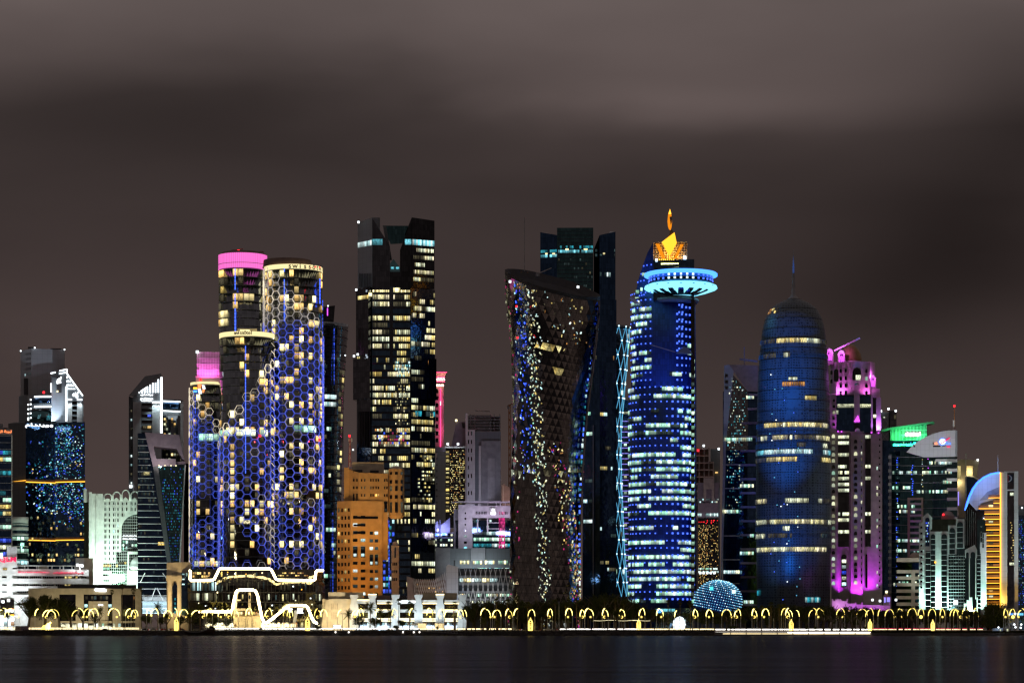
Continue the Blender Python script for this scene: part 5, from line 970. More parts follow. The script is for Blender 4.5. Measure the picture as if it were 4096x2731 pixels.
for j in range(NR):
    for i in range(NS):
        A, Bp, C_, D_ = twp(i, j), twp((i+1), j), twp(i, j+1), twp((i+1), j+1)
        if j % 2 == 0: tr = [(A, Bp, C_), (Bp, D_, C_)]
        else: tr = [(A, Bp, D_), (A, D_, C_)]
        for T3 in tr:
            c = sum(T3, Vector())/3; ang = math.degrees(2*PI*(i+.5)/NS); ang = ang-360 if ang > 180 else ang
            front = -c.y; u = (c.x-t.x(cxs(1700)))/t.m(); py = HY-(c.z+GZ-CH)/(KX*(t.Y+c.y))
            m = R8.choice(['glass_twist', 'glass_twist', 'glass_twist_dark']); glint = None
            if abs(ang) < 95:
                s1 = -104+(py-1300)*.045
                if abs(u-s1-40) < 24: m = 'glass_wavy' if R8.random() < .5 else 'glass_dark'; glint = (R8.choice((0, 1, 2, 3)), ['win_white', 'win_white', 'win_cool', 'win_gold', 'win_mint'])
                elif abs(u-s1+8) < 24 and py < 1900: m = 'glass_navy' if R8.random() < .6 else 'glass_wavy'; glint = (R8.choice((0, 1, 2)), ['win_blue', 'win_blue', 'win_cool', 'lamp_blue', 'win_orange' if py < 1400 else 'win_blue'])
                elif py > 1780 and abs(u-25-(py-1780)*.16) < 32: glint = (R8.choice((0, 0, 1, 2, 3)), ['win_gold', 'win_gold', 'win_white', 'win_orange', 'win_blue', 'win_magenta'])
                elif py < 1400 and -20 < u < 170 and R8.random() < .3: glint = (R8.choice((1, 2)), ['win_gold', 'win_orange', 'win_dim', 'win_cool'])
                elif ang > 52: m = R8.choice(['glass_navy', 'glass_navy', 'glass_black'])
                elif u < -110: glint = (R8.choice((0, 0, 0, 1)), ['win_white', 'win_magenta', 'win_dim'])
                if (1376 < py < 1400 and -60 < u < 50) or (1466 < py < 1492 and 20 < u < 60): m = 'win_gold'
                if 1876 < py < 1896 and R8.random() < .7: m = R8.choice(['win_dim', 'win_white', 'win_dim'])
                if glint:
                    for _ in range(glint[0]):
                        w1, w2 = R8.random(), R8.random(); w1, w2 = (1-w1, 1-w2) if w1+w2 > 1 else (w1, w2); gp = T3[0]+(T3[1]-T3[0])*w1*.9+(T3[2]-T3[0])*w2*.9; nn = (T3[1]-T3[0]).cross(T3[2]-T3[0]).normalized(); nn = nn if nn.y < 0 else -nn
                        t.piece('glint_shard', R8.choice(glint[1]), gp.x+nn.x*.3, gp.y+nn.y*.3, gp.z, R8.uniform(.3, .9), R8.uniform(.5, 2.0), math.radians(ang), .15, R8.uniform(-.7, .7))  # small glowing pieces imitate reflected city lights on the glass
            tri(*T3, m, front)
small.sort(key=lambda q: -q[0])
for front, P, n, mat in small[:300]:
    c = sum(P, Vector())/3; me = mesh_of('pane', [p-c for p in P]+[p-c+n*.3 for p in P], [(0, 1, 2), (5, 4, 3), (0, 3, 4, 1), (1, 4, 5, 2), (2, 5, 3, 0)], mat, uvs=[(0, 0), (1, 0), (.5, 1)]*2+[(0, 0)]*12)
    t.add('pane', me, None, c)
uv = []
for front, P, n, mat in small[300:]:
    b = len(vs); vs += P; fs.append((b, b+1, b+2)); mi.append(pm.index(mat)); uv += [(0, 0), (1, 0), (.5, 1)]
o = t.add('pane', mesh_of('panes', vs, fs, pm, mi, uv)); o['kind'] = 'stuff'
inner = [twp(i, j) for j in range(0, NR+1) for i in range(NS)]; cen = {j: sum([twp(i, j) for i in range(NS)], Vector())/NS for j in range(NR+1)}
inner = [cen[k//NS]+(p-cen[k//NS])*.985 for k, p in enumerate(inner)]
fs2 = [(j*NS+i, j*NS+(i+1) % NS, (j+1)*NS+(i+1) % NS, (j+1)*NS+i) for j in range(NR) for i in range(NS)]
t.add('body', mesh_of('body', inner, fs2, 'dark_metal'))
rim = [twp(i, 0) for i in range(NS)]; cr = sum(rim, Vector())/NS
ring2 = [cr+(p-cr)*.86+Vector((0, 0, -2.5)) for p in rim]; ring3 = [cr+(p-cr)*.6+Vector((0, 0, -6)) for p in rim]; ring0 = [p+Vector((0, -.4, 2.5)) for p in rim]
t.add('crown', mesh_of('crown', rim+ring0+ring2+ring3, [(i, (i+1) % NS, NS+(i+1) % NS, NS+i) for i in range(NS)]+[(NS+i, NS+(i+1) % NS, 2*NS+(i+1) % NS, 2*NS+i) for i in range(NS)]+[(2*NS+i, 2*NS+(i+1) % NS, 3*NS+(i+1) % NS, 3*NS+i) for i in range(NS)]+[tuple(3*NS+i for i in range(NS))], 'dark_wall'))
t.bar('antenna', (2098, 870, 20), (2098, 1085, 20), .35, 'grey_wall'); t.box('roof_unit', 2143, 2158, 1090, 1104, 'grey_wall', 22, 3); t.bar('roof_jib', (2158, 1092, 20), (2206, 1072, 20), .5, 'white_metal')
for px, py in ((2086, 1092), (2112, 1092)): t.lathe('dish', px, [(py-4, 4), (py, 1)], 'gold_dome', 16, 10)
add_lamp_dots(t, [(2040, 1126), (2312, 1148)], 1.5, 'lamp_white', -2)
R9 = random.Random(6)
for y in range(1210, 2380, 22):
    if R9.random() < .8: px = cxs(y)+hw(y)*.93; t.dot('edge_lamp', R9.choice(['lamp_bluedot', 'lamp_blue', 'win_cool', 'win_teal']), px, y, R9.uniform(.7, 1.5), DT-10, R9.uniform(.8, 3.2))
for px, py in ((2066, 1225), (2070, 1350)): t.dot('beacon', 'lamp_red', px, py, 1.2, 3)

# -- second dark tower behind
t = B('stepped_tower', 'dark blue office tower with three flat shafts behind the twisted tower', 2320, 1860)
t.prism('west_shaft', [(2161, 6), (2228, 2), (2228, 26), (2170, 26)], [928, 940, 940, 928], 1400, 'glass_navy'); t.box('centre_shaft', 2228, 2373, 911, 1560, 'glass_teal', 0, 26); t.prism('east_shaft', [(2375, 10), (2398, 2), (2462, 6), (2440, 28)], [1000, 941, 927, 927], 1330, 'glass_navy')
t.add('east_roof', mesh_of('east_roof', [t.L(2375, 1000, 9.5), t.L(2398, 941, 1.6), t.L(2462, 927, 5.5), t.L(2445, 935, 20), t.L(2375, 998, 20)], [(0, 1, 2, 3, 4)], 'panel_slate'))
t.prism('lower_body', [(2330, 4), (2400, -2), (2466, 4), (2440, 30), (2340, 30)], [1270, 1185, 1200, 1200, 1250], None, 'glass_navy'); t.box('edge_strip', 2371, 2374, 1700, 2380, 'slab_edge', -1.6, .6)
for r in range(22): t.box('floor_band', 2229, 2372, 924+15.5*r, 926+15.5*r, 'dark_metal', -.3, .4)
t.grid((2232, 0), (2372, 0), 980, 1014, 2, 18, lambda r, c: ('win_cyan' if rng.random() < .8 else None) if r else ('win_teal' if rng.random() < .6 else None), .9, .65); t.grid((2163, 6), (2227, 2), 994, 1031, 2, 7, lambda r, c: 'win_cyan' if r and c != 3 else ('win_teal' if c != 3 else None), .9, .6); t.grid((2380, 6), (2461, 6), 994, 1030, 2, 8, lambda r, c: 'win_cyan' if r and c in (1, 2, 5) else 'win_dimcool', .9, .6)
for a, b in ((2262, 2274), (2335, 2350), (2181, 2190), (2209, 2220), (2412, 2420)): t.win('window', 'win_bright', a, b, 995 if a > 2230 and a < 2380 else 1012, 1001 if a > 2230 and a < 2380 else 1018, -.5)
t.grid((2398, 2), (2462, 6), 1088, 1106, 1, 7, scatter(4, .6, ['win_dimcool', 'win_cool']), .6, .9); t.grid((2232, 0), (2372, 0), 1030, 1240, 12, 18, scatter(14, .15, ['win_dimcool', 'win_dimcool', 'win_dim']), .7, .5)
t.grid((2400, -2), (2464, 4), 1400, 2370, 36, 9, runs(15, 36, 9, .13, ['win_dimcool', 'win_dim', 'win_cool', 'win_gold']), .8, .5); t.grid((2380, -.5), (2464, 4), 1420, 1440, 1, 12, scatter(16, .8, ['win_orange', 'win_dim']), .5, .8, out=.5)
t.grid((2335, 3.5), (2370, 1), 1640, 2340, 26, 5, runs(17, 26, 5, .12, ['win_dimcool', 'win_cool', 'win_mint']), .9, .5, out=.6)
# -- hourglass diagrid tower
t = B('hourglass_tower', 'blue hourglass tower with glowing diagonal bars and bright node lamps', 2440, 1960)
rf = lerp_tab([(1310, 82), (1500, 66), (1700, 48), (1800, 45), (2000, 50), (2200, 60), (2390, 74)])
t.lathe('body', 2440, [(1310+45*i, rf(1310+45*i)-1.5) for i in range(27)], 'glass_blue', 15, 40); t.lathe('roof_rim', 2440, [(1308, 83), (1316, 82)], 'panel_slate', 15, 40)
ND, LV = 14, 19
def node(i, j): py = 1312+(2385-1312)*j/LV; a = math.radians(360*(i+.5*(j % 2))/ND); k2 = (t.D+15)*KX; return Vector((t.x(2440, 15)+math.sin(a)*rf(py)*k2, 15-math.cos(a)*rf(py)*k2, t.z(py, 15))), a
for j in range(LV):
    for i in range(ND):
        p, a = node(i, j)
        if math.cos(a) < -.2: continue
        for di in ((0, -1) if j % 2 == 0 else (0, 1)):
            q, _ = node(i+di, j+1); t.add('diagonal', bar_mesh('diagonal', p, q, .2, 'led_cyan'))
        t.piece('node_lamp', 'lamp_cool', p.x, p.y-.3, p.z, 1.0, 1.0, 0, .6)
t.cgrid(2440, lambda p: rf(p)-1.2, 1330, 2380, 28, -10, 85, 8, scatter(5, .10, ['win_mint', 'win_cool', 'win_dim']), .8, .5, d=15)
t = B('violet_office', 'violet-blue office with dotted horizontal light lines behind the hourglass tower', 2500, 2080)
t.box('body', 2440, 2535, 1672, None, 'glass_blue', 0, 22); t.poly('roof', [(2460, 1672), (2480, 1592), (2535, 1608), (2535, 1672)], 'glass_navy', 2, 18); t.win('window', 'win_white', 2493, 2516, 1647, 1655, .5)
for r in range(31):
    y = 1684+21.4*r; t.box('led_rail', 2470, 2530, y+1, y+2, 'panel_slate', -.3, .3)
    for c in range(10): t.dot('led_dot', 'led_violet', 2474+5.4*c, y, .62, -.6)
    if r % 3 == 1: t.win('window', rng.choice(['win_white', 'win_mint', 'win_dim']), 2496, 2507, y+4, y+13, -.2)
t.spot((2500, 2400, -70), (2500, 2000, 0), 90000, (.12, .15, 1), 40)

# ------------------------------------------------------------------ blue tower with saucer and flame
t = B('saucer_tower', 'blue lit tower with a glowing saucer ring and golden diamond and flame on top', 2650, 1720)
left = [(2613, 968), (2590, 1010), (2570, 1065), (2553, 1120), (2541, 1180), (2530, 1230), (2526, 1280)]
t.poly('crescent_wall', left+[(2526, 1300), (2613, 1300)], 'glass_royal', 24, 20); t.box('upper_body', 2604, 2770, 1195, None, 'glass_navy', 30, 26); t.box('blue_attic', 2613, 2777, 1038, 1200, 'glass_blue', 6, 22)
pf = [(1215, 128), (1555, 130)]; t.lathe('bow_front', 2655, [(1200, 126), (1560, 130)], 'glass_royal', 26, 48, .9); t.lathe('bow_front', 2650, [(1557, 135), (2519, 136)], 'glass_royal', 27, 48, .9); t.box('east_pier', 2764, 2778, 1200, 2440, 'glass_black', 2.5, 20)
t.box('golden_screen', 2613, 2749, 970, 1038, 'gold_dome', 7, 1)
for i in range(13): t.box('screen_bar', 2613+11.2*i, 2614.6+11.2*i, 968, 1040, 'cream_wall', 6.2, .5)
for i in range(8): t.box('screen_bar', 2613, 2749, 969+9.7*i, 970.6+9.7*i, 'cream_wall', 6.0, .5)
t.poly('screen_brace', [(2622, 975), (2637, 975), (2663, 1036), (2648, 1036)], 'lamp_flame', 5.4, .5); t.poly('screen_brace', [(2735, 978), (2722, 978), (2694, 1034), (2706, 1034)], 'lamp_flame', 5.4, .5)
dv = [t.L(2647, 968, 4), t.L(2698, 930, 3), t.L(2707, 973, 4), t.L(2678, 1028, 3), t.L(2683, 985, -4), t.L(2683, 985, 10)]
t.add('diamond', mesh_of('diamond', dv, [(0, 4, 1), (1, 4, 2), (2, 4, 3), (3, 4, 0), (1, 5, 0), (2, 5, 1), (3, 5, 2), (0, 5, 3)], 'lamp_gold')); t.bar('diamond_stem', (2678, 1026, 3), (2678, 1040, 3), .8, 'lamp_gold')
fl = [(2680, 838), (2684, 850), (2687, 870), (2688, 890), (2686, 908), (2682, 921), (2676, 916), (2672, 905), (2670, 885), (2672, 862), (2675, 848)]
t.poly('flame', fl, 'lamp_flame', 3, 2.0); t.poly('flame_tip', [(2680, 836), (2685, 856), (2674, 856)], 'lamp_orange', 2.6, 2.6); t.poly('flame_fold', [(2678, 868), (2688, 866), (2687, 890), (2683, 900)], 'brown_wall', 2.4, .6); t.poly('flame_stem', [(2682, 918), (2690, 922), (2694, 932), (2672, 948), (2680, 928)], 'brown_wall', 3, 1.5)
for i in range(9): t.dot('roof_lamp', 'lamp_orange', 2630+8*i, 1038, .8, 5)
t.dot('roof_lamp', 'lamp_white', 2626, 1040, 1.6, 4); t.dot('roof_lamp', 'lamp_white', 2739, 1031, 2.0, 4); t.area((2680, 1045, 0), (2680, 1005, 7), 3200, (1, .55, .12), 12, 1.2)
SX, SD = 2723, 12
t.lathe('saucer_roof', SX, [(1070, 40), (1085, 90), (1098, 128), (1104, 147)], 'glass_blue', SD, 60); t.lathe('saucer_light_ring', SX, [(1094, 141), (1098, 146), (1106, 146), (1108, 143)], 'lamp_cyan', SD, 60); t.lathe('saucer_drum', SX, [(1106, 127), (1146, 127)], 'glass_navy', SD, 60); t.lathe('saucer_bowl', SX, [(1141, 132), (1146, 143), (1155, 146), (1160, 140), (1172, 105), (1183, 62), (1188, 50)], 'lamp_saucer', SD, 64)
kk = (t.D+SD)*KX
for xa, xb, y in [(2568, 2595, 1091), (2562, 2570, 1150), (2543, 2556, 1160), (2540, 2556, 1188), (2530, 2548, 1215)]: t.win('window', 'win_mint', xa, xb, y, y+13, 23.8)
for px, py in [(2575, 1063), (2588, 1060), (2605, 1058), (2565, 1095), (2605, 1086), (2551, 1128), (2563, 1123), (2576, 1121), (2558, 1182), (2567, 1180), (2576, 1178)]: t.dot('blue_lamp', 'lamp_bluedot', px, py, .8, 23.5)
for i in range(17):
    a = math.radians(-88+176*i/16)
    for z0 in (1113, 1127): t.piece('saucer_lamp', 'lamp_cool' if abs(i-8) < 3 else 'lamp_bluedot', t.x(SX, SD)+math.sin(a)*128*kk, SD-math.cos(a)*128*kk, t.z(z0, SD), 1.3, 1.3, a, .5)
for i in range(9):
    a = math.radians(-80+160*i/8)
    P3 = [(1146, 146.5, -.025), (1146, 146.5, .025), (1184, 64, .09), (1184, 64, -.09)]
    if i in (0, 8): continue
    v = [Vector((t.x(SX, SD)+math.sin(a+da)*(r+1.0)*kk, SD-math.cos(a+da)*(r+1.0)*kk, t.z(py, SD)-.3)) for py, r, da in [(1150, 146, -.03), (1150, 146, .03), (1170, 112, .10), (1185, 60, .20), (1185, 60, -.20), (1170, 112, -.10)]]
    t.add('bowl_rib', mesh_of('bowl_rib', v+[q+Vector((0, 0, .4)) for q in v], [(0, 1, 2, 5), (5, 2, 3, 4), (6, 7, 8, 11), (11, 8, 9, 10)], 'glass_navy'))
t.lathe('saucer_neck', SX-10, [(1186, 66), (1200, 66)], 'glass_dark', SD+2, 40); t.lathe('balcony', SX-25, [(1200, 96), (1208, 98), (1216, 90)], 'panel_slate', SD+6, 48)
t.poly('wing', [(2517, 1190), (2527, 1187), (2560, 1212), (2545, 1214), (2525, 1202)], 'white_metal', -2, 4); t.bar('canopy_truss', (2602, 1378, -1), (2700, 1408, -1), .5, 'slab_edge'); t.poly('canopy', [(2705, 1412), (2735, 1386), (2755, 1395), (2770, 1415)], 'panel_slate', -1, 4)
P = runs(71, 44, 30, .8, ['win_mint', 'win_mint', 'win_mint', 'win_cool', 'win_dimcool'], rowdens=lambda r: [.05, .5, .5, .5, .05, .4, .8, .3, .9, .8, .25, .9, .7, .7][r] if r < 14 else None, mean=5) if False else None
dens = [0, .55, .5, .5, .5, .55, .5, .3, .5, .7, .8, .8, .15, .35, .75, .15, .2, .1, .85, .85, .1, .2, .75, .9, .9, .9, .9, .95, .9, .25, .7, .1, .85, .1, .85, .2, .85, .8, .85, .8, .75, .7, .75, .7, .2]
R1 = random.Random(17); tab = {}
for r in range(45):
    c = 0
    while c < 34:
        n = R1.choice((2, 3, 4, 6)); m = R1.choice(['win_mint', 'win_mint', 'win_mint', 'win_mint', 'win_mint', 'win_cool', 'win_dimcool']) if R1.random() < dens[min(r, 44)] else None
        for kx in range(n): tab[(r, c+kx)] = m
        c += n
y0, rhp = 1175, 28.9
t.cgrid(2655, lambda p: 129, y0, y0+rhp*13, 13, -84, -22, 14, lambda r, c: tab.get((r, c)), .92, .52, d=26, ry=.9); t.cgrid(2655, lambda p: 129, y0+rhp*7, y0+rhp*13, 6, 10, 70, 13, lambda r, c: tab.get((r+7, c+16)) if c > 7 or r > 3 else None, .92, .5, d=26, ry=.9)
t.cgrid(2650, lambda p: 136, y0+rhp*13, y0+rhp*43, 30, -84, 68, 33, lambda r, c: tab.get((r+13, c)), .92, .52, d=27, ry=.9)
for r in range(43):
    for c in range(16):
        a = -80+9.6*c; y = y0+rhp*(r+.25); RR = 130 if r < 13 else 137
        if r < 13 and -20 < a < 22: continue
        if rng.random() < .9:
            ar = math.radians(a); big = a > 8
            t.piece('blue_lamp', 'lamp_bluedot', t.x(2652, 26)+math.sin(ar)*(RR+1)*kk, 26-math.cos(ar)*(RR+1)*kk*.9, t.z(y, 26), 1.25 if big else .85, 1.25 if big else .85, ar, .4)
for r in range(32): t.win('window', 'win_mint' if rng.random() < .8 else 'win_dimcool', 2766, 2777, y0+rhp*(r+11)+8, y0+rhp*(r+11)+22, 2.5)
for r in range(7):
    for px in (2717, 2730): t.dot('blue_lamp', 'lamp_bluedot', px, 1220+29*r, 1.1, 3)
t.box('entrance_hall', 2620, 2780, 2430, None, 'glass_blue', -4, 10); t.grid((2622, -4), (2700, -4), 2433, 2446, 1, 12, lambda r, c: 'win_cyan', .9, .9); t.dot('door_lamp', 'lamp_cyan', 2637, 2442, 2.6, -5); t.grid((2625, -4), (2760, -4), 2472, 2484, 1, 18, scatter(5, .6, ['win_cool', 'win_cyan']), .9, .9)
t.spot((2660, 2440, -80), (2660, 2100, 10), 50000, (.03, .12, 1), 50); t.spot((2660, 2440, -80), (2660, 1600, 10), 190000, (.03, .12, 1), 34); t.spot((2720, 2440, -80), (2690, 1200, 10), 260000, (.03, .14, 1), 24)

# ------------------------------------------------------------------ between the saucer tower and the dome tower
t = B('scaffold_tower', 'reddish unfinished tower with bare floor slabs and a red beacon', 2820, 2050)
t.box('core', 2775, 2834, 1790, 2120, 'brown_wall', 6, 14); t.box('side_tower', 2842, 2880, 1795, 2120, 'panel_slate', 10, 12); t.box('lower_part', 2775, 2855, 1845, 2120, 'brown_wall', 8, 12)
for i in range(10): t.box('floor_slab', 2772, 2838 if i < 2 else 2856, 1792+28*i, 1796+28*i, 'pink_stone', 1, 16)
for px in (2776, 2795, 2815, 2834, 2852): t.box('column', px, px+3, 1790 if px < 2836 else 1846, 2120, 'pink_stone', .6, 3)
t.dot('beacon', 'lamp_red', 2792, 1801, 1.6, 0); t.dot('roof_lamp', 'lamp_white', 2815, 1782, 1.6, 0); t.dot('roof_lamp', 'lamp_white', 2875, 1795, 1.6, 0); t.spot((2810, 2080, -30), (2810, 1900, 0), 7000, (1, .6, .5), 60); t.win('window', 'win_warm', 2861, 2871, 1887, 1892, 9)
t = B('portal_tower', 'violet-grey office tower with white portal crown and golden glittering glass', 2828, 1960)
t.box('body', 2780, 2880, 2070, None, 'glass_black', 3, 22); t.box('shoulders', 2790, 2880, 1930, 2070, 'purple_slab', 3, 20); t.poly('portal', [(2814, 2003), (2814, 1911), (2857, 1911), (2857, 2003), (2847, 2003), (2847, 1955), (2825, 1955), (2825, 2003)], 'pink_stone', 0, 6); t.box('west_pier', 2779, 2792, 2060, None, 'pink_stone', 0, 6); t.box('band', 2792, 2880, 2010, 2050, 'purple_slab', 1, 4); t.box('east_edge', 2874, 2880, 1950, None, 'panel_slate', .5, 4)
t.grid((2792, 3), (2876, 3), 1992, 2012, 2, 14, scatter(3, .7, ['win_cool', 'win_white', 'win_dimcool']), .8, .6); t.grid((2790, 1), (2878, 1), 2052, 2064, 1, 16, lambda r, c: 'win_cool' if rng.random() < .85 else None, .9, .9); t.grid((2794, 3), (2876, 3), 2078, 2095, 3, 20, scatter(5, .45, ['lamp_red', 'win_dim']), .5, .5)
RG = random.Random(9); t.grid((2793, 3), (2876, 3), 2098, 2350, 46, 22, lambda r, c: RG.choice(['win_gold', 'win_orange', 'win_warm', 'win_dim']) if RG.random() < (.62 if c < 10 else .28 if c > 16 else .14) else None, .6, .5); t.grid((2793, 3), (2876, 3), 2268, 2292, 2, 14, scatter(6, .8, ['win_cool', 'win_mint']), .9, .6, out=.4)
for i in range(5): t.dot('canopy_lamp', 'lamp_white', 2801+14*i, 2290, 1.6, 1)
t.spot((2830, 2110, -40), (2835, 1970, 0), 9000, (.9, .75, .85), 60)
# LED egg
t = B('led_dome', 'egg shaped dome covered in rows of white-cyan light dots beside the blue tower', 2872, 1690)
EC, EH, EW = (2872, 2402), 84, 97
def egg(u, v):
    """u around -1..1 west-east, v rows; tilted ellipsoid"""
    th = u*PI/2*.98; ph = v
    x = math.sin(th)*math.cos(ph); y = -math.cos(th)*math.cos(ph); z = math.sin(ph)
    tl = math.radians(-14); x, z = x*math.cos(tl)-z*math.sin(tl), x*math.sin(tl)+z*math.cos(tl)
    k = t.D*KX; return Vector((t.x(EC[0])+x*EW*k, 15+y*EW*k*.9, t.z(EC[1])+z*EH*k))
nu, nv = 30, 16; vs = [egg(-2+4*i/nu, -.9+ (PI/2+.9)*j/nv) for j in range(nv+1) for i in range(nu)]
fs = [(j*nu+i, j*nu+(i+1) % nu, (j+1)*nu+(i+1) % nu, (j+1)*nu+i) for j in range(nv) for i in range(nu)]
t.add('shell', mesh_of('shell', vs, fs, 'glass_royal', smooth=True))
for j in range(15):
    ph = -.42+j*.125; n = 29
    for i in range(n):
        u = -.97+1.94*i/(n-1)
        if math.cos(ph) < .25 and i % 2: continue
        p = egg(u, ph); c0 = Vector((t.x(EC[0]), 15, t.z(EC[1]))); p = p+(p-c0).normalized()*.25
        t.piece('led_dot', 'led_cyan' if (j+i) % 4 else 'lamp_cool', p.x, p.y, p.z, .50, .42, u*PI/2, .3)
for (px, py, m) in [(2846, 2352, 'led_teal'), (2935, 2365, 'lamp_mint'), (2905, 2395, 'led_teal'), (2895, 2420, 'win_cool')]: t.dot('panel_light', m, px, py, 2.4, 3)
t.box('base', 2775, 2985, 2438, None, 'dark_wall', 8, 20); t.spot((2850, 2440, -30), (2870, 2390, 5), 5000, (.05, .35, 1), 80)
# -- sloped roof tower
t = B('sloped_tower', 'office tower with a dark triangular sloping roof and sparkling glass face', 2960, 1800)
t.prism('body', [(2892, 4), (2990, 0), (3035, 4), (3035, 30), (2900, 30)], 1565, None, 'glass_navy'); t.poly('white_edge', [(2897, 1460), (2917, 1458), (2935, 1483), (2905, 1760), (2886, 2430), (2880, 2430), (2893, 1800)], 'panel_grey', -.5, 5)
t.add('roof', mesh_of('roof', [t.L(2915, 1458, 6), t.L(3035, 1462, 10), t.L(3035, 1568, 1), t.L(2990, 1565, -1)], [(0, 1, 2, 3)], 'purple_slab')); t.poly('glass_face', [(2917, 1482), (2992, 1566), (2992, 1800), (2905, 1800)], 'glass_wavy', 0, 4)
for i in range(3): t.win('window', 'glass_dark', 2900, 2912, 1496+24*i, 1508+24*i, -.8)
RT = random.Random(12)
for r in range(48):
    for c in range(14):
        y = 1500+11.5*r; x0 = 2908-(y-1500)*.03+c*6
        if x0 < 2916-(y-1482)*.03 or (y < 1566 and x0 > 2912+(y-1482)*.85): continue
        if RT.random() < (.40 if y < 1850 else .25 if y < 2140 else .05): t.win('window', RT.choice(['win_cool', 'win_white', 'win_teal', 'win_cyan']), x0+RT.uniform(-2, 2), x0+RT.uniform(1.5, 3.6), y, y+RT.uniform(2, 8), -.3)
for i in range(16): t.box('floor_band', 2962 if i > 1 else 2990, 3030, 1575+56*i, 1583+56*i, 'purple_slab', -2, 2); t.box('floor_band', 2890, 2960, 1760+95*i, 1764+95*i, 'slab_edge', -1, 2) if i < 7 else None
for y0, x0, x1 in [(1750, 2898, 3012), (1582, 2985, 3020), (1936, 2960, 3020), (2038, 2890, 2955), (2135, 3000, 3018), (2205, 2960, 3020), (2280, 2895, 2960), (2400, 2975, 3018)]:
    n = int((x1-x0)/8)
    for k in range(n): t.win('window', rng.choice(['win_mint', 'win_white', 'win_cool']), x0+8*k, x0+8*k+6.8, y0, y0+13, -2.4 if y0 > 1600 else -.6)
t.bar('roof_mast', (2977, 1388, 10), (2977, 1462, 10), .6, 'purple_slab'); t.bar('roof_beam', (2958, 1436, 10), (3030, 1446, 10), 1.4, 'purple_slab'); t.spot((2960, 2440, -70), (2960, 2000, 0), 16000, (.6, .65, .9), 60); t.spot((2910, 1700, -60), (2905, 1560, 0), 9000, (.7, .8, 1), 50)

# -- dome-topped blue lattice tower
t = B('domed_tower', 'round blue tower with a lattice skin and pointed dome ending in a tall spire', 3174, 1700)
prof = [(1200, 32), (1206, 45), (1216, 66), (1230, 84), (1248, 99), (1270, 110), (1300, 119), (1340, 126), (1385, 130), (1420, 134), (1500, 139), (1600, 143), (1800, 147), (2000, 149), (2200, 148), (2519, 143)]
rf = lerp_tab(prof); DD = 26
def lattice_mat():
    m, nt, out = new_mat('lattice_skin'); L = nt.links.new
    b = N(nt, 'ShaderNodeBsdfPrincipled'); b.inputs['Roughness'].default_value = .45; b.inputs['Metallic'].default_value = .45
    tc = N(nt, 'ShaderNodeTexCoord'); vo = N(nt, 'ShaderNodeTexVoronoi'); vo.feature = 'DISTANCE_TO_EDGE'; vo.inputs['Scale'].default_value = .55; vo.inputs['Randomness'].default_value = .35; L(tc.outputs['Object'], vo.inputs['Vector'])
    r = N(nt, 'ShaderNodeValToRGB'); L(vo.outputs['Distance'], r.inputs[0]); r.color_ramp.elements[0].position = .12; r.color_ramp.elements[0].color = (.13, .16, .19, 1); r.color_ramp.elements[1].position = .3; r.color_ramp.elements[1].color = (.035, .045, .055, 1)
    L(r.outputs[0], b.inputs['Base Color']); L(b.outputs[0], out.inputs['Surface'])
lattice_mat()
t.lathe('skin', 3174, prof, 'lattice_skin', DD, 64); t.lathe('spire', 3174, [(1000, 1.4), (1060, 3.8), (1130, 6), (1176, 8), (1184, 11), (1192, 19), (1200, 33)], 'grey_wall', DD, 20)
RD = random.Random(3); kk2 = (t.D+DD)*KX
# lattice rings and ribs standing proud of the skin
for i in range(29): py = 1240+41*i; t.lathe('lattice_ring', 3174, [(py, rf(py)+1.2), (py+1.6, rf(py+1.6)+1.2)], 'dark_metal', DD, 48)
for i in range(34):
    a = math.radians(-92+184*i/33); t.path('lattice_rib', [(3174+math.sin(a)*(rf(p)+1), p, DD-math.cos(a)*(rf(p)+1)*kk2) for p in (1215, 1232, 1250, 1275, 1310, 1360, 1420, 1500, 1700, 2000, 2200, 2430)], .2, 'lattice_skin', seg=4)
bands = {1375: (.75, ['win_dim', 'win_white', 'win_gold']), 1433: (.30, ['win_white', 'win_dim']), 1709: (.85, ['win_gold', 'win_office', 'win_white']), 1759: (.75, ['win_white', 'win_office', 'win_dim']), 1789: (.3, ['win_dim', 'win_white']), 1815: (.9, ['win_cyan', 'win_cool']), 1845: (.7, ['win_dim', 'win_gold', 'win_dim']), 2008: (.8, ['win_white', 'win_office', 'win_dim']), 2091: (.85, ['win_white', 'win_office', 'win_dim']), 2118: (.55, ['win_white', 'win_dim']), 2146: (.4, ['win_dimcool', 'win_white', 'win_dim']), 2200: (.7, ['win_white', 'win_office'])}
for y, (dn, ms) in bands.items():
    P = runs(y, 1, 44, dn, ms, rowdens=lambda r, q=dn: q, mean=4); t.cgrid(3174, rf, y-9, y+9, 1, -80, 76, 44, P, .9, .95, d=DD, out=.45)
    for i in range(60): a = math.radians(-80+156*i/59); t.piece('screen_bar', 'panel_dark', t.x(3174, DD)+math.sin(a)*(rf(y)*kk2+.75), DD-math.cos(a)*(rf(y)*kk2+.75), t.z(y, DD), .22, 18*t.m(), a, .2, roll=RD.uniform(-.35, .35))
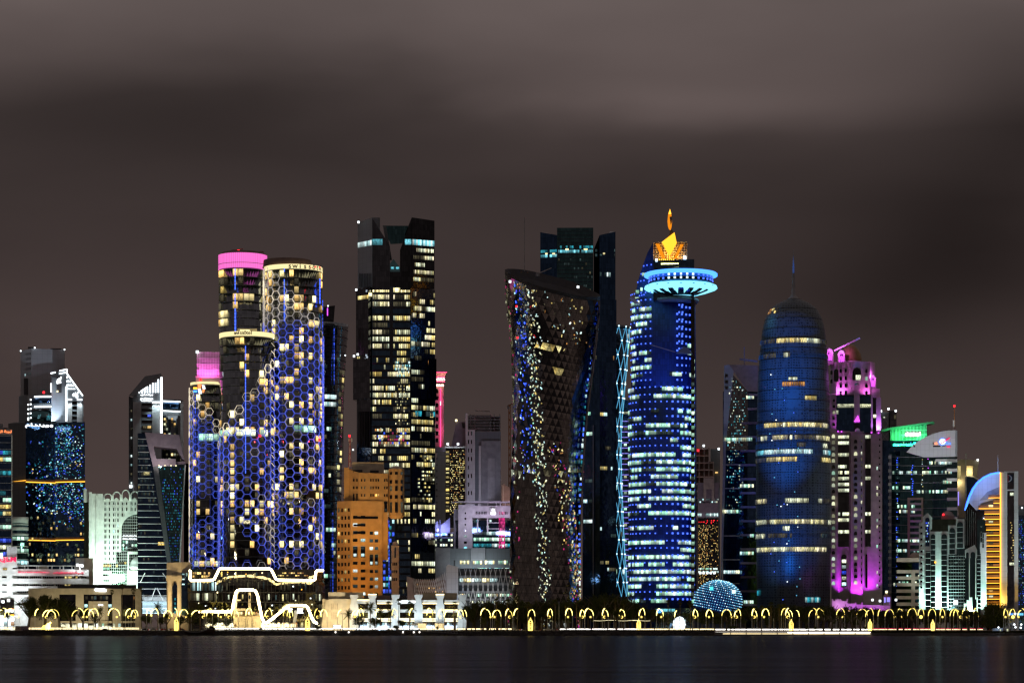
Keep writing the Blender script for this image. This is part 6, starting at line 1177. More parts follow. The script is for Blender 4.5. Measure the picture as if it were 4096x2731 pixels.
t.cgrid(3174, rf, 1537, 1560, 1, -18, 18, 10, lambda r, c: 'win_orange', .8, .7, d=DD, out=.4); t.cgrid(3174, rf, 1595, 1612, 1, 18, 38, 6, lambda r, c: 'win_gold', .9, .9, d=DD, out=.4); t.cgrid(3174, rf, 1522, 1534, 1, -8, 6, 4, lambda r, c: 'win_white', .9, .9, d=DD, out=.4); t.cgrid(3174, rf, 2360, 2382, 1, -75, -62, 3, lambda r, c: 'win_teal', .9, .9, d=DD, out=.4); t.cgrid(3174, rf, 2388, 2410, 1, 18, 45, 8, lambda r, c: 'win_teal' if c % 3 else 'win_cool', .9, .9, d=DD, out=.4)
t.cgrid(3174, rf, 1237, 1262, 2, -72, -38, 8, scatter(4, .7, ['win_orange', 'win_gold', 'win_dim']), .9, .8, d=DD, out=.3)
for i in range(40): a = math.radians(RD.uniform(-40, 10)); y = RD.uniform(1350, 2400); t.piece('lamp_point', RD.choice(['lamp_bluedot', 'led_cyan', 'lamp_white']), t.x(3174, DD)+math.sin(a)*(rf(y)*kk2+.5), DD-math.cos(a)*(rf(y)*kk2+.5), t.z(y, DD), .5, .5, a, .3)
for ty, en, an in ((2150, 520000, 30), (1720, 2600000, 23), (1380, 4200000, 19)): t.spot((3010, 2440, -115), (3135, ty, 6), en, (.004, .15, .72), an, .8)  # added floods imitate the saucer tower's blue reflection on the skin
t.spot((3120, 2450, -60), (3130, 1950, 0), 60000, (.01, .14, .9), 50)

# -- purple lit tower
t = B('purple_tower', 'stone tower with golden dome lit magenta and violet beside the blue lattice tower', 3415, 1760)
G = 'glass_black'
t.prism('lower_body', [(3325, 6), (3355, 0), (3400, 0), (3400, 26), (3330, 26)], 1725, None, 'pink_stone'); t.prism('lower_body', [(3450, 0), (3528, 4), (3528, 28), (3450, 28)], 1733, None, 'pink_stone'); t.box('core', 3345, 3520, 1585, None, G, 4, 20)
t.box('central_pier', 3402, 3452, 1727, None, 'pink_stone', -2, 8); t.box('central_shaft', 3416, 3439, 1540, 1690, 'pink_stone', -1, 8); t.box('bay_glazing', 3345, 3416, 1583, 1725, 'glass_navy', 1, 4); t.box('bay_glazing', 3439, 3484, 1583, 1730, 'glass_navy', 1, 4)
t.prism('upper_body', [(3322, 10), (3345, 0), (3480, 0), (3500, 10), (3480, 26), (3340, 26)], 1452, 1583, 'pink_stone'); t.box('west_pier', 3316, 3346, 1575, 1728, 'pink_stone', 1, 10); t.box('east_pier', 3484, 3491, 1585, 1732, 'pink_stone', -.5, 8); t.box('east_pier', 3505, 3524, 1590, 1732, 'pink_stone', -.5, 8)
t.lathe('dome', 3402, [(1376, 3), (1382, 16), (1396, 30), (1414, 40), (1436, 44), (1452, 45)], 'gold_dome', 14, 32); t.lathe('drum', 3402, [(1446, 47), (1456, 47)], 'pink_stone', 14, 32)
for cx_, y0 in ((3318, 1390), (3366, 1398), (3489, 1497)):
    t.box('turret', cx_-15, cx_+15, y0+14, y0+64, 'pink_stone', 3, 8); t.lathe('turret_dome', cx_, [(y0, 2), (y0+4, 9), (y0+10, 12), (y0+14, 13)], 'white_wall', 7, 16)
    for k in range(3): t.win('turret_window', 'lamp_purple', cx_-10+7.5*k, cx_-6+7.5*k, y0+24, y0+50, 3)
    t.dot('turret_lamp', 'lamp_purple', cx_, y0+14, 1.2, 2); t.lamp((cx_, y0+6, 0), 3000, (.85, .15, 1))
t.box('turret_base', 3476, 3520, 1555, 1590, 'pink_stone', 2, 8); t.bar('roof_crane', (3336, 1402, 6), (3440, 1352, 6), 1.2, 'white_metal')
def arch_win(x0, x1, y0, y1, m, d):
    w = (x1-x0)/2; c = (x0+x1)/2; t.poly('arched_window', [(x0, y1), (x0, y0+w)]+[(c-w*math.cos(a), y0+w-w*math.sin(a)) for a in (PI/4, PI/2, 3*PI/4)]+[(x1, y0+w), (x1, y1)], m, d, .6)
for cx_, ys_ in ((3326, (1480, 1515)), (3363, (1474, 1505, 1534, 1563)), (3383, (1473, 1503, 1533, 1562)), (3466, (1476, 1506, 1535, 1565))):
    for y in ys_: arch_win(cx_-4.5, cx_+4.5, y, y+16, 'win_mint' if (cx_ == 3466 and y == 1506) else G, -.4)
arch_win(3335, 3354, 1474, 1524, G, -.4); arch_win(3410, 3444, 1470, 1520, G, -.5); t.win('window', 'win_white', 3423, 3443, 1500, 1520, -.8); arch_win(3419, 3428, 1534, 1552, 'win_teal', -.5)
RP = random.Random(8)
for r in range(25):
    y = 1735+24.5*r
    arch_win(3327, 3340, y, y+15, RP.choice(['win_white', 'win_white', G, G, 'win_mint']), 2.5 if False else -.0)
    if r < 24: arch_win(3416, 3429, y+22, y+37, RP.choice(['win_white', G, G, 'win_white' if r > 8 else G]), -2.4)
    t.win('window', RP.choice(['win_white', 'win_dim', G]), 3444, 3448, y+22, y+34, -2.1)
    t.win('window', 'glass_black', 3516, 3521, y+20, y+27, 3)
for r in range(5): arch_win(3331, 3341, 1594+24*r, 1606+24*r, 'win_white' if r == 2 else G, .6)
t.win('window', 'win_white', 3345, 3353, 1640, 1655, .8)
PW = runs(91, 36, 6, .55, ['win_white', 'win_mint', 'win_white'], mean=5)
for side, (xa, xb) in enumerate(((3352, 3396), (3461, 3483))):
    t.box('window_strip', xa, xb, 1735, 2185 if side else 2185, G, -.6, 1.2)
    t.grid((xa, -.7), (xb, -.7), 1735, 2185, 19, 5 if not side else 3, lambda r, c: 'win_white' if r in ((0, 1, 3, 5, 6, 7, 8, 9, 13, 14, 16) if not side else (0, 5, 7, 13, 16)) and RP.random() < .93 else None, .95, .55)
t.win('window', 'win_white', 3350, 3416, 1615, 1629, .9); t.win('window', 'win_white', 3440, 3484, 1616, 1630, .9)
t.box('window_strip', 3491, 3513, 1590, 2380, G, 3.3, 1.2); t.grid((3492, 3.2), (3512, 3.2), 1600, 2380, 30, 1, scatter(9, .3, ['win_white', 'win_mint'], None), .9, .5)
arch_win(3365, 3387, 2215, 2348, G, -.6); t.grid((3367, -.8), (3385, -.8), 2232, 2346, 5, 1, lambda r, c: ['win_white', 'win_cool', 'win_blue', 'win_white', 'win_cool'][r], .95, .6); arch_win(3462, 3470, 2215, 2350, G, -.6)
for x0, w_ in ((3325, 8), (3400, 46), (3475, 12)): t.area((x0+w_/2+4, 2385, -5), (x0+w_/2, 2150, 1), 4200, (.62, .03, 1), 7, 1.2, spread=100)
t.box('ledge', 3398, 3456, 1725, 1729, 'pink_stone', -3.5, 4); t.area((3428, 1722, -3), (3428, 1600, 0), 2600, (.85, .1, 1), 3, 1, spread=120); t.add('finial', mesh_of('finial', [t.L(3416, 1686, -2.5), t.L(3440, 1686, -2.5), t.L(3432, 1660, -1.5), t.L(3428, 1686, 2)], [(0, 1, 2), (1, 3, 2), (3, 0, 2)], 'lamp_purple')); t.lathe('small_dome', 3430, [(1712, 2), (1716, 8), (1724, 12)], 'white_wall', -2, 14)
for px, py in ((3352, 1724), (3366, 1725), (3486, 1730), (3514, 1732)): t.dot('uplight', 'lamp_purple', px, py, .9, -1.6)
t.area((3366, 1720, -3), (3366, 1640, 1), 1100, (.7, .1, 1), 3, 1); t.area((3512, 1728, -3), (3512, 1620, 0), 2600, (.55, .18, 1), 3, 1, spread=110); t.area((3360, 1580, -3), (3360, 1500, 0), 2600, (.9, .15, 1), 6, 1); t.area((3466, 1580, -3), (3466, 1520, 0), 900, (1, .15, .9), 3, 1); t.spot((3330, 1600, -40), (3345, 1440, 0), 5000, (.9, .15, .9), 50)
t.spot((3425, 2100, -140), (3425, 1850, 0), 4000, (.7, .3, .8), 40)
# purple garden wall and gate
t = Thing('garden_wall', 'low crenellated garden wall washed in magenta light below the purple tower', 'wall', 3450, 1680)
for x0, x1, y0 in [(3328, 3345, 2402), (3345, 3366, 2398), (3366, 3390, 2402), (3390, 3425, 2412), (3425, 3448, 2416), (3448, 3520, 2418), (3520, 3560, 2420)]: t.box('wall_panel', x0, x1, y0, 2450, 'white_wall', 0, 3)
for px in (3328, 3341, 3349, 3358, 3386, 3420, 3446, 3556): t.box('merlon', px, px+5, 2394 if px < 3400 else 2408, 2404 if px < 3400 else 2418, 'white_wall', -.4, 3)
t.area((3355, 2440, -8), (3355, 2410, 0), 500, (.9, .3, 1), 4, 1); t.area((3500, 2440, -10), (3500, 2415, 0), 600, (.75, .05, 1), 16, 1); t.area((3420, 2440, -9), (3420, 2420, 0), 350, (.7, .1, 1), 8, 1)
for px, py in ((3490, 2398), (3520, 2402), (3584, 2398)): t.dot('lamp', 'lamp_white', px, py, 1.4, -2)
t = Thing('gate_kiosk', 'little domed gatehouse with violet lit windows beside the magenta wall', 'kiosk', 3548, 1690)
t.box('body', 3532, 3564, 2385, 2450, 'pink_stone', 0, 7); t.lathe('roof', 3548, [(2374, 2), (2378, 12), (2386, 18)], 'brown_wall', 3, 12)
for k in range(3): t.win('window', 'led_violet', 3548+4.4*k, 3550.6+4.4*k, 2388, 2406)
t.win('window', 'led_violet', 3537, 3542, 2388, 2408); t.dot('roof_lamp', 'lamp_yellow', 3546, 2366, 1.6, 2)

# ------------------------------------------------------------------ east end
t = B('far_tower', 'far grey tower with faint diagonal braces behind the purple tower', 3556, 2100)
t.box('body', 3524, 3555, 1648, None, 'panel_slate', 0, 16); t.prism('body', [(3555, 2), (3586, 0), (3586, 20), (3555, 20)], 1642, None, 'glass_dark')
for i in range(3): t.bar('brace', (3526, 1660+34*i, -.4), (3553, 1694+34*i, -.4), .4, 'slab_edge'); t.bar('brace', (3553, 1660+34*i, -.5), (3526, 1694+34*i, -.5), .4, 'slab_edge')
for px, py in ((3554, 1635), (3583, 1643), (3524, 1643)): t.dot('roof_lamp', 'lamp_white', px, py, 1.6, -1)
t.win('window', 'win_white', 3532, 3540, 1667, 1671); t.win('window', 'win_dim', 3576, 3584, 1660, 1676, -.2)
t = B('green_office', 'dark office with a green lit slatted crown and white glowing sign', 3630, 1870)
t.box('body', 3530, 3700, 1760, None, 'glass_navy', 4, 24); t.poly('crown', [(3560, 1762), (3560, 1712), (3702, 1694), (3712, 1742), (3690, 1762)], 'dark_metal', 2, 18); t.poly('roof_plate', [(3525, 1718), (3558, 1709), (3735, 1686), (3738, 1690), (3560, 1717), (3525, 1722)], 'grey_wall', -1, 22)
for i in range(26): x0 = 3563+5.6*i; t.box('slat', x0, x0+2.4, 1716-(x0-3560)*.125, 1760, 'white_wall', .8, 1)
for y in (1718, 1737): t.box('slat_rail', 3602, 3708, y, y+2, 'white_wall', .5, .6)
t.lathe('sign_letter', 3625.5, [(1731, 1), (1733, 4.5), (1737, 5.8), (1741, 4.5), (1743, 1)], 'sign_white', -.6, 14, .3)
for x0, x1, y0, y1 in [(3629, 3632.5, 1727, 1743), (3634, 3640, 1731, 1742), (3641, 3649, 1730, 1744), (3650, 3659, 1730, 1743), (3660, 3675, 1732, 1743), (3677, 3682, 1728, 1742), (3669, 3674, 1735, 1745)]: t.win('sign_letter', 'sign_white', x0, x1, y0, y1, -.4)
t.bar('green_tube', (3616, 1752, -.6), (3652, 1754, -.6), .7, 'lamp_green'); t.bar('green_tube', (3652, 1752, -.6), (3668, 1749, -.6), .7, 'lamp_green'); t.win('green_panel', 'lamp_green', 3611, 3616, 1752, 1759); t.win('green_panel', 'lamp_green', 3618, 3624, 1752, 1759); t.win('green_panel', 'lamp_green', 3687, 3690, 1723, 1737)
t.area((3610, 1768, -9), (3610, 1730, 2), 4200, (.05, 1, .25), 14, 1.5); t.area((3680, 1765, -9), (3670, 1725, 2), 2600, (.05, 1, .35), 10, 1.5)
t.grid((3575, 3.6), (3690, 3.6), 1764, 1810, 4, 16, scatter(3, .2, ['win_white', 'win_gold', 'win_dim', 'win_blue']), .6, .5)
t = B('sail_office', 'teal glass office with a white sail shaped sign panel and banded corner', 3700, 1780)
t.lathe('body', 3700, [(1790, 140), (2420, 140)], 'glass_teal', 22, 48, .8) if False else None
t.prism('body', [(3556, 14), (3600, 4), (3660, -1), (3730, -2), (3790, 2), (3829, 6), (3829, 34), (3556, 34)], 1806, None, 'glass_teal')
sail = [(3626, 1806), (3645, 1786), (3668, 1766), (3695, 1751), (3725, 1737), (3760, 1727), (3795, 1722), (3822, 1722), (3822, 1827), (3695, 1827), (3660, 1817)]
t.poly('sail_panel', sail, 'panel_white', -4, 12); t.box('sail_edge', 3823, 3829, 1723, 1827, 'grey_wall', -2, 14); t.box('mast_base', 3811, 3818, 1682, 1722, 'white_wall', 2, 3); t.bar('mast', (3817, 1628, 3), (3819, 1722, 3), .5, 'crane_orange'); t.dot('beacon', 'lamp_red', 3817.5, 1625, 1.3, 2)
t.text('S', 3730, 3736, 1778, 9, 'dark_wall', -4.3); t.text('HR', 3739, 3750, 1778, 9, 'sign_orange', -4.4, bold=True); t.text('M', 3786, 3792, 1778, 8, 'sign_blue', -4.4, bold=True); t.text('I', 3794.5, 3796, 1778, 8, 'sign_blue', -4.4); t.text('A', 3798, 3803, 1778, 8, 'sign_blue', -4.4, bold=True)
t.lathe('sign_globe', 3770, [(1754, 1), (1756, 6), (1760, 10), (1766, 12), (1772, 10), (1776, 6), (1778, 1)], 'screen_white', -4.2, 20, .15); t.path('sign_ring', [(3770+13.5*math.sin(a), 1767-13.5*math.cos(a), -5.3) for a in [2*PI*i/24 for i in range(24)]], .45, 'sign_blue', closed=True); t.path('sign_swoosh', [(3763, 1775, -5.8), (3780, 1764, -5.9), (3790, 1757, -5.9), (3799, 1752, -5.9)], .7, 'sign_red')
t.bar('sign_stroke', (3732, 1785, -4.4), (3762, 1785, -4.4), .8, 'glass_navy'); t.bar('sign_stroke', (3768, 1785, -4.4), (3784, 1782, -4.4), .5, 'dark_wall'); t.bar('sign_stroke', (3787, 1787, -4.5), (3801, 1787, -4.5), .7, 'sign_red'); t.box('opening', 3654, 3661, 1780, 1787, 'dark_wall', -4.3, .5)
for r in range(12): t.box('white_band', 3788, 3829, 1836+38.5*r+ (0 if r else 0), 1847+38.5*r, 'white_wall', -3, 6) if r not in (1,) or True else None
t.box('white_band', 3742, 3829, 1836, 1846, 'white_wall', -3, 6); t.box('corner_strip', 3556, 3566, 1815, 2440, 'grey_wall', 9, 3)
for r in range(22): t.box('ledge', 3553, 3565, 1820+27*r, 1831+27*r, 'white_wall', 6, 6)
for r in range(17): t.path('floor_line', [(3560, 1824+34*r, 12.4), (3600, 1826+34*r, 3.5), (3660, 1828+34*r, -1.5), (3730, 1828+34*r, -2.6), (3788, 1827+34*r, 1.4)], .28, 'slab_edge', seg=4)
rowsY = [(1845, 3710, 3812), (1883, 3570, 3812), (1922, 3765, 3812), (1943, 3570, 3640), (1960, 3660, 3800), (2018, 3590, 3660), (2038, 3590, 3662), (2155, 3580, 3690), (2195, 3585, 3690), (2330, 3560, 3585)]
for y0, xa, xb in rowsY:
    n = int((xb-xa)/7)
    for k in range(n):
        if rng.random() < .82:
            x0 = xa+7*k; dq = lerp_tab([(3556, 14), (3600, 4), (3660, -1), (3730, -2), (3790, 2), (3829, 6)])(x0+3); t.win('window', rng.choice(['win_mint', 'win_cool', 'win_white', 'win_dimcool']), x0, x0+6, y0, y0+12, dq-(3 if x0 > 3785 else 0), out=.6, th=1.0)
for px, m, ya, yb in ((3588, 'lamp_blue', 1830, 2360), (3649, 'lamp_blue', 1860, 1990), (3689, 'win_gold', 1828, 1960), (3711, 'lamp_purple', 1835, 1880)):
    for y in range(ya, yb, 9):
        if rng.random() < .6: t.dot('light_speck', m if rng.random() < .7 else 'win_cool', px+rng.uniform(-3, 3), y, .55, lerp_tab([(3556, 14), (3600, 4), (3660, -1), (3730, -2), (3790, 2)])(px)-.6)
t.poly('gold_frame', [(3630, 2250), (3630, 1989), (3693, 1989), (3693, 2250), (3685, 2250), (3685, 1998), (3640, 1998), (3640, 2250)], 'panel_tan', -6, 3)
for r in range(9): t.box('frame_slat', 3640, 3685, 2010+23*r, 2018+23*r, 'white_wall', -5, 2)
t.spot((3760, 2000, -120), (3755, 1770, 0), 190000, (.92, 1, 1), 32); t.spot((3690, 2400, -90), (3700, 2050, 0), 24000, (.75, .9, .9), 60)  # first spot is added in mid-air to whiten the sail panel
t = B('cutout_block', 'tan block with glowing square cut-outs behind the banded glass office', 3870, 1920)
t.poly('wall', [(3830, 1842), (3846, 1836), (3916, 1841), (3908, 1905), (3895, 1905), (3894, 1864), (3864, 1862), (3860, 1905), (3860, 2070), (3838, 2070), (3836, 2070), (3830, 2000)], 'sand_wall', 0, 14); t.box('niche', 3830, 3842, 1862, 1914, 'win_gold', -.2, .6); t.box('niche', 3866, 3891, 1866, 1902, 'cream_wall', 4, 2); t.poly('glass_wing', [(3850, 2070), (3852, 1905), (3905, 1905), (3920, 1960), (3920, 2070)], 'glass_navy', 6, 12); t.path('arch_beam', [(3852, 1907, 2), (3870, 1903, 2), (3895, 1906, 2), (3912, 1916, 2), (3925, 1930, 2)], 1.2, 'white_metal')
t.box('base', 3830, 3922, 2060, None, 'grey_wall', 2, 14); t.dot('roof_lamp', 'lamp_white', 3911, 1839, 1.4, -1); t.lamp((3878, 1885, 1), 1400, (1, .85, .4)); t.lamp((3834, 1930, -3), 1500, (1, .85, .45)); t.box('flagpole', 3862, 3865, 1814, 2020, 'white_metal', -6, .5); t.box('violet_strip', 3832, 3835, 1965, 2020, 'led_violet', -1, .5)
t.spot((3880, 2040, -50), (3875, 1870, 0), 9000, (1, .85, .6), 50)
t = B('arc_tower', 'white grid slab with a blue neon arc and orange light bars up its side', 3985, 1700)
t.box('slab', 4016, 4073, 1885, None, 'panel_white', 0, 26); t.box('shaft', 4029, 4056, 1891, None, 'glass_dark', -.4, 4); t.box('shaft_bar', 4029, 4056, 1957, 1962, 'panel_white', -1, 2); t.box('emblem_panel', 4031, 4052, 1898, 1928, 'glass_navy', -.8, .4); t.box('emblem_edge', 4031, 4033, 1898, 1928, 'red_paint', -1, .2)
a_ = [i*PI/12-PI/2 for i in range(13)]; t.poly('emblem_crescent', [(4033+15*math.cos(a), 1913+14*math.sin(a)) for a in a_]+[(4030+13*math.cos(a), 1913+13*math.sin(a)) for a in reversed(a_)], 'grey_wall', -1.1, .3)
t.box('edge_wall', 3999, 4016, 1888, None, 'panel_white', -1, 10); t.box('light_column', 3999.5, 4004, 1889, 2440, 'lamp_orange', -2.0, 1)
arcp = [(3862, 2040), (3868, 2015), (3878, 1985), (3892, 1955), (3910, 1930), (3935, 1909), (3965, 1895), (4000, 1889)]
t.poly('arc_wall', arcp+[(4000, 1990), (3925, 2012), (3906, 2045), (3862, 2046)], 'panel_white', 6, 12); t.path('arc_light', [(x, y, 5) for x, y in arcp], 1.0, 'lamp_cyan', seg=8); t.path('arc_light_rim', [(x-3, y-1, 5.5) for x, y in arcp], .8, 'lamp_blue', seg=6)
t.poly('arc_shade', [(3998, 1946), (3998, 1968), (3945, 1998), (3918, 2000), (3950, 1965)], 'grey_wall', 5.5, 1); t.box('body', 3905, 4000, 2040, None, 'glass_black', 5, 18)
for r in range(21):
    y = 1989+21.3*r; xa = [3954, 3974, 3914, 3938, 3936, 3942][r] if r < 6 else 3945-min(4, r-5)*.6
    t.box('light_bar', xa, 4000, y, y+2.2, 'lamp_orange', .5, 1.5); t.box('balcony', xa, 4000, y-12, y, 'brown_wall', 3, 3)
    if rng.random() < .4: t.win('window', rng.choice(['win_dim', 'win_warm', 'win_white']), 3955, 3972, y+8, y+16, 2.8)
t.win('window', 'win_white', 4040, 4055, 1970, 1982, -.6); t.win('window', 'win_white', 4038, 4056, 2249, 2260, -.6)
for y in range(2090, 2250, 10): t.dot('light_speck', 'win_gold', 4048+rng.uniform(-6, 6), y, .7, -.8)
t.box('flagpole', 3990, 3993, 1818, 1888, 'white_metal', 6, .5)
t.area((4009, 2430, -6), (4009, 2200, -1), 2500, (1, .55, .1), 2, 2); t.spot((4040, 2440, -80), (4045, 2100, 0), 80000, (.85, .9, 1), 50); t.lamp((3930, 1950, -4), 2600, (.12, .3, 1)); t.lamp((3960, 1915, -4), 2000, (.12, .3, 1)); t.spot((3940, 2060, -25), (3945, 1960, 5), 5000, (.8, .85, 1), 80)
t = B('glitter_block', 'dark block with glittering blue glass at the picture edge beside the grid slab', 4110, 1790)
t.box('body', 4066, 4180, 2060, None, 'glass_blue', 0, 20); t.box('roof_block', 4070, 4180, 2020, 2060, 'panel_slate', 4, 14); t.grid((4070, 0), (4110, 0), 2075, 2420, 40, 9, scatter(4, .45, ['win_blue', 'win_blue', 'win_teal', 'win_cool']), .5, .45); t.dot('roof_lamp', 'lamp_white', 4088, 2030, 1, 0)
# -- mint arch building
t = B('arched_office', 'white office with tall round arches flooded in mint light beside the orange bars', 3810, 1665)
t.box('body', 3720, 3940, 2078, None, 'glass_teal', 6, 20); t.box('west_wing', 3676, 3722, 2090, None, 'panel_white', 2, 18); t.poly('west_gable', [(3691, 2115), (3691, 2066), (3710, 2050), (3728, 2066), (3728, 2115)], 'panel_white', 1, 8)
arch_win2 = arch_win
def awin(x0, x1, y0, y1, m, d, name='arched_window'):
    w = (x1-x0)/2; c = (x0+x1)/2; t.poly(name, [(x0, y1), (x0, y0+w)]+[(c-w*math.cos(a), y0+w-w*math.sin(a)) for a in (PI/6, PI/3, PI/2, 2*PI/3, 5*PI/6)]+[(x1, y0+w), (x1, y1)], m, d, .6)
awin(3701, 3718, 2068, 2183, 'glass_navy', .4); t.grid((3702, .2), (3717, .2), 2085, 2180, 9, 3, scatter(7, .4, ['win_blue', 'win_magenta', 'win_cool']), .7, .6)
for r in range(11): t.win('window', 'glass_black', 3681, 3690, 2103+24*r, 2112+24*r, 2); t.box('window_frame', 3679, 3692, 2100+24*r, 2102+24*r, 'white_wall', 1.2, .8)
t.box('step_wall', 3722, 3795, 2124, None, 'panel_white', 2, 10); t.box('step_wall', 3793, 3826, 2100, 2215, 'panel_white', 1, 10); t.box('step_wall', 3824, 3858, 2075, 2192, 'panel_white', 0, 10); t.box('east_wall', 3920, 3946, 2130, None, 'panel_white', 3, 10); t.box('attic', 3724, 3790, 2076, 2124, 'glass_green', 3, 10); t.box('attic', 3757, 3824, 2075, 2100, 'glass_green', 4, 10)
for x0, x1, y0, y1 in [(3723, 3741, 2134, 2440), (3765, 3788, 2134, 2440), (3797, 3820, 2110, 2216), (3828, 3852, 2086, 2190), (3922, 3928, 2085, 2170), (3930, 3935, 2110, 2190)]:
    awin(x0, x1, y0, y1, 'glass_teal', 1.2 if x0 < 3795 else .2 if x0 < 3826 else -.8 if x0 < 3900 else 2.4)
    for k in range(int((y1-y0)/21)): t.box('floor_line', x0, x1, y0+20+21*k, y0+21.6+21*k, 'white_metal', (1.2 if x0 < 3795 else .2 if x0 < 3826 else -.8)-.4, .4)
t.box('glazing', 3794, 3860, 2216, 2440, 'glass_teal', 1, 3)
for r in range(17): t.box('floor_line', 3794, 3860, 2222+13.2*r, 2223.6+13.2*r, 'white_metal', .4, .6); t.box('floor_line', 3790, 3795, 2222+13.2*r, 2223.4+13.2*r, 'white_metal', 1.2, .5)
for i in range(6): t.box('mullion', 3803+10*i, 3804+10*i, 2216, 2440, 'mullion', .2, .5)
t.box('west_glazing', 3702, 3722, 2202, None, 'glass_teal', 1.2, 1)
for r in range(10): t.box('floor_line', 3702, 3722, 2206+24*r, 2208+24*r, 'white_metal', .7, .5)
t.prism('dark_shaft', [(3860, 2), (3876, 0), (3909, 2), (3909, 16), (3860, 16)], [2044, 2010, 2045, 2045, 2044], 2200, 'glass_black')
for i in range(6): t.box('shaft_rib', 3862+8*i, 3863+8*i, 2050-(20-abs(i-2)*8 if i < 5 else 0), 2180, 'slab_edge', -.4, .5)
t.poly('pediment', [(3860, 2198), (3908, 2198), (3899, 2178)], 'white_metal', -1.5, 1.2); t.box('portal', 3860, 3908, 2198, 2230, 'panel_white', -1.5, 4); awin(3864, 3875, 2208, 2395, 'glass_teal', -1.9); awin(3882, 3901, 2206, 2395, 'glass_teal', -1.9)
for px in (3875.5, 3901): t.bar('column', (px+2, 2230, -2), (px+2, 2395, -2), .6, 'white_wall')
t.poly('stepped_porch', [(3855, 2445), (3855, 2412), (3866, 2412), (3866, 2398), (3876, 2398), (3876, 2388), (3889, 2388), (3889, 2445)], 'white_wall', -4, 5); t.poly('stepped_porch', [(3889, 2445), (3889, 2440), (3907, 2440), (3907, 2388), (3911, 2388), (3911, 2445)], 'white_wall', -4, 5); awin(3863, 3873, 2428, 2445, 'glass_navy', -4.3)
t.box('east_glazing', 3908, 3923, 2215, None, 'glass_teal', 1, 3)
for r in range(14): t.box('floor_line', 3908, 3923, 2220+16*r, 2221.6+16*r, 'white_metal', .5, .5)
t.poly('roof_gable', [(3765, 2062), (3775, 2048), (3790, 2040), (3805, 2046), (3818, 2062), (3818, 2076), (3765, 2076)], 'grey_wall', 8, 8); t.dot('beacon', 'lamp_red', 3773, 2057, 1.3, 5); t.dot('beacon', 'lamp_orange', 3741, 2247, 1.1, 0); t.dot('hall_lamp', 'lamp_white', 3823, 2408, 2.6, -.5)
for px, e in ((3752, 14000), (3792, 4000), (3700, 2500), (3932, 5500), (3880, 5000)): t.area((px, 2450, -5), (px, 2300, 2), e, (.55, 1, .85), 4, 1.2, spread=120)
t.spot((3800, 2440, -90), (3800, 2180, 0), 26000, (.8, .95, 1), 55)
# -- beige banded office with small dome
t = B('banded_office', 'beige office with pale window bands and a small dome before the teal office', 3640, 1730)
t.prism('body', [(3587, 0), (3647, 4), (3686, 0), (3686, 20), (3587, 20)], 2250, None, 'glass_teal'); t.box('cornice', 3586, 3686, 2230, 2246, 'cream_wall', -1, 20); t.lathe('dome', 3660, [(2208, 2), (2211, 12), (2219, 20), (2230, 23)], 'cream_wall', 8, 20)
for r in range(8): y = 2278+26*r; t.prism('band', [(3586, -.8), (3647, 3.2), (3686, -.8), (3686, 6), (3586, 6)], y, y+13, 'cream_wall')
t.prism('corner_pier', [(3645, 2.6), (3660, 1.6), (3660, 6), (3645, 6)], 2278, None, 'cream_wall')
t.grid((3588, 0), (3645, 4), 2291, 2343, 2, 9, scatter(5, .6, ['win_mint', 'win_cool', 'win_white']), .85, .45, out=.3); t.grid((3661, 2.6), (3685, 0), 2291, 2343, 2, 4, scatter(6, .7, ['win_mint', 'win_white']), .85, .45, out=.3)
t.spot((3640, 2440, -45), (3640, 2320, 0), 10000, (.95, .95, .85), 70)
# ------------------------------------------------------------------ waterfront things; labels say what each stands before and its turn along the shore
REGION = [(-60, 118, 'the white insurance office'), (118, 560, 'the beige portal office'), (560, 745, 'the sandstone gate tower'), (745, 1300, 'the hotel podium'), (1300, 1420, 'the cream slotted wall'), (1420, 1870, 'the white pillared office'), (1870, 2028, 'the lattice pavilion'), (2028, 2400, 'the twisted tower'), (2400, 2515, 'the hourglass tower'), (2515, 2780, 'the saucer tower'), (2780, 2992, 'the glowing egg dome'), (2992, 3328, 'the domed tower'), (3328, 3530, 'the purple tower'), (3530, 3685, 'the beige banded office'), (3685, 3945, 'the mint arches'), (3945, 4300, 'the orange light bars')]
ORD = ['first', 'second', 'third', 'fourth', 'fifth', 'sixth', 'seventh', 'eighth', 'ninth', 'tenth', 'eleventh', 'twelfth', 'thirteenth', 'fourteenth', 'fifteenth', 'sixteenth', 'seventeenth', 'eighteenth', 'nineteenth', 'twentieth', 'twenty-first', 'twenty-second', 'twenty-third', 'twenty-fourth', 'twenty-fifth', 'twenty-sixth']
NUMW = ['', 'one', 'two', 'three', 'four', 'five', 'six', 'seven', 'eight', 'nine', 'ten', 'eleven', 'twelve', 'thirteen', 'fourteen', 'fifteen', 'sixteen', 'seventeen', 'eighteen', 'nineteen', 'twenty']
REG = {}
def shore(name, desc, cat, px, Y, group, gz=GZ):
    t = Thing(name, desc, cat, px, Y, group, gz)
    r = next((n for a, b, n in REGION if a <= px < b), 'the shore')
    REG.setdefault((desc, r), []).append((px, t.o)); return t
def name_shore():
    for (desc, r), lst in REG.items():
        lst.sort(key=lambda q: q[0]); n = len(lst)
        for i, (px, o) in enumerate(lst): o['label'] = f'{desc} before {r}' if n == 1 else f'{desc} before {r}, {ORD[i]} of {NUMW[n] if n < 21 else n} from insurance end'
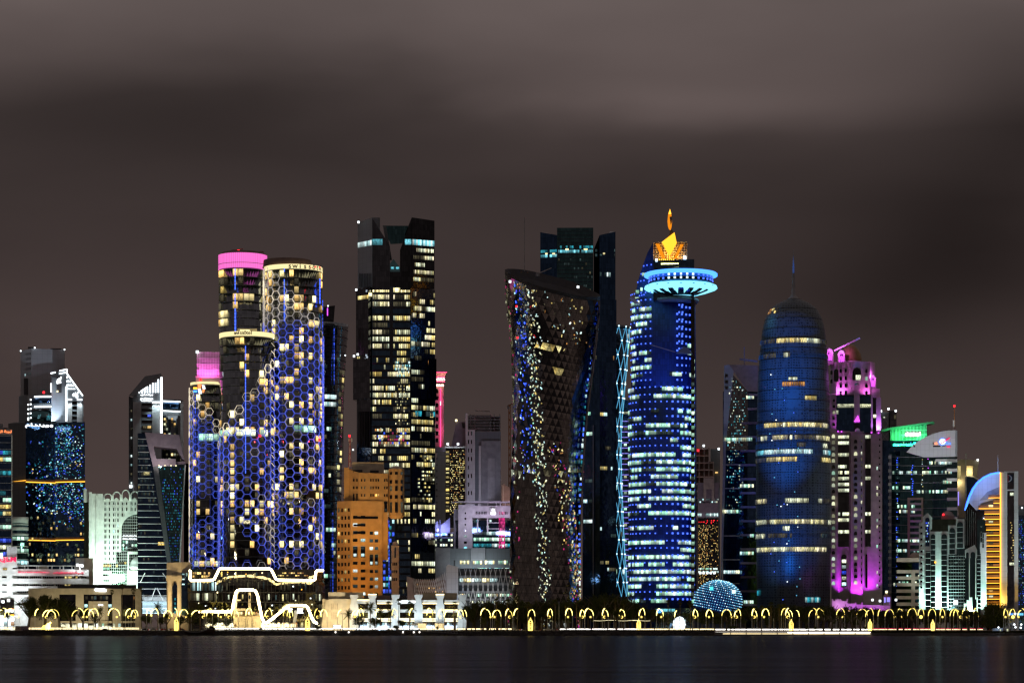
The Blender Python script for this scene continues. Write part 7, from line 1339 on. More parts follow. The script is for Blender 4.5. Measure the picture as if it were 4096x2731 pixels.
# --- palms
def frond_mesh():
    vs, fs = [], []; n = 12; rach = []
    for i in range(n+1): u = i/n; rach.append(Vector((u, 0, .34*u-.62*u*u)))
    for i in range(n):
        a, b = rach[i], rach[i+1]; k = len(vs); w = .012; vs += [a+Vector((0, -w, 0)), a+Vector((0, w, 0)), b+Vector((0, w, 0)), b+Vector((0, -w, 0))]; fs.append((k, k+1, k+2, k+3))
        if i > 0:
            ln = .30*math.sin(PI*(.15+.8*i/n))
            for s in (-1, 1): k = len(vs); vs += [a, a+(b-a)*.75, a+Vector((ln*.55, s*ln, -.45*ln))]; fs.append((k, k+1, k+2))
    return mesh_of('frond', vs, fs, 'palm_leaf')
def fan_mesh(mat):
    vs, fs = [Vector((0, -.02, 0)), Vector((0, .02, 0)), Vector((.5, .015, .05)), Vector((.5, -.015, .05))], [(0, 1, 2, 3)]
    for i in range(9):
        a = math.radians(-75+150*i/8); k = len(vs); e = Vector((.5+.5*math.cos(a), .5*math.sin(a), .05-.10*abs(math.sin(a))-.06)); p = Vector((-math.sin(a), math.cos(a), 0))*.05
        vs += [Vector((.5, 0, .05)), (Vector((.5, 0, .05))+e)/2+p, e, (Vector((.5, 0, .05))+e)/2-p]; fs.append((k, k+1, k+2, k+3))
    return mesh_of('fan', vs, fs, mat)
FROND, FAN, DRY = frond_mesh(), fan_mesh('palm_leaf'), fan_mesh('dry_frond')
TR = {}
def trunk_mesh(h, r0, r1, lean):
    key = (round(h), r0, round(lean, 1))
    if key not in TR: TR[key] = tube_mesh('trunk', [Vector((lean*math.sin(u*1.4), 0, h*u)) for u in [i/7 for i in range(8)]], r0, 'palm_bark', seg=7, radii=[r0+(r1-r0)*i/7 for i in range(8)])
    return TR[key]
def date_palm(px, top, Y, L=4.6, n=26, desc='bushy date palm'):
    t = shore('date_palm', desc, 'palm tree', px, Y, 'date palms along the promenade'); R = random.Random(px)
    h = max(1.2, t.z(top)-L*.45); ln = R.uniform(-.3, .3); t.add('trunk', trunk_mesh(h, .34, .26, ln)); hx = ln*math.sin(1.4)
    for i in range(n):
        yaw = i*2.39996+R.uniform(-.2, .2); el = math.radians(75-115*(i/n)+R.uniform(-8, 8)); l = L*R.uniform(.85, 1.1)
        t.add('frond', FROND, None, (hx, 0, h), (0, -el, yaw), (l, l, l))
def fan_palm(px, top, Y, desc='tall slim fan palm'):
    t = shore('fan_palm', desc, 'palm tree', px, Y, 'fan palms along the promenade'); R = random.Random(px+1); S = R.uniform(2.0, 2.6)
    h = max(2, t.z(top)-S*.8); ln = R.uniform(-.5, .5); t.add('trunk', trunk_mesh(h, .26, .17, ln)); hx = ln*math.sin(1.4)
    for i in range(22):
        yaw = i*2.39996+R.uniform(-.2, .2); el = math.radians(80-120*(i/22)+R.uniform(-8, 8)); l = S*R.uniform(.85, 1.1)
        t.add('fan_leaf', FAN, None, (hx, 0, h), (R.uniform(-.3, .3), -el, yaw), (l, l, l))
    for i in range(10): t.add('dry_leaf', DRY, None, (hx, 0, h-.2), (0, math.radians(R.uniform(50, 80)), i*.63+R.uniform(-.2, .2)), (S*.8,)*3)
# --- broadleaf trees
CROWNS = []
def crown_mesh(seed, n=1500, leaf=.085, mat='leaf'):
    R = random.Random(seed); lobes = [(Vector((R.uniform(-.55, .55), R.uniform(-.5, .5), R.uniform(-.25, .55))), R.uniform(.30, .55)) for _ in range(9)]
    vs, fs = [], []
    while len(fs) < n:
        c, r = R.choice(lobes); d = Vector((R.gauss(0, 1), R.gauss(0, 1), R.gauss(0, 1))).normalized(); p = c+d*r*R.uniform(.55, 1.02)
        if R.random() < .08: p += d*R.uniform(0, .12)
        a = Vector((R.gauss(0, 1), R.gauss(0, 1), R.gauss(0, 1))).normalized(); b = a.cross(d+Vector((.01, .02, .03))).normalized(); s = leaf*R.uniform(.6, 1.3); k = len(vs)
        vs += [p-a*s, p+b*s*.5, p+a*s, p-b*s*.5]; fs.append((k, k+1, k+2, k+3))
    return mesh_of('crown', vs, fs, mat)
def limb_mesh(seed):
    R = random.Random(seed); vs, fs = [], []
    def tube(p, q, r0, r1):
        t_ = (q-p).normalized(); u = t_.cross(Vector((0, 1, .1))).normalized(); w = u.cross(t_); k = len(vs)
        for c, r in ((p, r0), (q, r1)):
            for i in range(6): vs.append(c+(u*math.cos(i*PI/3)+w*math.sin(i*PI/3))*r)
        for i in range(6): fs.append((k+i, k+(i+1) % 6, k+6+(i+1) % 6, k+6+i))
    top = Vector((R.uniform(-.08, .08), 0, .45)); tube(Vector((0, 0, 0)), top, .055, .04)
    for i in range(5): a = i*1.25+R.uniform(-.3, .3); q = top+Vector((math.cos(a)*.35, math.sin(a)*.35, R.uniform(.3, .55))); tube(top, q, .032, .015); tube(q, q+Vector((math.cos(a+.4)*.2, math.sin(a)*.2, .2)), .015, .006)
    return mesh_of('trunk', vs, fs, 'bark')
CROWNS = [crown_mesh(i) for i in range(6)]; BIG = [crown_mesh(20+i, 4200, .055) for i in range(3)]; LIMBS = [limb_mesh(i) for i in range(5)]
def tree(px, top, hw, bot, Y, desc='dark leafy tree', group='trees along the park behind the road', big=False):
    t = shore('tree', desc, 'tree', px, Y, group); R = random.Random(px*3+int(Y)); m = t.m()
    H = t.z(top); rx = hw*m; zc = (t.z(top)+t.z(bot))/2; rz = (t.z(top)-t.z(bot))/2
    t.add('trunk', R.choice(LIMBS), None, (0, 0, 0), (0, 0, R.uniform(0, 6)), (H*.95, H*.95, H*.85)); t.add('crown', R.choice(BIG if big else CROWNS), None, (0, 0, zc), (0, 0, R.uniform(0, 6.28)), (rx*1.05, rx*1.0, rz*1.15))
for px, top, hw, bot, Y in [(112, 2388, 46, 2478, YS+26), (178, 2380, 52, 2490, YS+24), (240, 2392, 52, 2488, YS+26), (285, 2425, 40, 2485, YS+24)]: tree(px, top, hw, bot, Y, 'big dark spreading tree', 'big trees by the shop fronts', True)
for px, top, hw, bot, Y in [(330, 2432, 24, 2492, YS+30), (380, 2450, 18, 2500, YS+30), (585, 2455, 26, 2505, YS+30), (645, 2460, 26, 2505, YS+32), (720, 2462, 30, 2506, YS+32), (770, 2464, 30, 2508, YS+30), (850, 2470, 30, 2508, YS+32), (905, 2476, 24, 2508, YS+36), (1435, 2462, 30, 2505, YS+34), (1500, 2470, 36, 2508, YS+34), (1610, 2478, 24, 2508, YS+34)]: tree(px, top, hw, bot, Y, 'low yellow-lit bushy tree', 'bushy trees along the road')
topf = lerp_tab([(1860, 2430), (1900, 2408), (1960, 2400), (2040, 2402), (2100, 2398), (2200, 2396), (2300, 2402), (2360, 2384), (2440, 2376), (2520, 2388), (2580, 2420), (2640, 2458), (2700, 2450), (2770, 2440), (2850, 2440), (2960, 2432), (3060, 2424), (3200, 2420), (3320, 2420), (3420, 2432), (3520, 2432), (3620, 2430), (3680, 2445), (3720, 2432), (3800, 2434), (3860, 2446), (3940, 2452)])
RT2 = random.Random(31); px = 1868
while px < 3950:
    tp = topf(px)+RT2.uniform(-6, 8); hw = RT2.uniform(26, 40); tree(px, tp, hw, 2500, YS+47+RT2.uniform(0, 12)); px += RT2.uniform(22, 34)
px = 1890
while px < 3940:
    if not 2600 < px < 2790: tree(px, topf(px)+RT2.uniform(22, 40), RT2.uniform(20, 30), 2506, YS+14.5 if False else YS+45.5, 'low dark undergrowth tree')
    px += RT2.uniform(42, 60)
tree(3982, 2412, 50, 2524, YS+18, 'huge black round tree', 'big trees by the shop fronts', True); tree(4008, 2440, 36, 2524, YS+20, 'huge black round tree', 'big trees by the shop fronts', True); tree(3962, 2440, 34, 2526, YS+17, 'huge black round tree', 'big trees by the shop fronts', True)
for px, tp in [(3293, 2432), (3327, 2428), (3362, 2436), (3410, 2430), (3442, 2438), (3590, 2432), (3614, 2440), (3648, 2436), (3845, 2440), (3876, 2436), (3906, 2442), (2905, 2440), (2468, 2438), (2168, 2446), (760, 2452), (668, 2456)]: tree(px, tp, 15+px % 7, 2474+px % 9, YS+6.5, 'slender street tree', 'street trees along the promenade')
def bush(px, top, hw, Y, desc='round clipped bush', gz=GZ): 
    t = shore('bush', desc, 'bush', px, Y, 'bushes on the promenade', gz); H = t.z(top); t.add('foliage', random.Random(px).choice(CROWNS), None, (0, 0, H*.5), (0, 0, px), (hw*t.m(), hw*t.m(), H*.6)); t.add('stem', LIMBS[0], None, (0, 0, 0), None, (H*.8, H*.8, H*.7))
for px, top, hw in [(1270, 2500, 18), (1584, 2498, 18), (1750, 2502, 6), (1950, 2506, 12), (2922, 2501, 14), (2938, 2501, 13), (3228, 2500, 10), (3262, 2504, 8), (3382, 2505, 8), (3458, 2504, 9)]: bush(px, top, hw, YS+9)
for px, top in [(450, 2357), (490, 2333), (533, 2352), (566, 2344)]: fan_palm(px, top, YS+46)
for px, top in [(1557, 2404), (1593, 2392), (1638, 2404), (1820, 2404), (1985, 2391), (2030, 2394), (2069, 2382), (2113, 2404), (2222, 2395), (2262, 2408), (2272, 2412), (2306, 2396), (2420, 2392), (2462, 2390), (2496, 2400), (2672, 2398), (2720, 2396), (2762, 2400), (3045, 2420), (3083, 2405), (3118, 2414), (3134, 2414)]: fan_palm(px, top, YS+11+(px % 3)*1.5)
for px, top, L in [(30, 2452, 3.4), (400, 2432, 4.2), (632, 2418, 5.4), (668, 2455, 4.0), (755, 2438, 4.6), (800, 2424, 5.0), (842, 2450, 4.4), (1396, 2445, 4.6), (1480, 2418, 5.2), (1524, 2440, 4.4), (1640, 2420, 5.0), (1562, 2440, 4.2), (3648, 2432, 5.0)]: date_palm(px, top, YS+20+(px % 5), L)
for px, top in [(1935, 2474), (1990, 2482), (2266, 2470)]: date_palm(px, top, YS+12, 3.4, 24, 'short glowing-green date palm')

# --- arching promenade lights
ARM = {}
def arm_meshes(hw, side, dim=False):
    key = (round(hw, 1), side, dim)
    if key not in ARM:
        H = 13.6; pts = []
        for i in range(15):
            u = i/14
            if u < .55: pts.append(Vector((side*hw*(1.0-.02*u), 0, H*.66*u/.55)))
            else: a = (u-.55)/.45*PI/2; pts.append(Vector((side*hw*(1-.99+.05+.94*math.cos(a)), 0, H*.66+H*.34*math.sin(a))))
        pole = tube_mesh('pole', pts[:9], .11, 'white_metal', seg=6, radii=[.16-.005*i for i in range(9)])
        bl = pts[8:]; blade = tube_mesh('light_blade', bl, .3, 'lamp_arch_dim' if dim else 'lamp_arch', seg=6, radii=[q*(.72 if dim else 1)*(1.0 if side < 0 else .55) for q in (.13, .25, .31, .33, .30, .25, .10)])
        ARM[key] = (pole, blade)
    return ARM[key]
def star_mesh():
    o_ = [Vector((math.sin(i*PI/5)*(1 if i % 2 == 0 else .48), 0, math.cos(i*PI/5)*(1 if i % 2 == 0 else .48))) for i in range(10)]
    return mesh_of('star', [v+Vector((0, -.2, 0)) for v in o_]+[v+Vector((0, .2, 0)) for v in o_], [tuple(range(10)), tuple(range(19, 9, -1))]+[(i, (i+1) % 10, 10+(i+1) % 10, 10+i) for i in range(10)], 'lamp_ornament')
def moon_mesh():
    A = [math.radians(40+280*i/14) for i in range(15)]; out = [Vector((math.cos(a), 0, math.sin(a))) for a in A]; inn = [Vector((.30+.72*math.cos(a), 0, .72*math.sin(a))) for a in A]
    vs, fs = [], []
    for yy in (-.2, .2): vs += [v+Vector((0, yy, 0)) for v in out+inn]
    for i in range(14): fs += [(i, i+1, 16+i, 15+i), (30+i, 45+i, 46+i, 31+i), (i, 30+i, 31+i, i+1), (15+i, 16+i, 46+i, 45+i)]
    return mesh_of('crescent', vs, fs, 'lamp_ornament')
STAR, MOON = star_mesh(), moon_mesh()
def arch(px, hw, orn, ox=None, arms=(-1, 1), Y=None):
    Y = Y or YS+9; ds = {'s': 'lamp arch with glowing star', 'm': 'lamp arch with glowing crescent', 'o': 'lamp arch with glowing disc', None: 'plain glowing lamp arch'}[orn]
    if len(arms) == 1: ds = 'single bowed lamp arm'
    t = shore('arch_lamp', ds, 'street lamp', px, Y, 'arching lights along the promenade'); w = hw*t.m()
    RA = random.Random(px*7)
    for s in arms: p, b = arm_meshes(w, s, px > 3230 or RA.random() < .12); sc = RA.uniform(.92, 1.05); yw = RA.uniform(-.35, .35); po = t.add('pole', p, None, None, (0, 0, yw), (1, 1, sc)); t.add('light_blade', b, po)
    if orn:
        x = t.x(ox if ox else px); z = t.z(2466)
        op = t.add('ornament_post', bar_mesh('ornament_post', Vector((x, -.4, 0)), Vector((x, -.4, z-1)), .12, 'white_metal'))
        if orn == 's': t.add('star', STAR, op, (x, -.5, z), None, (.85,)*3)
        elif orn == 'm': t.add('crescent', MOON, op, (x, -.5, z), (0, random.Random(px).choice((0, PI, .6)), 0), (.85,)*3)
        else: t.lathe('disc', ox or px, [(2459, 1), (2461, 5), (2466, 7), (2471, 5), (2473, 1)], 'lamp_ornament', -.5, 14, .3, op)
for a in [(10, 26, 's', 18), (50, 30, 's', 73), (155, 15, None, None, (-1,)), (197, 26, 'm', 185), (212, 24, 'm', 219), (312, 24, 's', 333), (355, 20, 's', 347), (374, 20, None), (456, 23, 's', 467), (523, 22, 'm', 515), (538, 14, 'm', 537), (597, 11, None), (618, 16, None), (672, 17, 'm', 677), (698, 12, None, None, (1,)), (735, 18, 's', 745), (792, 28, 'm', 813), (838, 12, None), (886, 14, 's', 883), (916, 10, 'm', 916), (940, 14, 's', 936), (996, 13, None), (1074, 14, 'm', 1070), (1146, 13, None), (1160, 12, 's', 1159), (1246, 10, None, None, (-1,)), (1272, 14, 'm', 1270), (1295, 14, None), (1366, 16, None, None, (-1,)), (1424, 16, 's', 1419), (1440, 14, None), (1516, 14, None, None, (-1,)), (1580, 12, 'm', 1582), (1652, 16, None, None, (-1,)), (1719, 12, 's', 1721), (1766, 13, 'm', 1762), (1792, 15, None, None, (-1,)), (1842, 12, 'm', 1843), (1856, 11, None, None, (1,)), (1942, 20, 's', 1962), (1987, 17, 's', 1978), (2036, 14, 'm', 2038), (2072, 17, None, None, (-1,)), (2126, 14, None), (2200, 10, 'm', 2197), (2276, 14, 's', 2272), (2330, 10, 'm', 2330), (2356, 18, 's', 2362), (2421, 12, 'm', 2418), (2488, 12, 'm', 2487), (2568, 12, 's', 2566), (2640, 14, 's', 2645), (2708, 10, None, None, (-1,)), (2782, 10, 'm', 2779), (2838, 14, 's', 2836), (2906, 19, 's', 2925), (2950, 13, 'm', 2946), (3018, 10, 'm', 3017), (3062, 15, 's', 3056), (3142, 17, None), (3156, 14, 'm', 3151), (3184, 14, None, None, (1,)), (3252, 17, None), (3280, 18, 's', 3273), (3362, 17, 's', 3351), (3392, 15, None, None, (1,)), (3448, 22, 's', 3370), (3478, 16, None), (3522, 10, None, None, (-1,)), (3558, 18, 's', 3578), (3600, 14, 's', 3606), (3648, 18, None), (3684, 12, 'o', 3684), (3728, 15, None), (3770, 10, 's', 3770), (3816, 16, 'm', 3842), (3826, 12, None), (3863, 14, 's', 3866), (3904, 10, None), (4024, 9, 's', 4022), (4050, 12, 'o', 4052), (4086, 16, 's', 4074)]: arch(*a, Y=YS+8+(a[0] % 4)*1.2)

# --- glowing lantern towers
def lantern(px, top, hw):
    t = shore('lantern_tower', 'tall golden light lantern', 'light sculpture', px, YS+9, 'golden lanterns on the promenade'); bot = 2520
    t.box('base', px-hw, px+hw, bot-3, bot+1, 'lamp_ornament', -.5, 2.0)
    for s in (-1, 1): t.path('frame_post', [(px+s*hw*.9, bot-2, 0), (px+s*hw*.95, (top+bot)/2-6, 0), (px+s*hw*.55, top+8, 0), (px, top+4, 0)], .7, 'lamp_ornament'); t.path('inner_post', [(px+s*hw*.35, bot-2, -.4), (px+s*hw*.35, (top+bot)/2-4, -.4)], .4, 'lamp_ornament')
    for y in ((top+bot)/2-8, (top+bot)/2+8): t.path('ring', [(px-hw*.9, y, -.2), (px+hw*.9, y, -.2)], .35, 'lamp_ornament')
    t.lathe('finial', px, [(top-4, 1), (top, hw*.3), (top+5, hw*.35), (top+8, 1)], 'lamp_ornament', 0, 10)
for px, top, hw in [(705, 2470, 7), (1230, 2470, 8), (2122, 2472, 8), (2555, 2476, 6.5), (3165, 2478, 7), (3480, 2478, 6.5), (3731, 2480, 6)]: lantern(px, top, hw)
t = Thing('coffee_pot_sculpture', 'glowing white light sculpture like a slanted coffee pot before the big dark trees', 'light sculpture', 190, YS+9)
t.lathe('body', 192, [(2490, 3), (2496, 8), (2504, 10), (2512, 9), (2518, 11)], 'lamp_arch', 0, 16, .5); t.poly('spout', [(162, 2517), (172, 2500), (182, 2498), (183, 2516)], 'lamp_ornament', -.5, 1.2); t.lathe('knob', 201, [(2485, 1), (2488, 4), (2493, 3)], 'lamp_arch', 0, 12); t.box('foot', 200, 214, 2511, 2518, 'lamp_ornament', -.4, 1.2)
# --- light rail added for headlight trails along the road edge and parapet blocks
def streak(px0, px1, ya, yb, mat, Y, desc):
    t = Thing('light_streak', desc, 'added light streak', (px0+px1)/2, Y); n = max(1, int((px1-px0)/60))
    for i in range(n):
        a = px0+(px1-px0)*i/n; b = px0+(px1-px0)*(i+.94)/n; t.box('light_tube', a, b, ya, yb, mat, 0, .5); t.box('added_streak_post', b, b+.8, ya-1, yb+8, 'dark_metal', .1, .3)  # these light tubes are added and stand in for headlight trails
streak(-60, 560, 2509, 2511.5, 'lamp_warm', YS+15, 'added white headlight streak along the road before the beige portal office'); streak(-60, 560, 2514, 2516, 'lamp_yellow', YS+14, 'added lower yellow light strip before the beige portal office'); streak(860, 1040, 2510, 2514, 'lamp_head', YS+15, 'added white headlight streak between the moored boat and the podium entrance'); streak(1050, 1680, 2510.5, 2514.5, 'lamp_head', YS+15, 'added white headlight streak from the podium to the pillared office'); streak(1680, 2050, 2512, 2516, 'lamp_warm', YS+15, 'added headlight streak behind the jetty posts')
streak(2240, 2560, 2513, 2517, 'lamp_head', YS+15, 'added white headlight streak before the hourglass tower'); streak(2560, 2860, 2513, 2517.5, 'lamp_warm', YS+15, 'added headlight streak before the saucer tower entrance'); streak(2862, 3485, 2514, 2518, 'lamp_head', YS+15, 'added white headlight streak above the lit quay'); streak(2862, 3485, 2526, 2530, 'lamp_head', YS+4.6, 'upper light tube along the lit quay steps'); streak(2862, 3485, 2532.5, 2534, 'lamp_warm', YS+.1, 'lower light tube along the lit quay edge'); streak(3490, 3935, 2515, 2517, 'lamp_warm', YS+16, 'added dim headlight streak before the mint arches'); streak(3490, 3935, 2511.5, 2513, 'sign_red', YS+17, 'thin red light line along the road before the mint arches')
def parapet(px0, px1, desc):
    t = Thing('parapet', desc, 'parapet', (px0+px1)/2, YS+2); n = int((px1-px0)/9.5); t.box('coping', px0, px1, 2518.6, 2522, 'seawall_stone', 0, .6)
    for i in range(n): t.box('block', px0+9.5*i, px0+9.5*i+4.6, 2515.5, 2519, 'seawall_stone', 0, .5)
parapet(-50, 30, 'dark block parapet before the white insurance office'); parapet(92, 520, 'dark block parapet before the beige portal office'); parapet(2245, 2858, 'dark block parapet before the saucer and hourglass towers')
t = Thing('railing', 'thin dark railing on the quay before the hotel podium', 'railing', 1300, YS+3)
t.path('top_rail', [(1055, 2512, 0), (1700, 2513, 0)], .12, 'dark_metal', seg=4)
for i in range(60): t.bar('baluster', (1057+10.8*i, 2512, 0), (1061+10.8*i, 2521, 0), .12, 'dark_metal')
# --- cars
def car_parts():
    prof = [(-2.2, .35), (-2.25, .75), (-1.5, .95), (-.9, 1.45), (.7, 1.48), (1.35, 1.0), (2.15, .85), (2.25, .4)]
    n = len(prof); v = [Vector((x, y, z)) for y in (-.85, .85) for x, z in prof]; f = [tuple(range(n-1, -1, -1)), tuple(range(n, 2*n))]+[(i, (i+1) % n, n+(i+1) % n, n+i) for i in range(n)]
    body = {m: mesh_of('car_body', v, f, m) for m in ('car_white', 'car_dark', 'car_red', 'car_silver')}
    gl = mesh_of('car_window', [(-1.35, -.87, .98), (1.15, -.87, .98), (.62, -.87, 1.38), (-.85, -.87, 1.38), (-1.35, .87, .98), (1.15, .87, .98), (.62, .87, 1.38), (-.85, .87, 1.38)], [(0, 1, 2, 3), (7, 6, 5, 4)], 'glass_black')
    wv = [(math.cos(a)*.34, y, math.sin(a)*.34) for y in (-.1, .1) for a in [i*PI/6 for i in range(12)]]; wh = mesh_of('wheel', wv, [tuple(range(12)), tuple(range(23, 11, -1))]+[(i, (i+1) % 12, 12+(i+1) % 12, 12+i) for i in range(12)], 'tyre')
    lm = {m: pane_mesh(m) for m in ('lamp_head', 'lamp_red')}; return body, gl, wh, lm
CB, CGL, CWH, CLM = car_parts()
def car(px, colr, Y, flip=1):
    t = shore('car', {'car_white': 'white car', 'car_dark': 'dark car', 'car_red': 'red car', 'car_silver': 'silver car'}[colr]+' with lamps lit', 'car', px, Y, 'cars on the shore road'); f = flip
    b = t.add('body', CB[colr], None, (0, 0, 0), None, (f, 1, 1)); t.add('window', CGL, b)
    for x in (-1.35, 1.35):
        for y in (-.8, .8): t.add('wheel', CWH, None, (x, y, .34))
    for y in (-.6, .6): t.add('headlight', CLM['lamp_head'], b, (2.22, y, .7), None, (.12, .4, .22)); t.add('taillight', CLM['lamp_red'], b, (-2.26, y, .75), None, (.12, .35, .2))
RC = random.Random(2)
for px, c, f in [(580, 'car_dark', -1), (612, 'car_silver', -1), (654, 'car_red', -1), (690, 'car_red', -1), (725, 'car_dark', -1), (880, 'car_white', 1), (1005, 'car_dark', 1), (1130, 'car_silver', 1), (1215, 'car_white', 1), (1560, 'car_silver', 1), (2050, 'car_white', -1), (2065, 'car_white', -1), (2100, 'car_dark', -1), (2145, 'car_dark', -1), (2190, 'car_white', -1), (2215, 'car_silver', -1), (30, 'car_white', 1), (420, 'car_dark', 1)]: car(px, c, YS+18, f)
for i in range(34): px = 60+118*i+RC.uniform(-30, 30); car(px, RC.choice(['car_white', 'car_dark', 'car_silver', 'car_white']), YS+(26 if i % 2 else 34), 1 if i % 2 else -1)
# --- boat
t = Thing('dhow_boat', 'dark wooden dhow with flat canopy moored against the sea wall', 'boat', 795, YS-5, gz=0.0)
sec = []
for i in range(13):
    u = i/12; px = 727+125*u; sheer = 2517+9*math.sin(PI*min(1, u*1.15))-6*max(0, u-.55)/.45*1.0 if u < .9 else 2513; kb = 2519+16.5*min(1, u*6)**.6; w = 2.3*math.sin(PI*(.06+.80*u))**.6
    sec.append((px, sheer, kb, w))
vs, fs = [], []
for px, s_, kb, w in sec: vs += [t.L(px, s_, -w), t.L(px, (s_+kb)/2, -w*.85), t.L(px, kb, 0), t.L(px, (s_+kb)/2, w*.85), t.L(px, s_, w)]
for i in range(12):
    for j in range(4): fs.append((i*5+j, i*5+j+1, i*5+5+j+1, i*5+5+j))
    fs.append((i*5, i*5+5, i*5+9, i*5+4))
fs += [(60, 61, 62, 63, 64)]
t.add('hull', mesh_of('hull', vs, fs, 'hull_wood')); t.path('rubbing_strake', [(px, s_+2.5, -w-.1) for px, s_, kb, w in sec], .18, 'grey_wall', seg=4); t.path('gunwale', [(px, s_, -w-.05) for px, s_, kb, w in sec], .22, 'grey_wall', seg=4)
cano = t.poly('canopy', [(781, 2503.5), (838, 2500), (866, 2500), (866, 2502), (838, 2502.5), (781, 2505.5)], 'brown_wall', -2, 4)
for px in (782, 800, 822, 838): t.bar('canopy_post', (px, 2504, -1.8), (px, 2521, -1.8), .14, 'dark_metal', cano); t.bar('canopy_post', (px, 2504, 1.8), (px, 2521, 1.8), .14, 'dark_metal', cano)
t.box('wheelhouse', 836, 856, 2503, 2520, 'hull_wood', -1.2, 2.4); t.dot('stern_lamp', 'lamp_warm', 845, 2497, .6, -1); t.bar('bow_post', (727, 2518, 0), (722, 2508, 0), .35, 'red_paint'); t.poly('rudder', [(852, 2512), (862, 2506), (858, 2532), (850, 2534)], 'hull_wood', -.15, .3)
# --- jetty, gangway, posts
t = Thing('gangway', 'white truss gangway sloping down to the water beside the jetty posts', 'gangway', 1770, YS-6, gz=0.0)
for y0 in (0, 9):
    t.path('chord', [(1702, 2517+y0*.8, 0), (1832, 2523+y0, 0)], .25, 'grey_wall', seg=4)
for i in range(20): t.bar('truss_bar', (1704+6.4*i, 2517+.3*i, 0), (1710+6.4*i, 2525+.3*i, 0) if i % 2 else (1704+6.4*i, 2525+.3*i, 0), .18, 'grey_wall')
t.box('deck', 1702, 1840, 2529, 2533, 'dark_wall', 0, 2)
for px, top in [(1648, 2515), (1867, 2512), (1886, 2514), (1902, 2512), (1930, 2513), (1947, 2512), (1962, 2514), (1978, 2514), (1992, 2513), (2004, 2513), (2028, 2513), (2048, 2515)]:
    t = shore('mooring_post', 'dark mooring post', 'post', px, YS-4, 'posts of the jetty', 0.0); t.lathe('pile', px, [(top, 1.0), (top+1, 2.6), (2548, 2.4)], 'dark_wall', 0, 10); t.lathe('cap', px, [(top-1.5, .4), (top, 2.9), (top+1.2, 2.9)], 'grey_wall', 0, 10)
for px in (1342, 1395, 1612, 1655, 1678):
    t = shore('quay_lamp', 'small round quay lamp', 'lamp', px, YS+2, 'low lamps on the quay'); t.lathe('globe', px, [(2523, .5), (2525, 2.4), (2528, 2.6), (2530, .6)], 'lamp_head', -2.6, 12); t.box('bracket', px-.7, px+.7, 2526, 2533, 'dark_metal', -2.2, .3)
# --- lit egg pavilion, screen, masts, kiosk and small street things
t = Thing('egg_pavilion', 'white glowing egg shaped lattice pavilion before the blue saucer tower', 'pavilion', 2722, YS+40)
t.lathe('glow_core', 2717, [(2463, 3), (2468, 14), (2480, 23), (2496, 26), (2514, 22)], 'screen_white', 5, 20, .8)
for i in range(8):
    a = math.radians(-80+160*i/7); t.path('rib', [(2722+33*math.sin(a)*w, y, 5-33*math.cos(a)*w*.16-.6) for y, w in ((2461, .1), (2466, .5), (2476, .82), (2490, 1), (2504, .98), (2516, .88))], .3, 'dark_metal', seg=5)
for y, w in ((2468, .58), (2478, .85), (2490, 1), (2502, 1)): t.lathe('hoop', 2722, [(y, 33.5*w), (y+1, 33.5*w)], 'dark_metal', 5, 24, 1.0)
t.lamp((2722, 2488, -4), 500, (1, .97, .9))
t = Thing('advert_screen', 'bright white advertising screen at the kerb before the cream slotted wall', 'sign', 1348, YS+12)
t.poly('panel', [(1332, 2497), (1362, 2497), (1366, 2501), (1366, 2514), (1331, 2514)], 'dark_metal', 0, .6); t.win('lit_line', 'screen_white', 1334, 1347, 2498, 2503, 0); t.win('lit_line', 'screen_white', 1348, 1363, 2499, 2504, 0); t.win('lit_line', 'screen_white', 1333, 1364, 2505, 2512, 0)
for px in (1336, 1360): t.bar('leg', (px, 2513, .2), (px, 2521, .2), .25, 'dark_metal')
def mast(px, top, desc, heads=2, Y=YS+12, lit=None):
    t = shore('lamp_mast', desc, 'mast', px, Y, 'masts along the road'); t.lathe('pole', px, [(top, .9), (2521, 1.5)], 'grey_wall', 0, 8)
    for s in ((-1, 1) if heads == 2 else ()): t.bar('arm', (px, top+1, 0), (px+s*6, top+1, 0), .15, 'dark_metal'); t.box('lamp_head', px+s*6-2, px+s*6+2, top+1.5, top+3, lit or 'dark_metal', -.2, .4)
for px, top, d in [(1370, 2451, 'twin armed mast'), (2166, 2459, 'twin armed mast'), (2236, 2404, 'tall plain mast'), (3783, 2424, 'tall plain mast'), (1732, 2430, 'flag mast'), (1772, 2432, 'flag mast'), (1815, 2434, 'flag mast'), (2455, 2446, 'curved signal mast'), (2770, 2480, 'signal mast'), (3095, 2470, 'signal mast')]: mast(px, top, d, 2 if 'twin' in d else 0)
for px, m in ((1733, 'car_red'), (1770, 'leaf'), (1816, 'red_paint')):
    t = shore('flag', 'small hanging flag', 'flag', px, YS+12, 'flags before the pillared office'); t.poly('cloth', [(px, 2436), (px-3, 2444), (px-2, 2452), (px+1, 2450)], m, -.3, .08); t.bar('hoist_rope', (px+.6, 2434, -.2), (px+.6, 2453, -.2), .06, 'dark_metal')
t = Thing('clock_pylon', 'tan stone clock pylon by the gangway', 'clock', 1820, YS+9); t.box('shaft', 1816, 1824, 2468, 2521, 'sand_wall', 0, 1.4); t.box('head', 1814, 1825, 2459, 2468, 'sand_wall', -.2, 1.8); t.lathe('dial', 1819.5, [(2461, .5), (2463.5, 3), (2466, .5)], 'brown_wall', -.4, 12, .1); t.box('sign_plate', 1817, 1823, 2498, 2512, 'cream_wall', -.1, .2)
t = Thing('site_kiosk', 'small pale blue flat roofed cabin lit by one lamp beside the huge tree', 'cabin', 3990, YS+6, gz=2.0)
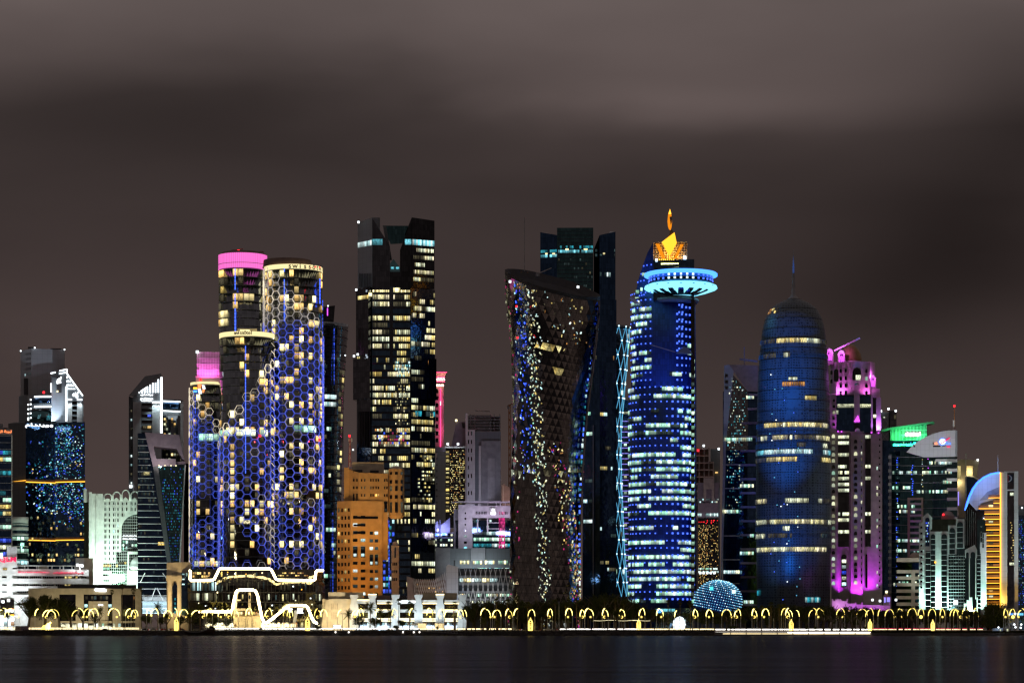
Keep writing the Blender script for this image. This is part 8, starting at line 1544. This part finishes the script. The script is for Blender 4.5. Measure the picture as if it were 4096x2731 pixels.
t.poly('wall', [(3970, 2530), (3970, 2513), (3974, 2512), (4012, 2510), (4012, 2532)], 'kiosk_blue', 0, 4); t.win('window', 'win_white', 4000, 4004, 2515, 2522, 0); t.box('door', 3994, 3999, 2515, 2531, 'grey_wall', -.1, .2); t.lathe('lamp_globe', 3994, [(2504, .5), (2506, 3.2), (2509, 3), (2511, .5)], 'lamp_white', -1.5, 12); t.lamp((3994, 2508, -4), 260, (.8, .92, 1))
t = Thing('guard_hut', 'small grey hut with one lit window beside the pale blue cabin', 'hut', 4028, YS+6, gz=2.0)
t.box('wall', 4022, 4037, 2510, 2530, 'concrete', 0, 3.5); t.poly('roof', [(4017, 2512), (4020, 2503), (4037, 2503), (4038, 2512)], 'concrete', -.6, 4.6); t.win('window', 'win_white', 4027, 4033, 2514, 2523, 0)
for px, top in ((4057, 2496), (4085, 2496), (4062, 2507), (4083, 2509)):
    t = shore('globe_lamp', 'white globe lamp', 'lamp', px, YS+8, 'globe lamps by the hut', 2.0); t.lathe('globe', px, [(top-4, .6), (top-2, 3.6), (top+1, 3.8), (top+4, .6)], 'lamp_white', 0, 12); t.bar('pole', (px, top+3, 0), (px, 2530, 0), .2, 'dark_metal')
t = Thing('shop_sign', 'blue and cyan lit shop sign band with a white globe at the slab foot', 'sign', 4066, 1670)
t.box('band', 4030, 4110, 2447, 2462, 'grey_wall', 0, 2); t.win('lit_letters', 'sign_blue', 4037, 4045, 2452, 2458, 0); t.win('lit_letters', 'lamp_cyan', 4046, 4051, 2452, 2458, 0); t.lathe('globe', 4060, [(2449, .6), (2451, 4), (2454, 4.6), (2458, .8)], 'screen_white', -.4, 12, .3); t.win('lit_letters', 'led_cyan', 4069, 4086, 2451, 2459, 0); t.win('lit_letters', 'led_cyan', 4087, 4093, 2451, 2459, 0)
t.path('canopy_frame', [(4034, 2446, -1), (4034, 2433, -1), (4068, 2433, -1), (4070, 2446, -1)], .4, 'cream_wall', seg=5)
for px, c in ((74, 'sand_wall'), (100, 'purple_slab')):
    t = shore('utility_box', 'sand coloured utility cabinet' if c == 'sand_wall' else 'mauve utility cabinet', 'cabinet', px, YS+5, 'cabinets on the promenade'); w = 13 if px < 90 else 15; t.box('case', px-w, px+w, 2503, 2521, c, 0, 1.5); t.box('label_plate', px-3, px+2, 2510, 2513, 'brown_wall', -.05, .1); t.box('lid', px-w-.4, px+w+.4, 2502, 2503.4, 'grey_wall', -.1, 1.7)
t = Thing('stop_sign', 'round red road sign on a pole before the podium entrance', 'sign', 941, YS+14); t.lathe('disc', 941, [(2495.5, .5), (2497, 3.4), (2500, 4.2), (2503, 3.4), (2504.5, .5)], 'red_paint', 0, 12, .05); t.win('white_bar', 'white_wall', 938.5, 943.5, 2499.2, 2501, -.55); t.bar('pole', (941, 2503, .1), (941, 2521, .1), .12, 'grey_wall')
t = Thing('overhead_cable', 'thin lit cable strung between lamp arches before the saucer tower', 'cable', 2480, YS+9); t.path('cable', [(2373+12*i, 2480+1.4*math.sin(i*.8)+.02*i, 0) for i in range(20)], .14, 'lamp_yellow', seg=4); t.path('cable_loop', [(2530+6*i, 2480, .1) for i in range(6)], .12, 'lamp_yellow', seg=4)
# --- two strollers on the promenade
def person_mesh():
    J = [(0, 0, .95), (0, 0, 1.2), (0, 0, 1.40), (0, 0, 1.52), (0, -.01, 1.62), (0, 0, 1.74), (-.19, 0, 1.42), (-.25, .02, 1.15), (-.24, -.06, .90), (.19, 0, 1.42), (.25, .02, 1.15), (.24, -.06, .90), (-.10, 0, .90), (-.11, -.03, .50), (-.12, .03, .08), (-.12, -.13, .04), (.10, 0, .90), (.11, .05, .50), (.12, .10, .08), (.12, -.06, .04)]
    E = [(0, 1), (1, 2), (2, 3), (3, 4), (4, 5), (2, 6), (6, 7), (7, 8), (2, 9), (9, 10), (10, 11), (0, 12), (12, 13), (13, 14), (14, 15), (0, 16), (16, 17), (17, 18), (18, 19)]
    rad = [.15, .14, .15, .06, .10, .07, .07, .05, .035, .07, .05, .035, .10, .07, .05, .04, .10, .07, .05, .04]
    me = bpy.data.meshes.new('person'); me.from_pydata(J, E, []); me.materials.append(MATS['cloth_dark'])
    ob = bpy.data.objects.new('person', me); col.objects.link(ob); ob.modifiers.new('skin', 'SKIN'); ob.modifiers.new('smooth', 'SUBSURF').render_levels = 1
    for v, r in zip(me.skin_vertices[0].data, rad): v.radius = (r, r*.8)
    me.skin_vertices[0].data[0].use_root = True
    dg = bpy.context.evaluated_depsgraph_get(); out = bpy.data.meshes.new_from_object(ob.evaluated_get(dg)); bpy.data.objects.remove(ob); return out
PM = person_mesh()
for px, lab, yw in ((2357, 'person in dark clothes standing on the promenade before the twisted tower', .4), (2364, 'person in dark clothes walking just east of the standing one on the promenade', -.7)):
    o = bpy.data.objects.new('person', PM); col.objects.link(o); o.location = ((px-CX)*KX*(YS+3.4), YS+3.4, GZ); o.rotation_euler = (0, 0, yw); o['label'] = lab; o['category'] = 'person'
name_shore()
for t in THINGS: t.flush()
